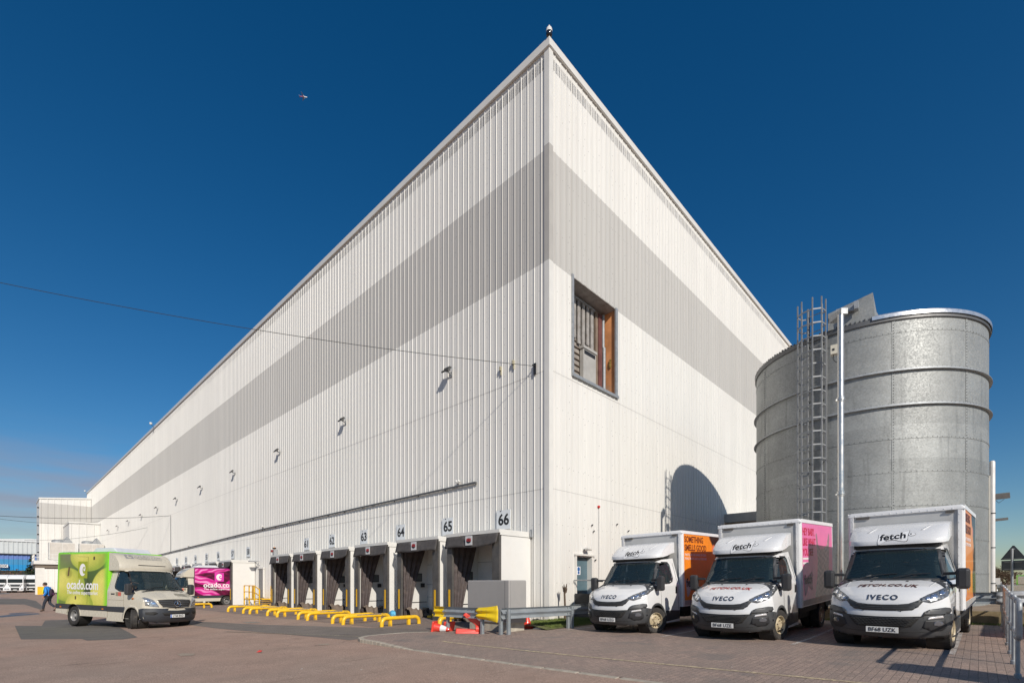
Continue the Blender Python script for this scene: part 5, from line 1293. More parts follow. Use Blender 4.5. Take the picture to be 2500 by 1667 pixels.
    for a, b_, c in (((.14, -.60, 1.42), (.05, -.25, 1.50), (-.0, .10, 1.52)), ((.14, .0, 1.42), (.05, .35, 1.50), (0.0, .70, 1.51))): m.tube([a, b_, c], .010, 6)
    m.build('wiper', M_dark, t)
    bmesh.ops.delete(sh.bm, geom=[f for f in sh.bm.faces if f.calc_center_median().z < .38 and f.calc_center_median().x > .3], context='FACES')
    sh.cut(ws, 'f')
    for vw in 'lr': sh.cut(sw, vw); sh.cut(arc(0, .36, .43, 0, 360, 28), vw)
    sh.build('cab', cream, t)
    m = MB()
    for s in (-1, 1): m.lathe([(.42, s * .60), (.42, s * .93)], 28, ax='y', M=Matrix.Translation((0, 0, .36))); m.box(-.5, .5, s * .58, s * .60, .3, .9)
    m.build('wheel_well', M_under, t)
    cab_interior(t, .75, .05, .78, top=2.05); MB().box(-.05, .70, -.6, .6, .75, 1.0).build('engine_cover', M_under, t)
    # big raked fairing between cab and box
    prof = cspline([(-.63, 2.30), (-.70, 2.40), (-.86, 2.55), (-1.04, 2.67), (-1.24, 2.745), (-1.42, 2.765)], 5) + [(-1.42, 2.08), (-.64, 2.09), (-.61, 2.14), (-.62, 2.22)]
    N = 26; ys, dx, sc = [], [], []
    for k in range(N + 1):
        a = -1 + 2 * k / N; a = math.copysign(abs(a) ** .75, a); ys.append(.955 * a); e_ = abs(a); dx.append(-.20 * e_ ** 3); sc.append(1 - .035 * e_ ** 20)
    f = MB(); oval_profile(prof, ys, dx, sc, f, -1.42); fo = f.build('cab_fairing', cream, t, smooth=50); fb = bvh_of(f)
    patch(fb, 'fairing_slot', [(-.40, 2.30), (.60, 2.30), (.60, 2.325), (-.40, 2.33)], 'f', .004, M_under, fo, step=.1, thick=0)
    lo = patch(fb, 'logo_box', [(-.68, 2.55), (-.66, 2.69), (-.42, 2.69), (-.40, 2.55)], 'f', .004, mat('sticker_grey', (.25, .25, .25), .5), fo, step=.05, thick=0)
    patch(fb, 'logo_disc', [(-.54 + .07 * math.cos(k * .5236), 2.62 + .055 * math.sin(k * .5236)) for k in range(12)], 'f', .008, cream, lo, step=.05, thick=0)
    patch(fb, 'logo_hole', [(-.515 + .035 * math.cos(k * .7), 2.635 + .028 * math.sin(k * .7)) for k in range(9)], 'f', .011, mat('sticker_grey', None), lo, step=.05, thick=0)
    wrap_text(fb, 'ocado.com', .19, mat('sticker_grey', None), fo, frame((0, .12, 2.62), (0, 1, 0), (0, 0, 1)), 'f', off=.006, fitw=.98)
    wrap_text(fb, 'The online supermarket', .06, mat('sticker_grey', None), fo, frame((0, .14, 2.545), (0, 1, 0), (0, 0, 1)), 'f', off=.006, fitw=.9)
    # box body
    bx = empty('box_body', (0, 0, 0)); bx.parent = t; X0, X1, ZL, ZH, HW = -4.70, -1.40, .36, 2.80, .976
    tm = mat('van_trim_' + art_name, trimc, .3, coat=.5, var=.02)
    MB().box(X0, X1, -HW + .01, HW - .01, .78, ZH).build('panels', tm, bx, bevel=.06)
    for s in (-1, 1):
        y = s * (HW - .0098); x0, x1 = X0 + .05, X1 - .05
        p = printed('side_graphic', x0, x1, .785, ZH - .055, y + s * .003, (lambda a, b: fn(a, b)), vcol('printed_vinyl'), bx, 190, 140)
        ex = (-s, 0, 0); o = lambda x, z, d=.006: frame((x, y + s * d, z), ex, (0, 0, 1)); wht = mat('graphic_white', None)
        bg_ = MB().box(-3.30, -2.70, *sorted((y + s * .003, y + s * .0045)), 1.79, 2.43).build('logo_square', mat('logo_square_' + art_name, lin(*logo_bg), .4), p)
        if s < 0 or True: swirl(p, o(-3.0, 2.11), .235, wht)
        text('ocado.com', .50, wht, p, o(-3.0, 1.52), fitw=2.02, bold=.012, ext=.0006)
        text('The online supermarket', .20, wht, p, o(-3.0, 1.235), fitw=1.98, bold=.003, ext=.0006)
        m = MB(); gp = mat('seam_line', (.06, .08, .03), .6)
        for a, b in (((-2.66, .80), (-2.66, 2.60)), ((-3.35, 2.62), (-2.66, 2.60))): m.bar((a[0], y + s * .004, a[1]), (b[0], y + s * .004, b[1]), .012, .004)
        m.build('door_seam', gp, p)
        # cream skirt with the wheel arch left open, and the dark band
        for nm, z0, z1, mm, th in (('skirt', .36, .60, cream, 0), ('dark_band', .595, .775, bl, .012)):
            segs = []; n = 64
            g = MB()
            for k in range(n):
                xa, xb_ = X0 + (X1 - X0) * k / n, X0 + (X1 - X0) * (k + 1) / n
                def lo_(x): d = .44 ** 2 - (x + 3.50) ** 2; return max(z0 + (.06 * (1 - (x - X0) / 1.2) if x < X0 + 1.2 and nm == 'skirt' else 0), .36 + math.sqrt(d) if d > 0 else 0)
                za, zb_ = lo_(xa), lo_(xb_)
                if za >= z1 and zb_ >= z1: continue
                za, zb_ = min(za, z1), min(zb_, z1); ya, yb = y - s * .03, y + s * (.012 + th)
                g.add([(xa, yb, za), (xb_, yb, zb_), (xb_, yb, z1), (xa, yb, z1), (xa, ya, za), (xb_, ya, zb_), (xb_, ya, z1), (xa, ya, z1)], [(0, 1, 2, 3), (7, 6, 5, 4), (0, 4, 5, 1), (3, 2, 6, 7)])
            g.build(nm, mm, bx)
        m = MB().grid(lambda a, b: (-3.50 + .445 * math.cos(math.pi * a), s * (HW + .016 - .05 * b), .36 + .445 * math.sin(math.pi * a)), 20, 1); m.build('wheel_arch_lip', cream, bx)
        MB().lathe([(.44, s * .62), (.44, s * .95)], 24, ax='y', M=Matrix.Translation((-3.5, 0, .36))).build('wheel_well', M_under, bx)
        for xx in (-4.35, -1.65): MB().box(xx - .05, xx + .05, *sorted((y + s * .02, y + s * .03)), .64, .69).build('side_marker', M_amber, bx)
        wheel(t, 0, s * .86, 0, M_rims, r=.345, w=.215, steer=steer, side=s); wheel(t, -3.50, s * .86, 0, M_rims, r=.345, w=.215, side=s, dual=True)
    MB().box(X0 + .1, X1, -.85, .85, .42, .78).build('underframe', M_under, bx)
    MB().box(X0 - .02, X0 - .001, -HW + .05, HW - .05, .5, ZH - .06).build('rear_door', cream, bx)
    for s in (-1, 1): MB().box(X0 - .04, X0 - .0205, *sorted((s * .80, s * .93)), .55, .95).build('tail_light', M_red, bx)
    # fridge unit on the roof
    m = MB(); m.prism([(-1.52, -.62, ZH - .01), (-1.78, -.62, ZH + .17), (-2.9, -.62, ZH + .17), (-3.1, -.62, ZH - .01)], (0, 1.24, 0)); m.build('fridge_unit', mat('fridge_white', (.62, .64, .68), .35, coat=.4), t, bevel=.03)
    return t
v1 = van('LT68 BND', apple_fn(1), lin(128, 205, 40), 'green', 'cream delivery van with green apple picture on its side, wheels turned', steer=-.55)
v1.location = (-13.289, 18.47, -1.689 + 1.5); v1.rotation_euler = (R(-1.14), R(.79), R(-22.25))
# the purple van backed up to dock 57 beside the white dock wall
v2 = van('LT68 BNE', cabbage_fn(), lin(96, 14, 78), 'purple', 'cream delivery van with purple cabbage picture, backed up to the far docks', logo_bg=(210, 60, 160))
# the van's side at the dock: rear end meets the canopy, nose points out across the yard
v2.location = P(41.38, 8.32, gz(41.4, 8.0) + .006); v2.rotation_euler = (0, 0, AZ + math.pi)
# ================================================================ SILO
SC = Vector((14.05, 19.82, 0)); SR = 3.74; Z0 = .55
LV = [10.33, 9.80, 8.54, 7.39, 6.28, 5.17, 4.05, 2.93, 1.8]
def silo_mat():
    t = NT('silo_galvanised'); o = t.tc.outputs['Object']
    sp = t.n.new('ShaderNodeSeparateXYZ'); t.l.new(o, sp.inputs[0])
    v = t.n.new('ShaderNodeTexVoronoi'); v.inputs['Scale'].default_value = 24; t.l.new(o, v.inputs['Vector'])
    sv = t.n.new('ShaderNodeSeparateColor'); t.l.new(v.outputs['Color'], sv.inputs[0])
    ang = t.math('ARCTAN2', sp.outputs[1], sp.outputs[0]); ca = t.math('FLOOR', t.math('DIVIDE', t.math('SUBTRACT', ang, R(-126.9 + 14.1)), R(36)))
    cz = t.math('FLOOR', t.math('DIVIDE', t.math('SUBTRACT', sp.outputs[2], .0), 1.12))
    w = t.n.new('ShaderNodeTexWhiteNoise'); w.noise_dimensions = '1D'; t.l.new(t.math('ADD', t.math('MULTIPLY', ca, 7.3), t.math('MULTIPLY', cz, 3.1)), w.inputs['W'])
    f = t.math('MULTIPLY', t.rng(w.outputs[0], 0, 1, .90, 1.07), t.rng(sv.outputs[0], 0, 1, .90, 1.10))
    f = t.math('MULTIPLY', f, t.rng(t.noise(.8, 6, rough=.7), .3, .7, .84, 1.12))
    st_ = t.rng(t.noise(1, 5, sc=(5, 5, .5)), .55, .72, 1, .80, True); f = t.math('MULTIPLY', f, st_)
    t.col(t.mul((.315, .325, .318), f)); t.b.inputs['Metallic'].default_value = .42
    t.rough(t.rng(sv.outputs[1], 0, 1, .48, .66)); t.bump(v.outputs['Distance'], .06, .01); return t.m
M_silo = silo_mat(); M_bolt = mat('bolt_dark', (.06, .06, .06), .5)
silo = empty('silo', SC); tag(silo, 'round galvanised steel silo of bolted panels behind the parked trucks', 'silo')
fwd = math.atan2(-SC.y, -SC.x)      # direction from the silo to the viewer
def sa(deg): return fwd + R(deg)
m = MB()
for i in range(len(LV)):
    zt = LV[i]; zb = LV[i + 1] if i + 1 < len(LV) else Z0; d = .004 * (i % 2)
    m.lathe([(SR + d, zb), (SR + d, zt)], 120)
m.build('wall', M_silo, silo, smooth=30)
for i in (2, 3):                      # stiffening rings
    m = MB(); z = LV[i]; m.lathe([(SR, z - .05), (SR + .10, z - .05), (SR + .10, z - .035), (SR + .025, z - .03), (SR + .025, z + .04), (SR, z + .04)], 120); m.build('stiffening_ring', M_galv, silo, smooth=30)
m = MB(); m.lathe([(SR - .06, 10.20), (SR + .05, 10.20), (SR + .05, 10.36), (SR - .06, 10.36)], 120); m.build('rim', mat('rim_steel', (.14, .14, .14), .5, metal=.5), silo, smooth=30)
m = MB(); n = 60                      # bright capping over the right half of the rim
g = lambda a, b: ((lambda q, rz: (rz[0] * math.cos(q), rz[0] * math.sin(q), rz[1]))(sa(5 + 140 * a), [(SR + .09, 10.30), (SR + .09, 10.42), (SR + .02, 10.47), (SR - .25, 10.50)][round(b * 3)]))
m.grid(g, n, 3); m.build('rim_capping', mat('bright_galvanised', (.68, .68, .68), .28, metal=.7), silo, smooth=30)
m = MB(); m.lathe([(SR - .02, 10.30), (0, 10.42)], 60); m.build('roof', M_galv, silo, smooth=30)
m = MB()
for k in range(10):                   # lapped vertical seams with bolt rows
    a = sa(14.1 + 36 * k); M0 = Matrix.Rotation(a, 4, 'Z'); m.box(SR + .003, SR + .009, -.045, .045, Z0, 10.2, M=M0)
m.build('vertical_seam', M_silo, silo)
m = MB()
for k in range(10):
    if abs((14.1 + 36 * k + 180) % 360 - 180) > 95: continue
    z = Z0 + .1
    while z < 10.15:
        for dy in (0,): m.box(SR + .009, SR + .022, dy - .009, dy + .009, z - .009, z + .009, M=Matrix.Rotation(sa(14.1 + 36 * k), 4, 'Z'))
        z += .095
for i in (1, 2, 3, 4, 5, 6, 7, 8):
    for k in range(-100, 100): m.box(SR + .004, SR + .017, -.009, .009, LV[i] - .011 + (.05 if i in (2, 3) else 0), LV[i] + .009 + (.05 if i in (2, 3) else 0), M=Matrix.Rotation(sa(k * 2.25 / 2 if False else k * 2.4), 4, 'Z')) if abs(k * 2.4) < 100 else None
m.build('bolt_rows', M_bolt, silo)
m = MB()
for i in (1, 4, 5, 6, 7, 8): m.lathe([(SR + .0, LV[i] - .03), (SR + .012, LV[i] - .03), (SR + .012, LV[i] + .03), (SR, LV[i] + .03)], 120)
m.build('horizontal_lap', M_silo, silo, smooth=30)
m = MB()
for k in range(64):
    a = sa(-100 + k * 2.0)
    m.box(SR - .02, SR + .06, -.02, .02, 10.36, 10.40 + .02 * (k % 3 == 0), M=Matrix.Rotation(a, 4, 'Z'))
m.build('rim_bolt_heads', M_bolt, silo)
# ladder with safety cage
LA = sa(-19.5); M_lad = mat('ladder_steel', (.26, .27, .28), .55, metal=.3, var=.1); T0 = Matrix.Translation(SC) @ Matrix.Rotation(LA, 4, 'Z')
lad = empty('caged_ladder', SC, 0, (0, 0, LA)); tag(lad, 'galvanised caged ladder climbing the left side of the silo', 'ladder')
m = MB(); x0 = SR + .20
for y in (-.23, .23): m.bar((x0, y, Z0), (x0, y, 11.35), .035, .08)
m.build('stiles', M_lad, lad)
z = Z0 + .3
while z < 11.2: MB().tube([(x0, -.23, z), (x0, .23, z)], .014, 6).build('rung', M_lad, lad); z += .30
m = MB(); cg = [(x0, -.23), (x0 + .10, -.40), (x0 + .42, -.40), (x0 + .60, -.18), (x0 + .60, .18), (x0 + .42, .40), (x0 + .10, .40), (x0, .23)]
z = 3.0
while z < 11.4:
    m = MB()
    for a, b in zip(cg, cg[1:]): m.bar((a[0], a[1], z), (b[0], b[1], z), .014, .045)
    m.build('cage_hoop', M_lad, lad); z += .47
m = MB()
for q in (1, 2, 3, 4, 5, 6): m.bar((cg[q][0] - .006, cg[q][1] * .985, 3.0), (cg[q][0] - .006, cg[q][1] * .985, 11.4), .036, .036)
m.build('cage_straps', M_lad, lad)
m = MB(); m.bar((x0 - .1, -.24, 10.2), (x0 - .1, -.24, 11.3), .05); m.tube([(x0 - .12, .34, Z0), (x0 - .12, .34, 10.2)], .02, 6)
for z in (1.5, 3.6, 5.8, 8.0, 10.0):
    for y in (-.23, .23): m.bar((SR, y, z), (x0, y, z), .03, .05)
m.build('wall_ties', mat('dark_galvanised', (.12, .125, .13), .5, metal=.5), lad)
# outlet hood on the rim, steel flue and small boxes
def at(u, v, Y): return Vector((0, 0, 1.5)) + ray(u, v) * Y
hd = empty('silo_hood', SC, 0, (0, 0, sa(-2.5))); tag(hd, 'sloping sheet metal hood on the rim of the silo behind the flue', 'hood')
m = MB(); x = SR + .02
m.add([(x, -.76, 10.36), (x, .58, 10.36), (x - .05, .52, 11.28), (x - .05, -.76, 10.98), (x - 1.1, -.76, 10.36), (x - 1.1, .9, 10.36), (x - 1.1, .60, 11.05), (x - 1.1, -.76, 10.9)], [(0, 1, 2, 3), (7, 6, 5, 4), (3, 2, 6, 7), (0, 3, 7, 4), (1, 5, 6, 2), (0, 4, 5, 1)])
m.build('hood_sheets', M_silo, hd); MB().box(x + .001, x + .12, -.5, .1, 10.80, 10.98).box(x + .1, x + .35, .02, .14, 10.72, 10.98).build('inlet_box', M_galv, hd)
pb = at(2052.5, 1421, 15.75); fl = empty('steel_flue', (pb.x, pb.y, 0)); tag(fl, 'tall polished steel flue pipe standing in front of the silo', 'flue')
M_flue = mat('polished_steel', (.62, .60, .57), .32, metal=.8, var=.04)
zt = 1.5 + (1421 - 768) / 1198 * 15.75
m = MB(); m.lathe([(0, .3), (.088, .3), (.088, zt), (0, zt)], 28); m.build('pipe', M_flue, fl, smooth=40)
for v in (975, 1205, 1440):
    z = 1.5 + (1421 - v) / 1198 * 15.75; m = MB(); m.lathe([(.088, z - .085), (.102, z - .085), (.105, z - .03), (.125, z - .03), (.125, z), (.108, z), (.108, z + .075), (.088, z + .09)], 28)
    m.box(-.16, -.12, -.02, .02, z - .05, z + .0); m.build('joint_collar', M_flue, fl, smooth=40)
m = MB(); q = Vector((SC.x - pb.x, SC.y - pb.y, 0)).normalized(); d_ = (Vector((SC.x, SC.y, 0)) - Vector((pb.x, pb.y, 0))).length - SR
for v in (1060, 1330): z = 1.5 + (1421 - v) / 1198 * 15.75; m.bar((0, 0, z), tuple(q * d_ + Vector((-.35, 0, z - .25))), .03)
m.build('stay_bar', M_dark, fl)
m = MB(); m.box(-.05, .16, -.10, .5, zt - .02, zt + .16); m.build('top_tee', M_galv, fl)
bp = at(2035, 852, 16.5); jb = empty('junction_box', bp, 0, (0, 0, sa(0))); tag(jb, 'small cream control box with cable on the silo just left of the flue', 'control box')
MB().box(-.22, .0, -.09, .13, -.16, .15).build('box', mat('box_cream', (.60, .57, .48), .4), jb, bevel=.01); MB().box(.001, .01, -.04, .03, -.05, .02).build('label', M_dark, jb)
MB().tube([(-.05, .0, -.16), (-.12, -.02, -.28), (-.1, .06, -.42), (-.05, .2, -.46), (-.1, .28, -.3)], .012, 6).build('cable', M_dark, jb)
# cream strip and pole with floodlights at the silo's right edge
pp = at(2416, 1421, 17.05); tag(MB().box(-.022, .022, -.05, .05, .72, 5.2).build('cable_trunking', mat('trunking_cream', (.66, .62, .54), .4), loc=(pp.x, pp.y, 0), rot=(0, 0, R(-40))), 'narrow cream trunking down the right edge of the silo', 'trunking')
pp = at(2422.5, 1421, 18.6); po = empty('lighting_pole', (pp.x, pp.y, 0)); tag(po, 'white pole with two dark floodlights right of the silo', 'lighting pole')
m = MB(); m.lathe([(.0, -.3), (.085, -.3), (.085, 6.05), (.06, 6.1), (0, 6.1)], 16); m.build('pole', mat('pole_white', (.62, .60, .58), .4), po, smooth=40)
m = MB()
for z in (1.45, 2.8, 4.1): m.lathe([(.085, z), (.10, z), (.10, z + .03), (.085, z + .03)], 16)
m.build('pole_clamp', M_dark, po); MB().box(-.12, .12, -.12, .12, -.3, 1.16).build('base_box', M_dark, po)
for nm, zz, tlt, x1 in (('upper', 4.73, -14, .62), ('lower', 3.85, 2, .55)):
    f_ = empty('floodlight_head', (0, 0, zz)); f_.parent = po; Mt = Matrix.Rotation(R(-tlt), 4, 'X') if nm == 'upper' else Matrix()
    MB().box(.02, x1, -.06, .06, -.11 if nm == 'upper' else -.05, .11 if nm == 'upper' else .05, M=Matrix.Rotation(R(-6), 4, 'Y')).build('lamp_body', mat('floodlight_body', None), f_)
    if nm == 'upper': MB().box(.05, x1 - .03, -.066, -.0605, -.08, .07, M=Matrix.Rotation(R(-6), 4, 'Y')).build('lens', mat('lens_grey_brown', (.06, .052, .048), .4), f_); MB().tube([(.10, 0, -.10), (.25, 0, -.22), (.45, 0, -.08)], .008, 5).build('cable', M_dark, f_)

# ================================================================ RAISED PLINTH, WALL AND GRASS BEHIND THE BAY
def plz(l, r): return .62 + .02 * min(8, max(0, r - 19.3)) + .10 * max(0, min(1, (2 - l) / 8))
m = MB(); ls = [-14 + 1.3 * k for k in range(20)]; rs = [19.3, 20.5, 22, 24, 26, 28, 32, 36]
m.add([(r, min(l, L0 - .0), plz(l, r)) for l in ls for r in rs], [(i * 8 + j, i * 8 + j + 1, (i + 1) * 8 + j + 1, (i + 1) * 8 + j) for i in range(19) for j in range(7)])
st(m.build('plinth_top', mat('plinth_earth', (.26, .19, .13), .9, var=.25, vs=2, bump=.5), rot=(0, 0, AZ)))
m = MB()
for k in range(19):
    a, b = -14 + 1.3 * k, -14 + 1.3 * (k + 1) - .012
    m.box(19.14, 19.32, a, min(b, L0), -.2, plz(a, 19.3) + .03)
t = m.build('retaining_wall', mat('mossy_concrete', (.30, .23, .13), .9, var=.3, vs=4, bump=.4, dirt=(.10, .11, .04, .8), ds=3), rot=(0, 0, AZ)); tag(t, 'low mossy concrete retaining wall behind the parking bay', 'wall')
M_grass = mat('grass_soil', (.11, .12, .035), .95, var=.35, vs=6)
M_blade = mat('grass_blade', (.13, .17, .035), .7, var=.35, vs=4)
st(sheet('grass_verge_soil', [(9.55, 11.6), (9.55, 18.6), (11.16, 18.8), (11.16, 12.3), (10.9, 11.5)], lambda l, r: .02 + .09 * max(0, min(1, (l - 9.5) / .5)), M_grass, .5))
def blades(name, pts, h, label):
    m = MB()
    for (l, r, z) in pts:
        a = random.uniform(0, 6.28); q = h * random.uniform(.4, 1.2); w = .006 + .004 * random.random(); bx_, by_ = math.cos(a) * q * .5, math.sin(a) * q * .5
        m.add([(r - w * by_ / q, l + w * bx_ / q, z), (r + w * by_ / q, l - w * bx_ / q, z), (r + bx_ * .5, l + by_ * .5, z + q * .7), (r + bx_, l + by_, z + q * .9)], [(0, 1, 2), (0, 2, 3)])
    o = m.build(name, M_blade, rot=(0, 0, AZ), fix=False); tag(o, label, 'grass', kind='stuff'); return o
pts = []
for _ in range(15000):
    l, r = random.uniform(9.6, 11.1), random.uniform(11.9, 18.6); pts.append((l, r, gz(l, r) + .02 + .09 * max(0, min(1, (l - 9.5) / .5))))
blades('grass_verge', pts, .085, 'short green grass along the foot of the end wall')
pts = []
for _ in range(7000):
    l, r = random.uniform(-10, 5), 19.12 - abs(random.gauss(0, .16)); pts.append((l, r, gz(l, r) + .008))
blades('grass_strip', pts, .07, 'thin strip of grass along the foot of the mossy wall')

# ================================================================ CRASH BARRIERS
def wbeam(m, a, b, z, mi=0, out=-1, n=1, end=False):
    """corrugated beam from a to b (l, r) with its face turned towards `out`"""
    a, b = Vector((a[1], a[0], 0)), Vector((b[1], b[0], 0)); d = (b - a).normalized(); nn = Vector((-d.y, d.x, 0)) * out
    prof = [(-.155, -.035), (-.15, .0), (-.115, .045), (-.075, .045), (-.035, .005), (0, -.035), (.035, .005), (.075, .045), (.115, .045), (.15, .0), (.155, -.035)]
    vs = []
    for p in (a, b):
        for h, o in prof: vs.append(tuple(p + nn * o + Vector((0, 0, z + h))))
    for p in (a, b):
        for h, o in prof: vs.append(tuple(p + nn * (o - .012) + Vector((0, 0, z + h))))
    k = len(prof); fs = [(i, k + i, k + i + 1, i + 1) for i in range(k - 1)] + [(2 * k + i, 2 * k + i + 1, 3 * k + i + 1, 3 * k + i) for i in range(k - 1)]
    fs += [(i, i + 1, 2 * k + i + 1, 2 * k + i) for i in range(k - 1)] + [(k + i, 3 * k + i, 3 * k + i + 1, k + i + 1) for i in range(k - 1)]
    fs += [(0, 2 * k, 3 * k, k), (k - 1, 2 * k - 1, 4 * k - 1, 3 * k - 1)]
    m.add(vs, fs, mi); return m
M_barr = mat('barrier_galvanised', (.34, .37, .39), .42, metal=.35, var=.12, vs=6, dirt=(.20, .19, .17, .4), ds=3)
M_byel = mat('barrier_yellow', (.80, .56, .015), .4, var=.08, dirt=(.35, .27, .10, .6), ds=6)
A_, B_, C0, D0, E1 = (12.1, 9.37), (10.42, 9.60), (9.85, 9.78), (9.42, 12.4), (9.3, 16.8)
zc = gz(10.5, 9.8) + .62
cb = empty('crash_barrier', (0, 0, 0), AZ); tag(cb, 'galvanised crash barrier with yellow ends round the grey cabinet', 'crash barrier')
m = MB(); wbeam(m, (11.85, 9.40), (10.50, 9.59), zc, 0, 1); m.build('beam', M_barr, cb)
m = MB(); wbeam(m, (9.80, 9.90), (9.38, 12.6), zc, 0, 1); wbeam(m, (9.38, 12.6), (9.25, 17.2), zc + .03, 0, 1); m.build('beam', M_barr, cb)
m = MB(); wbeam(m, (12.2, 9.35), (11.83, 9.40), zc, 0, 1); m.add([(9.35 - .04, 12.2, zc - .17), (9.35 - .04, 12.26, zc - .10), (9.35 - .04, 12.2, zc - .08), (9.35, 12.2, zc + .17), (9.35, 12.26, zc + .10), (9.35, 12.2, zc + .08)], [(0, 1, 2), (3, 4, 5)]); m.build('yellow_end', M_byel, cb)
# flared yellow fishtail at the corner
m = MB(); vs = []; nU, nV = 12, 16
def ft(a, b):
    l = 10.50 + (9.72 - 10.50) * a; r = 9.56 + .10 * a + .04; fl_ = a ** 1.6; h = (b - .5) * 2; zz = h * (.155 + .085 * fl_ * (1 if h > 0 else 1.15)); cor = .045 * math.cos(h * 2.05 * math.pi) * (1 - fl_)
    edge = 1 - .14 * max(0, abs(h) - .6) / .4 * (a > .9)
    return (r + cor - .03, l + .08 * max(0, abs(h) - .55) * (a > .95), zc + zz)
m.grid(ft, nU, nV); o = m.build('yellow_fishtail', M_byel, cb, smooth=35); q = o.modifiers.new('s', 'SOLIDIFY'); q.thickness = .012
for (l, r) in ((11.75, 9.52), (10.42, 9.72), (9.86, 9.92), (9.68, 10.05), (9.42, 12.5), (9.36, 12.62), (9.3, 16.0)):
    g_ = gz(l, r); m = MB()
    m.box(r - .05, r + .05, l - .004, l + .004, g_ - .1, zc + .12); m.box(r - .05, r - .043, l - .035, l + .035, g_ - .1, zc + .12); m.box(r + .043, r + .05, l - .035, l + .035, g_ - .1, zc + .12)
    m.build('post', M_barr, cb)
m = MB()
for k in range(9):
    for h in (-.09, .09): m.ball((9.40 - .07 + .02 * k * 0, 11.8 - k * .17 if k in (0, 1, 7, 8) else 11.75, zc + h), .014, 6)
for l in (11.95, 11.75, 10.55, 10.40): m.ball((9.36 + .0 + (12.1 - l) * .14, l, zc + .10), .015, 6)
m.build('bolt_heads', M_bolt, cb)
cb2 = empty('crash_barrier', (0, 0, 0), AZ); tag(cb2, 'weathered curved crash barrier end behind the nearest truck and the railing', 'crash barrier')
z2 = gz(0, 18) + .78; m = MB(); wbeam(m, (.95, 18.3), (-.35, 18.45), z2, 0, 1); m.build('beam', M_barr, cb2)
m = MB(); g2 = lambda a, b: (18.42 + .25 * math.sin(a * 1.6) + .05 * math.cos((b - .5) * 4.1 * math.pi) * (1 - a), -.35 - 1.1 * a, z2 + (b - .5) * (.31 + .10 * math.sin(a * 3)))
m.grid(g2, 12, 14); o = m.build('crumpled_end', M_galv, cb2, smooth=30); q = o.modifiers.new('s', 'SOLIDIFY'); q.thickness = .01
for l in (.45, -1.2): MB().box(18.36, 18.46, l - .035, l + .035, gz(l, 18.4), z2 + .1).build('post', M_galv, cb2)
m = MB(); m.box(17.9, 18.7, .25, .65, gz(.4, 18.3) + .008, gz(.4, 18.3) + .03); m.build('foot_pad', M_conc, cb2)
# ================================================================ TUBE RAILING ON THE RIGHT
rl = empty('tube_railing', (0, 0, 0), AZ); tag(rl, 'galvanised tube railing with rounded end running away at the right edge', 'railing')
def rz(r, l=-.42): return gz(l, r)
ZTR = 1.085
for k in range(8):
    r = 9.82 + 1.45 * k; l = -.40 - .012 * k; g_ = rz(r)
    m = MB(); m.tube([(r, l, g_ - .1), (r, l, g_ + ZTR)], .026, 12); m.lathe([(.0, 0), (.040, 0), (.040, .06), (.026, .075)], 14, M=Matrix.Translation((r, l, g_)))
    for h in (ZTR, .58): m.ball((r, l, g_ + h), .043, 12, sz=(1, 1, 1.1))
    m.build('post', M_galv, rl, smooth=40)
m = MB(); rs_ = [9.82 + 1.45 * k for k in range(8)]
m.tube([(r, -.40 - .0083 * (r - 9.82), rz(r) + ZTR) for r in rs_], .025, 12); m.tube([(r, -.40 - .0083 * (r - 9.82), rz(r) + .58) for r in rs_], .025, 12)
e0 = rs_[0] - .32; g_ = rz(e0); pts = []
for k in range(7): a = k / 6 * math.pi / 2; pts.append((e0 + .08 - .08 * math.sin(a), -.40, g_ + ZTR - .08 + .08 * math.cos(a)))
for k in range(7): a = k / 6 * math.pi / 2; pts.append((e0 + .08 - .08 * math.cos(a), -.40, g_ + .66 - .08 * math.sin(a)))
m.tube([(rs_[0], -.40, g_ + ZTR)] + pts + [(rs_[0], -.40, g_ + .58)], .032, 14); m.build('rails', M_galv, rl, smooth=40)
# road sign seen from behind
g_ = Vector(); sp_ = at(2474, 1421, 19.5); l, r = lr(sp_); gg = gz(l, r)
sg = empty('road_sign', (sp_.x, sp_.y, gg), AZ - R(38)); tag(sg, 'back of a grey triangular road sign above a rectangular plate', 'road sign')
zt = 1.5 - gg + (1421 - 1331) / 1198 * 19.5; za = 1.5 - gg + (1421 - 1365) / 1198 * 19.5
M_sg = mat('sign_back_grey', (.14, .155, .16), .5, var=.06)
MB().tube([(-.06, 0, -.2), (-.06, 0, zt - .12)], .042, 12).build('pole', M_galv, sg, smooth=40)
MB().prism([(0, -.46, za), (0, .46, za), (0, .03, zt), (0, -.03, zt)], (.012, 0, 0)).build('triangle_plate', M_sg, sg)
zp = 1.5 - gg + (1421 - 1391.5) / 1198 * 19.5; zq = 1.5 - gg + (1421 - 1367.5) / 1198 * 19.5
MB().box(0, .012, -.42, .42, zp, zq).build('lower_plate', M_sg, sg)
for z in (za + .04, zp + .05, zq - .06, zt - .14): w = .3 if z < zt - .3 else .06; MB().box(-.025, -.001, -w, w, z - .018, z + .018).build('fixing_rail', M_galv, sg)

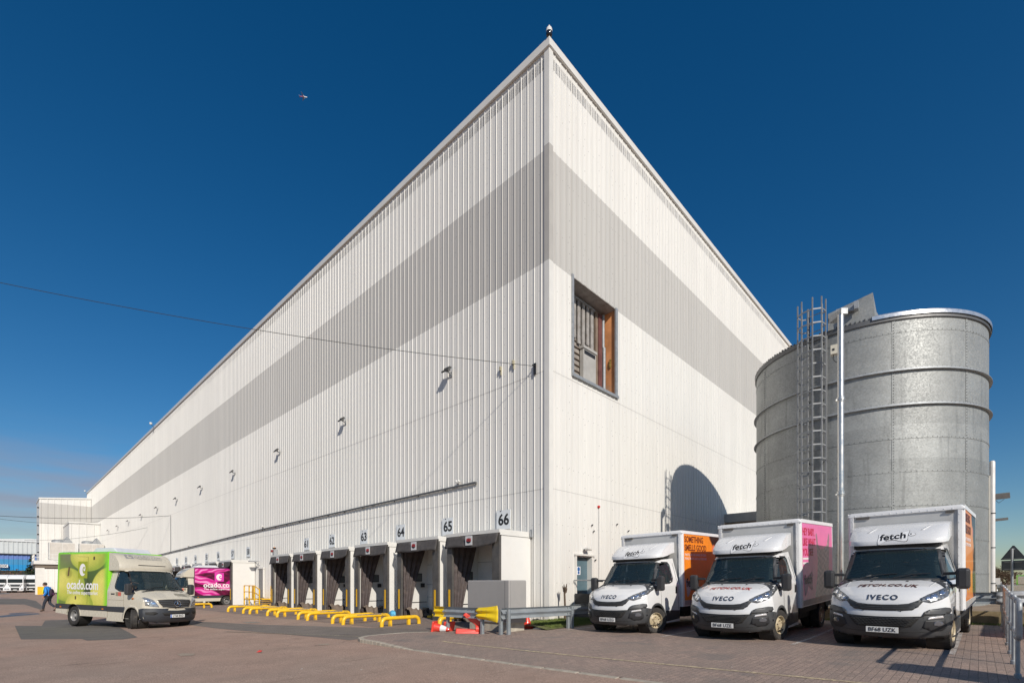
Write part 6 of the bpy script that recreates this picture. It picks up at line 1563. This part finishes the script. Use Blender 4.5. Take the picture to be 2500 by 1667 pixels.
# ================================================================ GREY CABINET, CONES, LITTER
zc_ = gz(10.8, 10.8)
cbn = empty('utility_cabinet', P(10.1, 10.5, zc_), AZ); tag(cbn, 'big plain grey cabinet behind the crash barrier beside dock 66', 'cabinet')
MB().box(0, .78, 0, 1.86, .26, 1.56).build('housing', mat('cabinet_grey', (.34, .325, .31), .5, var=.06, vs=1.5, dirt=(.26, .24, .22, .4)), cbn, bevel=.03)
MB().box(.05, .73, .05, 1.81, -.1, .259).build('plinth', M_conc, cbn)
m = MB(); m.box(-.004, -.0005, .16, .175, .3, 1.54); m.box(.2, .55, -.006, -.0005, .50, .515); m.box(.05, .055, -.004, -.0005, .3, 1.54); m.build('panel_seam', mat('seam_dark', (.15, .145, .14), .6), cbn)
M_cr = mat('cone_orange_red', (.72, .055, .035), .4, coat=.2, var=.1, dirt=(.35, .06, .04, .5), ds=5); M_cw = mat('cone_white_sleeve', (.74, .74, .74), .35)
def cone(u, v, rx, rz_, label, sleeve=True, base=True, h=.5):
    g = G(u, v); t = empty('traffic_cone', g + Vector((0, 0, .16)), 0, (0, R(rx), R(rz_))); tag(t, label, 'traffic cone')
    m = MB(); m.lathe([(.15, 0), (.135, .05), (.045, h - .02), (.03, h), (0, h)], 20); m.build('cone_body', M_cr, t, smooth=40)
    if sleeve: m = MB(); f = lambda z: .139 - (z - .05) * (.09 / (h - .07)); m.lathe([(f(.2) + .003, .2), (f(.38) + .003, .38)], 20); m.build('sleeve', M_cw, t, smooth=40)
    if base: m = MB(); m.box(-.19, .19, -.19, .19, -.05, .01); m.build('base', M_cr, t, bevel=.03)
    return t
cone(1062, 1543, 98, -14, 'fallen red traffic cone with white sleeve at the barrier end')
t = cone(1095, 1541, 62, 120, 'crushed red traffic cone seen into its base beside the sleeved cone', False, True, .30)
g = G(1122, 1548); t = empty('barrier_foot', g, 0, (0, 0, R(8))); tag(t, 'broken red plastic barrier pieces lying under the crash barrier', 'broken barrier')
MB().prism([(-.12, 0, .02), (.62, -.02, .0), (.70, 0, .10), (.45, .02, .13), (-.10, .02, .17)], (0, .26, 0)).build('lower_arm', M_cr, t, bevel=.02)
MB().prism([(.10, .05, .55), (.16, .05, .62), (.34, .05, .60), (.74, .05, .24), (.66, .05, .10), (.52, .05, .22)], (0, .14, 0)).build('raised_arm', M_cr, t, bevel=.02)
m = MB(); m.lathe([(0, -.13), (.12, -.13), (.13, 0), (.12, .13), (0, .13)], 16, ax='x', M=Matrix.Translation((.60, .10, .14))); m.build('hub', M_cr, t, smooth=40)
g = G(1284, 1533); t = cone(1287, 1533, 0, 0, 'dark red cone standing behind the right end of the grey cabinet', False, True, .42); t.location.z -= .10

l_, z_ = onr(960, 1500, 11.75); t = empty('rubbish_bag', P(l_, 11.72, gz(l_, 11.7)), AZ); tag(t, 'blue and brown rubbish bag against the white pier left of dock 65', 'rubbish bag')
m = MB(); m.grid(lambda a, b: ((.12 + .02 * math.sin(a * 25)) * math.sin(math.pi * b) * math.cos(6.283 * a), (.20 + .03 * math.sin(a * 31 + b * 9)) * math.sin(math.pi * b) * math.sin(6.283 * a), .16 + .17 * math.cos(math.pi * b) + .015 * math.sin(a * 40)), 24, 14)
m.build('bag', mat('bag_blue', (.10, .38, .58), .35, var=.3, vs=8, dirt=(.40, .30, .24, 1), ds=4), t, smooth=60)
g = G(1313, 1536); tag(MB().grid(lambda a, b: (.14 * (a - .5), .30 * (b - .5), .05 * math.sin(3.1 * a) * math.sin(3.1 * b) + .012 * math.sin(a * 20)), 8, 8).build('paper_scrap', mat('paper_white', (.72, .72, .72), .6), loc=g + Vector((0, 0, .02)), rot=(0, 0, AZ)), 'crumpled white paper on the ground beyond the barrier', 'litter')
g = G(1312, 1524); tag(MB().box(-.09, .09, -.2, .2, 0, .10).lathe([(.04, .10), (.05, .13), (0, .13)], 8).build('dark_crate', mat('crate_dark', (.03, .03, .035), .5), loc=g + Vector((0, 0, .09)), rot=(0, 0, AZ - .3), bevel=.015), 'small flat black tray on the grass near the warehouse corner', 'tray')
# knotted dead stump against the wall
rr, zz = onl(1380, 1500, 10.7); t = empty('pruned_stump', P(10.72, rr, gz(10.7, rr) + .08)); tag(t, 'knobbly pruned stump standing in front of the end wall', 'stump')
m = MB(); m.tube([(0, 0, -.1), (.01, 0, .5), (-.01, .01, 1.02), (0, 0, 1.18)], [.045, .035, .035, .03], 8)
m.build('trunk', mat('bark_brown', (.12, .085, .06), .9, var=.3, vs=12, bump=.5), t, smooth=60); m = MB()
for k in range(9):
    a = k * 2.4; b0 = Vector((.05 * math.cos(a), .05 * math.sin(a), 1.05 + .02 * k)); m.tube([(0, 0, 1.0 + .02 * k), b0, b0 + Vector((.03 * math.cos(a), .03 * math.sin(a), .13))], [.03, .026, .012], 7)
m.build('knuckles', mat('bark_brown', None), t, smooth=60)
# unseen stand-ins added outside the frame so their shadows cross the bay
t = empty('shadow_pillar', P(-2.05, 8.35, gz(-2, 8.3)), AZ); tag(t, 'unseen grey pillar added right of the railing for its shadow', 'cabinet')
MB().box(0, .75, -.35, .35, -.1, 1.85).build('housing', M_grey, t, bevel=.02); MB().box(-.02, -.001, -.02, .02, .8, 1.0).build('handle', M_dark, t)
t = empty('shadow_block', P(-3.0, 14.4, gz(-3, 15)), AZ); tag(t, 'unseen white block added right of the railing to shade the bay', 'shadow caster')
MB().box(0, 3.3, -2.4, 0, -.1, 2.02).build('body', M_dwh, t, bevel=.02); MB().box(-.03, -.001, -1.25, -1.2, .2, 1.9).build('door_gap', M_dark, t)

# ================================================================ PERSON WALKING
def skin_mesh(name, pts, edges, rad, m, parent, sub=2, smooth=True):
    me = bpy.data.meshes.new(name); me.from_pydata(pts, edges, []); o = bpy.data.objects.new(name, me); COL.objects.link(o)
    sk = o.modifiers.new('skin', 'SKIN'); sk.use_smooth_shade = True
    for i, r_ in enumerate(rad):
        v = me.skin_vertices[0].data[i]; v.radius = r_ if isinstance(r_, tuple) else (r_, r_)
    me.skin_vertices[0].data[0].use_root = True
    s_ = o.modifiers.new('sub', 'SUBSURF'); s_.levels = sub; s_.render_levels = sub
    nm = bpy.data.meshes.new_from_object(o.evaluated_get(bpy.context.evaluated_depsgraph_get()))
    bpy.data.objects.remove(o); bpy.data.meshes.remove(me); nm.name = name; nm.materials.clear(); nm.materials.append(m)
    nm.polygons.foreach_set('use_smooth', [True] * len(nm.polygons)); n = bpy.data.objects.new(name, nm); COL.objects.link(n); n.parent = parent; return n
# local frame: x forward (walking), y left, z up
g = (G(104, 1491.5) + G(132, 1491.5)) / 2
pe = empty('person', (g.x, g.y, g.z + .0), math.pi + R(14)); pe.scale = (1.0, 1.0, 1.0)
tag(pe, 'person in a bright blue jacket and dark jeans walking left behind the green van', 'person')
M_skin = mat('skin', (.42, .22, .15), .5); M_jkt = mat('blue_jacket', (.01, .20, .62), .6, var=.15, vs=8); M_jean = mat('dark_jeans', (.022, .028, .042), .8, var=.25, vs=10); M_boot = mat('brown_boots', (.06, .04, .028), .7)
hip = (0.0, 0, .93)
body_p = [hip, (.02, 0, 1.10), (.05, 0, 1.32), (.09, 0, 1.46), (.13, 0, 1.54), (.17, 0, 1.63),
          (0, .09, .90), (.16, .10, .52), (.22, .10, .10), (.34, .10, .04),
          (0, -.09, .90), (-.02, -.10, .50), (-.34, -.10, .22), (-.26, -.10, .07),
          (.05, .19, 1.40), (-.04, .25, 1.16), (.10, .22, .95), (.16, .21, .88), (.05, -.19, 1.40), (.02, -.26, 1.14), (.20, -.20, .98), (.27, -.17, .92)]
body_e = [(0, 1), (1, 2), (2, 3), (3, 4), (4, 5), (0, 6), (6, 7), (7, 8), (8, 9), (0, 10), (10, 11), (11, 12), (12, 13), (3, 14), (14, 15), (15, 16), (16, 17), (3, 18), (18, 19), (19, 20), (20, 21)]
body_r = [(.12, .14), (.11, .13), (.12, .15), (.08, .11), .05, .06, .085, .06, .045, .035, .085, .06, .045, .035, .055, .045, .035, .03, .055, .045, .035, .03]
skin_mesh('body', body_p, body_e, body_r, M_skin, pe)
skin_mesh('jacket', [(0, 0, .90), (.02, 0, 1.08), (.05, 0, 1.30), (.08, 0, 1.45), (.11, 0, 1.51), (.05, .20, 1.41), (-.04, .265, 1.16), (.11, .23, .95), (.05, -.20, 1.41), (.02, -.27, 1.14), (.21, -.205, .985)],
          [(0, 1), (1, 2), (2, 3), (3, 4), (3, 5), (5, 6), (6, 7), (3, 8), (8, 9), (9, 10)], [(.15, .17), (.15, .17), (.155, .185), (.10, .13), (.075, .08), .085, .075, .055, .085, .075, .055], M_jkt, pe)
skin_mesh('jeans', [(0, 0, .92), (0, .09, .86), (.155, .10, .50), (.215, .10, .12), (0, -.09, .86), (-.02, -.10, .48), (-.33, -.10, .24)], [(0, 1), (1, 2), (2, 3), (0, 4), (4, 5), (5, 6)], [(.135, .15), .105, .078, .06, .105, .078, .06], M_jean, pe)
for nm, ps in (('boot', [(.205, .10, .20), (.21, .10, .06), (.30, .10, .05), (.38, .10, .035)]), ('boot', [(-.335, -.10, .26), (-.37, -.10, .15), (-.27, -.10, .07), (-.20, -.10, .035)])):
    skin_mesh(nm, ps, [(0, 1), (1, 2), (2, 3)], [.062, .058, .052, .035], M_boot, pe)
m = MB(); m.ball((.185, 0, 1.655), .098, 20, sz=(1.05, .82, 1.22)); m.ball((.285, 0, 1.64), .022, 8, sz=(1, .8, 1.2)); m.ball((.19, .083, 1.645), .025, 8, sz=(.6, .4, 1)); m.ball((.19, -.083, 1.645), .025, 8, sz=(.6, .4, 1)); m.build('head', M_skin, pe, smooth=60)
m = MB(); m.ball((.165, 0, 1.69), .104, 20, sz=(1.04, .88, 1.05)); hr = m.build('hair', mat('dark_hair', (.03, .018, .012), .7), pe, smooth=60)
m = MB()
for y in (-.034, .034): m.ball((.278, y, 1.665), .011, 6)
m.build('eyes', M_black, pe); MB().box(.270, .283, -.022, .022, 1.598, 1.604).build('mouth', mat('lips', (.25, .09, .07), .5), pe)
m = MB(); m.grid(lambda a, b: (.115 + .12 * (b - .5) * .2 + .06 * (1 - a) + .12 * math.cos(.9) - .02, .08 + .035 * (b - .5) * 2 + .05 * a, 1.45 - .38 * a), 6, 2)
for (y0, y1) in ((.10, .17),): pass
m = MB(); m.prism([(.20, .07, 1.08), (.215, .07, 1.20), (.205, .07, 1.32), (.17, .09, 1.43), (.12, .10, 1.50)], (0, .085, 0)); m.build('hi_vis_strap', mat('hi_vis_yellow', (.62, .80, .06), .5), pe)
# hands: palm with five curled fingers
for (hx_, hy_, hz_, sgn) in ((.17, .21, .86, 1), (.285, -.165, .905, -1)):
    ps = [(hx_ - .01, hy_, hz_ + .05), (hx_, hy_, hz_), (hx_ + .01, hy_, hz_ - .035)]; ed = [(0, 1), (1, 2)]; rd = [.022, .028, .024]
    for k in range(4):
        o = (k - 1.5) * .018; b0 = len(ps); ps += [(hx_ + .012 + o * .6, hy_ + .004, hz_ - .065), (hx_ + .02 + o * .6, hy_ - .014 * sgn, hz_ - .095 + .004 * abs(k - 1)), (hx_ + .012 + o * .6, hy_ - .032 * sgn, hz_ - .098)]; ed += [(2, b0), (b0, b0 + 1), (b0 + 1, b0 + 2)]; rd += [.0095, .0085, .0075]
    b0 = len(ps); ps += [(hx_ + .035, hy_ - .012 * sgn, hz_ - .02), (hx_ + .045, hy_ - .024 * sgn, hz_ - .05)]; ed += [(1, b0), (b0, b0 + 1)]; rd += [.011, .009]
    skin_mesh('hand', ps, ed, rd, M_skin, pe, 1)
bp_ = empty('backpack', (g.x, g.y, g.z), math.pi + R(14)); tag(bp_, 'dark purple backpack worn by the walking person', 'backpack')
MB().grid(lambda a, b: (-.17 - .10 * math.sin(math.pi * b) * abs(math.cos(6.283 * a)) ** .5 * math.copysign(1, math.cos(6.283 * a)), .15 * math.sin(math.pi * b) ** .5 * math.sin(6.283 * a), 1.15 + .24 * math.cos(math.pi * b)), 20, 12).build('sack', mat('backpack_dark', (.03, .015, .035), .7, var=.3), bp_, smooth=60)
MB().box(-.30, -.26, -.08, .08, 1.0, 1.14).build('pocket', mat('backpack_purple', (.10, .02, .09), .7), bp_, bevel=.02)
# driver in the green van
dv_ = empty('driver', v1.location, 0, tuple(v1.rotation_euler)); tag(dv_, 'driver in an orange high-visibility vest inside the green van', 'person')
skin_mesh('body', [(-.75, -.42, 1.15), (-.74, -.42, 1.40), (-.72, -.42, 1.60), (-.70, -.42, 1.70), (-.68, -.42, 1.82), (-.72, -.22, 1.58), (-.55, -.20, 1.40), (-.42, -.30, 1.48), (-.72, -.62, 1.58), (-.55, -.64, 1.40), (-.42, -.54, 1.48)], [(0, 1), (1, 2), (2, 3), (3, 4), (2, 5), (5, 6), (6, 7), (2, 8), (8, 9), (9, 10)], [(.13, .16), (.13, .16), (.11, .15), .05, .085, .06, .045, .03, .06, .045, .03], M_skin, dv_)
skin_mesh('vest', [(-.75, -.42, 1.12), (-.74, -.42, 1.40), (-.72, -.42, 1.57), (-.72, -.24, 1.58), (-.72, -.60, 1.58)], [(0, 1), (1, 2), (2, 3), (2, 4)], [(.15, .18), (.15, .18), (.12, .16), .07, .07], mat('vest_orange', (.85, .10, .04), .5), dv_)
MB().ball((-.70, -.42, 1.87), .095, 14, sz=(1, .85, 1.1)).build('hair', mat('dark_hair', None), dv_, smooth=60)

# ================================================================ FAR LEFT: LORRIES, FENCE, HEDGE, TREES, WAREHOUSE
def lorry(u, Y, label, rz_=0):
    d = ray(u, 1421); p = d * Y; l, r = lr(p); t = empty('articulated_lorry', (p.x, p.y, gz(l, r)), rz_); tag(t, label, 'lorry', 'white lorries parked by the far fence')
    wm_ = mat('lorry_white', (.72, .73, .74), .3, coat=.4)
    m = MB(); m.box(-2.1, 0, -1.22, 1.22, .9, 2.85); m.build('cab', wm_, t, bevel=.10)
    pf = [(0.02, 2.80), (-.25, 3.20), (-.75, 3.50), (-2.1, 3.58), (-2.1, 2.80)]; m = MB(); m.prism([(a, -1.18, b) for a, b in pf], (0, 2.36, 0)); m.build('roof_fairing', wm_, t, bevel=.12)
    MB().box(.0, .03, -1.08, 1.08, 1.95, 2.70).build('windscreen', mat('lorry_glass', (.015, .022, .025), .5, spec=.1), t, bevel=.02)
    for s in (-1, 1): MB().box(-.95, -.25, *sorted((s * 1.251, s * 1.262)), 1.95, 2.65).build('side_window', mat('lorry_glass', None), t)
    m = MB(); m.prism([(.03, -.80, 1.66), (.03, .80, 1.66), (.03, .58, 1.22), (.03, -.58, 1.22)], (.03, 0, 0)); g_ = m.build('grille', mat('lorry_grille', (.03, .035, .04), .4), t)
    m = MB()
    for s in (-1, 1): m.prism([(.025, s * .98, 1.75), (.025, s * 1.06, 1.75), (.025, s * .72, 1.10), (.025, s * .62, 1.10)], (.03, 0, 0))
    m.build('grille_line', M_dark, g_)
    m = MB(); m.box(-.3, .08, -1.25, 1.25, .38, .98); m.build('bumper', wm_, t, bevel=.08); MB().box(.081, .10, -.62, .62, .48, 1.0).build('lower_grille', M_dark, t)
    for s in (-1, 1): MB().box(.081, .11, *sorted((s * .82, s * 1.15)), .62, .86).build('headlight', mat('lorry_lamp', (.25, .26, .28), .2, coat=1), t); MB().box(-.12, .1, *sorted((s * 1.30, s * 1.50)), 1.95, 2.55).build('door_mirror', M_dark, t, bevel=.03)
    MB().box(.101, .11, -.26, .26, .52, .63).build('number_plate', M_plt, t)
    MB().box(-13, -2.4, -1.25, 1.25, 1.1, 3.3).build('trailer', mat('trailer_dark', (.05, .05, .06), .5), t); MB().box(-12.8, -.2, -1.1, 1.1, .5, 1.09).build('underbody', M_under, t)
    for x in (-.9, -3.4, -10, -11.3):
        for s in (-1, 1): m = MB(); m.lathe([(0, s * 1.22), (.5, s * 1.22), (.52, s * 1.15), (.52, s * .95), (0, s * .95)], 20, ax='y', M=Matrix.Translation((x, 0, .5))); w_ = m.build('wheel', M_rubber, t); MB().lathe([(0, s * 1.225), (.22, s * 1.225), (.26, s * 1.24), (.28, s * 1.22)], 14, ax='y', M=Matrix.Translation((x, 0, .5))).build('rim', M_rims, w_)
    return t
for k, (u, Y, lb) in enumerate(((-3, 96, 'white lorry cut off by the left edge of the picture'), (37, 97, 'white lorry cab in the middle of the far row'), (76, 99, 'white lorry partly hidden by the far canopy column'))):
    lorry(u, Y, lb, R(-62))
# far warehouse, white above and blue below
def farp(u, Y): return ray(u, 1421) * Y
l0 = 212
t = empty('far_warehouse', P(l0, 0, -1), AZ); tag(t, 'distant warehouse with pale upper wall and banded blue lower wall', 'warehouse')
rA, rB = -140, 18
pale = mat('far_pale_cladding', (.55, .58, .58), .5, var=.04, vs=.3); zr = lambda v: 1.5 + (1421 - v) / 1198 * 150 + 1
def strip(z0, z1, m_, nm, o=0):
    mm = MB(); vs = []; n = int((rB - rA) / 1.0)
    for k in range(n + 1):
        for a, h in ((0, 0), (.3, 0), (.4, .12), (.7, .12), (.8, 0)):
            for z in (z0, z1): vs.append((-h - o, 0, 0) if False else (rA + k + a, -h - o, z))
    mm.add(vs, [(2 * i, 2 * i + 2, 2 * i + 3, 2 * i + 1) for i in range(len(vs) // 2 - 1)]); return mm.build(nm, m_, t, fix=False)
strip(zr(1352), zr(1322), pale, 'upper_wall'); strip(zr(1365), zr(1353), mat('far_violet_blue', (.12, .20, .48), .5), 'violet_band')
strip(zr(1378), zr(1365), mat('far_mid_blue', (.045, .24, .45), .5), 'mid_blue_band', .01); strip(zr(1392), zr(1378), mat('far_cyan_blue', (.01, .24, .52), .5), 'bright_blue_band', .02); strip(-2, zr(1392), M_dark, 'base_wall', .03)
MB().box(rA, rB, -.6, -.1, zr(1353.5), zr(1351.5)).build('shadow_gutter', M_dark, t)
m = MB(); za_, zb2 = zr(1322), zr(1313.5)
for k in range(5):
    a = rA + 8 + k * 31; m.add([(a, -.3, za_), (a + 31, -.3, za_), (a + 15.5, -.3, zb2), (a, 40, za_), (a + 31, 40, za_), (a + 15.5, 40, zb2)], [(0, 1, 2), (5, 4, 3), (0, 2, 5, 3), (1, 4, 5, 2)])
m.build('roof', mat('far_roof', (.62, .64, .64), .5), t)
rs2 = ray(9, 1381); k_ = (l0 - .5) / rs2.dot(dL); r_ = (rs2 * k_).dot(dR)
b_ = MB().box(r_ - .9, r_ + .9, -1.0, -.5, zr(1385.5), zr(1378)); sgn = b_.build('wall_sign', M_plate, t); text('DX', 1.0, M_black, sgn, frame((r_, -1.02, (zr(1385.5) + zr(1378)) / 2), (1, 0, 0), (0, 0, 1)), bold=.02)
# fence: palisade in front of the hedge
def far_l(l, u): d = ray(u, 1421); k = l / d.dot(dL); return (d * k).dot(dR)
fe = empty('palisade_fence', P(168, 0, 0), AZ); tag(fe, 'grey palisade fence behind the row of far lorries', 'fence')
m = MB(); r = -75
while r < 16: m.box(r, r + .09, -.02, .02, -.6, 2.4); r += .22
m.build('pales', mat('fence_grey', (.20, .20, .18), .7), fe); MB().box(-75, 16, .021, .08, 1.9, 2.0).box(-75, 16, .021, .08, .2, .3).build('rails', mat('fence_grey', None), fe)
def foliage(m, c, rad, n, size, sq=(1, 1, 1), shell=.55):
    for _ in range(n):
        while True:
            v = Vector((random.uniform(-1, 1), random.uniform(-1, 1), random.uniform(-1, 1)))
            if shell * random.random() < v.length < 1: break
        p = Vector(c) + Vector((v.x * rad * sq[0], v.y * rad * sq[1], v.z * rad * sq[2])); a, b = Vector((random.gauss(0, 1), random.gauss(0, 1), random.gauss(0, 1))).normalized(), Vector((random.gauss(0, 1), random.gauss(0, 1), random.gauss(0, 1))).normalized(); s = size * random.uniform(.5, 1.3)
        m.add([p + a * s, p + b * s, p - a * s * .6, p - b * s * .7], [(0, 1, 2, 3)], random.choice((0, 0, 1)))
Mh = [mat('hedge_green', (.055, .07, .022), .8, var=.3), mat('hedge_russet', (.15, .075, .035), .8, var=.3)]
m = MB(); r = -80
while r < 17: foliage(m, (r, 6, 2.3 + random.uniform(-.3, .6)), 2.1, 230, .24, (1.1, .8, 1.25)); r += 2.0
tag(m.build('hedge', Mh, loc=P(168, 0, -.4), rot=(0, 0, AZ), fix=False), 'brown and green hedge mass below the blue wall', 'hedge', kind='stuff')
def conifer(u, Yl, h, w, lab):
    r = far_l(Yl, u); t = empty('conifer_tree', P(Yl, r, -.5)); tag(t, lab, 'tree')
    MB().tube([(0, 0, 0), (0, 0, h * .95)], [.22, .03], 8).build('trunk', mat('bark_brown', None), t)
    m = MB()
    for k in range(26):
        f = k / 25; z = h * (.12 + .86 * f); rr_ = w * (1 - f) ** .85 * random.uniform(.75, 1.15) + .12
        for q in range(max(4, int(9 * (1 - f)) + 3)):
            a = random.uniform(0, 6.28); tip = Vector((rr_ * math.cos(a), rr_ * math.sin(a), z - rr_ * .25))
            for s in range(7):
                p = Vector((0, 0, z)).lerp(tip, .25 + .75 * s / 6); x = Vector((random.gauss(0, 1), random.gauss(0, 1), random.gauss(0, .6))).normalized() * .26; y = Vector((random.gauss(0, 1), random.gauss(0, 1), random.gauss(0, .6))).normalized() * .20
                m.add([p + x, p + y, p - x, p - y], [(0, 1, 2, 3)])
    m.build('crown', mat('conifer_green', (.030, .050, .020), .8, var=.3), t, fix=False); return t
conifer(78, 160, 8.3, 2.5, 'dark green conifer in front of the blue wall'); conifer(91, 163, 6.6, 1.6, 'smaller dark conifer half hidden by the white far block')
def bare_tree(p, h, spread, lab, seed, m_, tw=.02, name='bare_tree', n=3, lvl=5):
    rnd = random.Random(seed); t = empty(name, p); tag(t, lab, 'tree'); mt, mc = MB(), MB()
    def br(a, d, L, rad, k):
        b = a + d * L; mid = a.lerp(b, .5) + Vector((rnd.gauss(0, 1), rnd.gauss(0, 1), rnd.gauss(0, .5))) * L * .06
        (mt if k == 0 else mc).tube([a, mid, b], [rad, rad * .85, rad * .68], 6 if k < 2 else 4, cap=False)
        if k >= lvl: return
        for _ in range(n if k else n + 1):
            q = Vector((rnd.gauss(0, 1), rnd.gauss(0, 1), rnd.gauss(.35, .6))).normalized(); br(a.lerp(b, rnd.uniform(.6, 1)), (d * .9 + q * spread).normalized(), L * rnd.uniform(.6, .82), max(tw, rad * .58), k + 1)
    br(Vector((0, 0, 0)), Vector((0, 0, 1)), h * .28, h * .03, 0)
    mt.build('trunk', m_, t); mc.build('crown', m_, t, fix=False)
for k, (u, l_, h, lab) in enumerate(((2, 175, 8.5, 'leafless tree at the left edge before the blue wall'), (26, 178, 7.4, 'low leafless tree right of the wall sign'))):
    bare_tree(P(l_, far_l(l_, u), -.4), h, .75, lab, k + 5, mat('twig_brown', (.12, .075, .06), .9), .03)

# ================================================================ FAR RIGHT: TREES, GREEN VAN, BOXES
def rp(u, Y, z=-.25): p = ray(u, 1421) * Y; p.z = z; return p
for k, (u, Y, h, lab) in enumerate(((2438, 95, 5.4, 'brown bare tree just right of the white pole'), (2450, 100, 7.6, 'largest brown bare tree below the road sign'), (2464, 98, 6.4, 'brown bare tree left of the green van'))):
    bare_tree(rp(u, Y, -.6), h, .8, lab, 20 + k, mat('twig_brown2', (.13, .085, .05), .9), .022, lvl=6, n=3)
m = MB(); 
for k in range(22): foliage(m, (k * 1.7 - 4, random.uniform(-1, 1), 1.0), 1.3, 160, .13, (1, 1, 1.0))
tag(m.build('bushes', [mat('twig_brown2', None), mat('bush_dark', (.05, .045, .025), .9)], loc=rp(2425, 92, -.5), rot=(0, 0, R(-20)), fix=False), 'low brown scrub below the far bare trees', 'shrubs', kind='stuff')
t = empty('delivery_van', rp(2512, 40, -.20), R(78)); tag(t, 'green backed delivery van cut off by the right edge of the picture', 'van', 'supermarket delivery vans')
gm_ = mat('van_trim_green', None)
MB().box(-4.7, -1.4, -.98, .98, .55, 2.45).build('box_body', gm_, t, bevel=.06); MB().box(-1.35, .9, -.95, .95, .35, 1.5).box(-1.3, -.1, -.85, .85, 1.51, 2.2).build('cab', mat('van_cream', None), t, bevel=.08)
MB().box(-4.74, -4.705, -.9, .9, .60, 2.38).build('rear_door', mat('rear_green', (.20, .50, .04), .6), t)
for k in range(6): MB().box(-4.75, -4.742, -.6, .55, 2.0 - k * .13, 2.04 - k * .13).build('lettering_line', mat('pale_green_print', (.50, .68, .30), .5), t)
MB().box(-4.75, -4.742, .55, .80, .75, .98).build('warning_sticker', M_yel, t)
MB().box(-4.8, -4.70, -.95, .95, .30, .54).build('rear_bumper', M_dark, t)
for s in (-1, 1): MB().box(-4.83, -4.801, *sorted((s * .5, s * .92)), .34, .50).build('tail_light', M_red, t); wheel(t, 0, s * .86, 0, M_rims, side=s); wheel(t, -3.5, s * .86, 0, M_rims, side=s)
t = empty('parked_van', rp(2484, 44, -.20), R(75)); tag(t, 'dark backed van between the sign pole and the green van', 'van')
MB().box(-4.6, -1.4, -.95, .95, .5, 2.35).build('box_body', mat('van_trim_green', None), t, bevel=.06); MB().box(-4.64, -4.605, -.88, .88, .55, 2.3).build('open_rear', mat('van_dark_inside', (.03, .02, .02), .7), t); MB().box(-4.66, -4.641, -.12, .0, .6, 2.25).build('door_edge', mat('door_edge_maroon', (.10, .02, .03), .5), t); MB().box(-4.7, -4.6, -.9, .9, .3, .49).build('rear_bumper', M_dark, t)
for s in (-1, 1): wheel(t, -3.5, s * .86, 0, M_rims, side=s)
for (u, v, w_, h_, Y, lb) in ((2431, 1426, .55, .55, 42, 'left of two white boxes on a post beside the far road'), (2439, 1434, .35, .55, 44, 'right of two white boxes on a post beside the far road')):
    p = rp(u, Y, -.3); z = 1.5 + (1421 - v) / 1198 * Y + .3; t = empty('meter_box', p, AZ); tag(t, lb, 'box'); MB().box(-.2, .2, -w_ / 2, w_ / 2, z, z + h_).build('box', M_dwh, t); MB().box(-.05, .05, -.08, .08, -.2, z).build('post', M_conc, t)
t = empty('low_kerb_wall', rp(2442, 36, -.25), R(-12)); tag(t, 'low pale kerb wall beyond the railing', 'wall'); MB().box(-3, 4.2, -.2, .2, -.1, .30).build('wall', M_conc, t)
t = empty('parked_car', rp(2452, 62, -.3), R(-20)); tag(t, 'pale far car beyond the railing top', 'car')
MB().box(-2, 2, -.85, .85, .35, .95).build('body', mat('car_silver', (.45, .46, .48), .3, metal=.5), t, bevel=.15); MB().prism([(-1.4, -.75, .94), (-.9, -.75, 1.42), (.6, -.75, 1.42), (1.2, -.75, .94)], (0, 1.5, 0)).build('cabin', M_glass, t, bevel=.05)
for x in (-1.3, 1.3):
    for s in (-1, 1): MB().lathe([(0, s * .86), (.30, s * .86), (.31, s * .68), (0, s * .68)], 18, ax='y', M=Matrix.Translation((x, 0, .31))).build('wheel', M_rubber, t)

# ================================================================ AEROPLANE
d = ray(741, 237); ap = empty('aeroplane', Vector((0, 0, 1.5)) + d * 1350, 0, (R(-8), R(-5), R(14))); tag(ap, 'tiny white airliner in the blue sky left of the roof peak', 'aeroplane')
Mw = mat('plane_white', (.8, .8, .82), .3); Mr = mat('plane_red', (.45, .12, .22), .4)
m = MB(); m.lathe([(0, 10), (.6, 9.4), (1.1, 8), (1.25, 6), (1.25, 0)], 14, ax='x'); m.build('fuselage', Mw, ap, smooth=60)
m = MB(); m.lathe([(1.25, 0), (1.25, -4), (.8, -8), (.2, -11), (0, -11.2)], 14, ax='x'); m.build('rear_fuselage', Mr, ap, smooth=60)
for s in (-1, 1):
    m = MB(); m.prism([(2.5, 0, -.4), (-1.5, 0, -.4), (-4.4, s * 11, .4), (-3.0, s * 11, .4)], (0, 0, .25)); m.build('wing', mat('plane_grey', (.25, .3, .4), .4), ap)
    m = MB(); m.prism([(-8.6, 0, .4), (-10.4, 0, .4), (-11.6, s * 4, .6), (-10.7, s * 4, .6)], (0, 0, .15)); m.build('tailplane', mat('plane_grey', None), ap)
    m = MB(); m.lathe([(0, 1.6), (.6, 1.5), (.65, 0), (.35, -1.4), (0, -1.5)], 10, ax='x', M=Matrix.Translation((.8, s * 3.6, -1.1))); m.build('engine', Mw, ap)
m = MB(); m.prism([(-7.6, -.1, .9), (-10.8, -.1, .7), (-12.0, -.1, 4.6), (-10.8, -.1, 4.6)], (0, .2, 0)); m.build('tail_fin', mat('plane_blue', (.15, .25, .5), .4), ap)
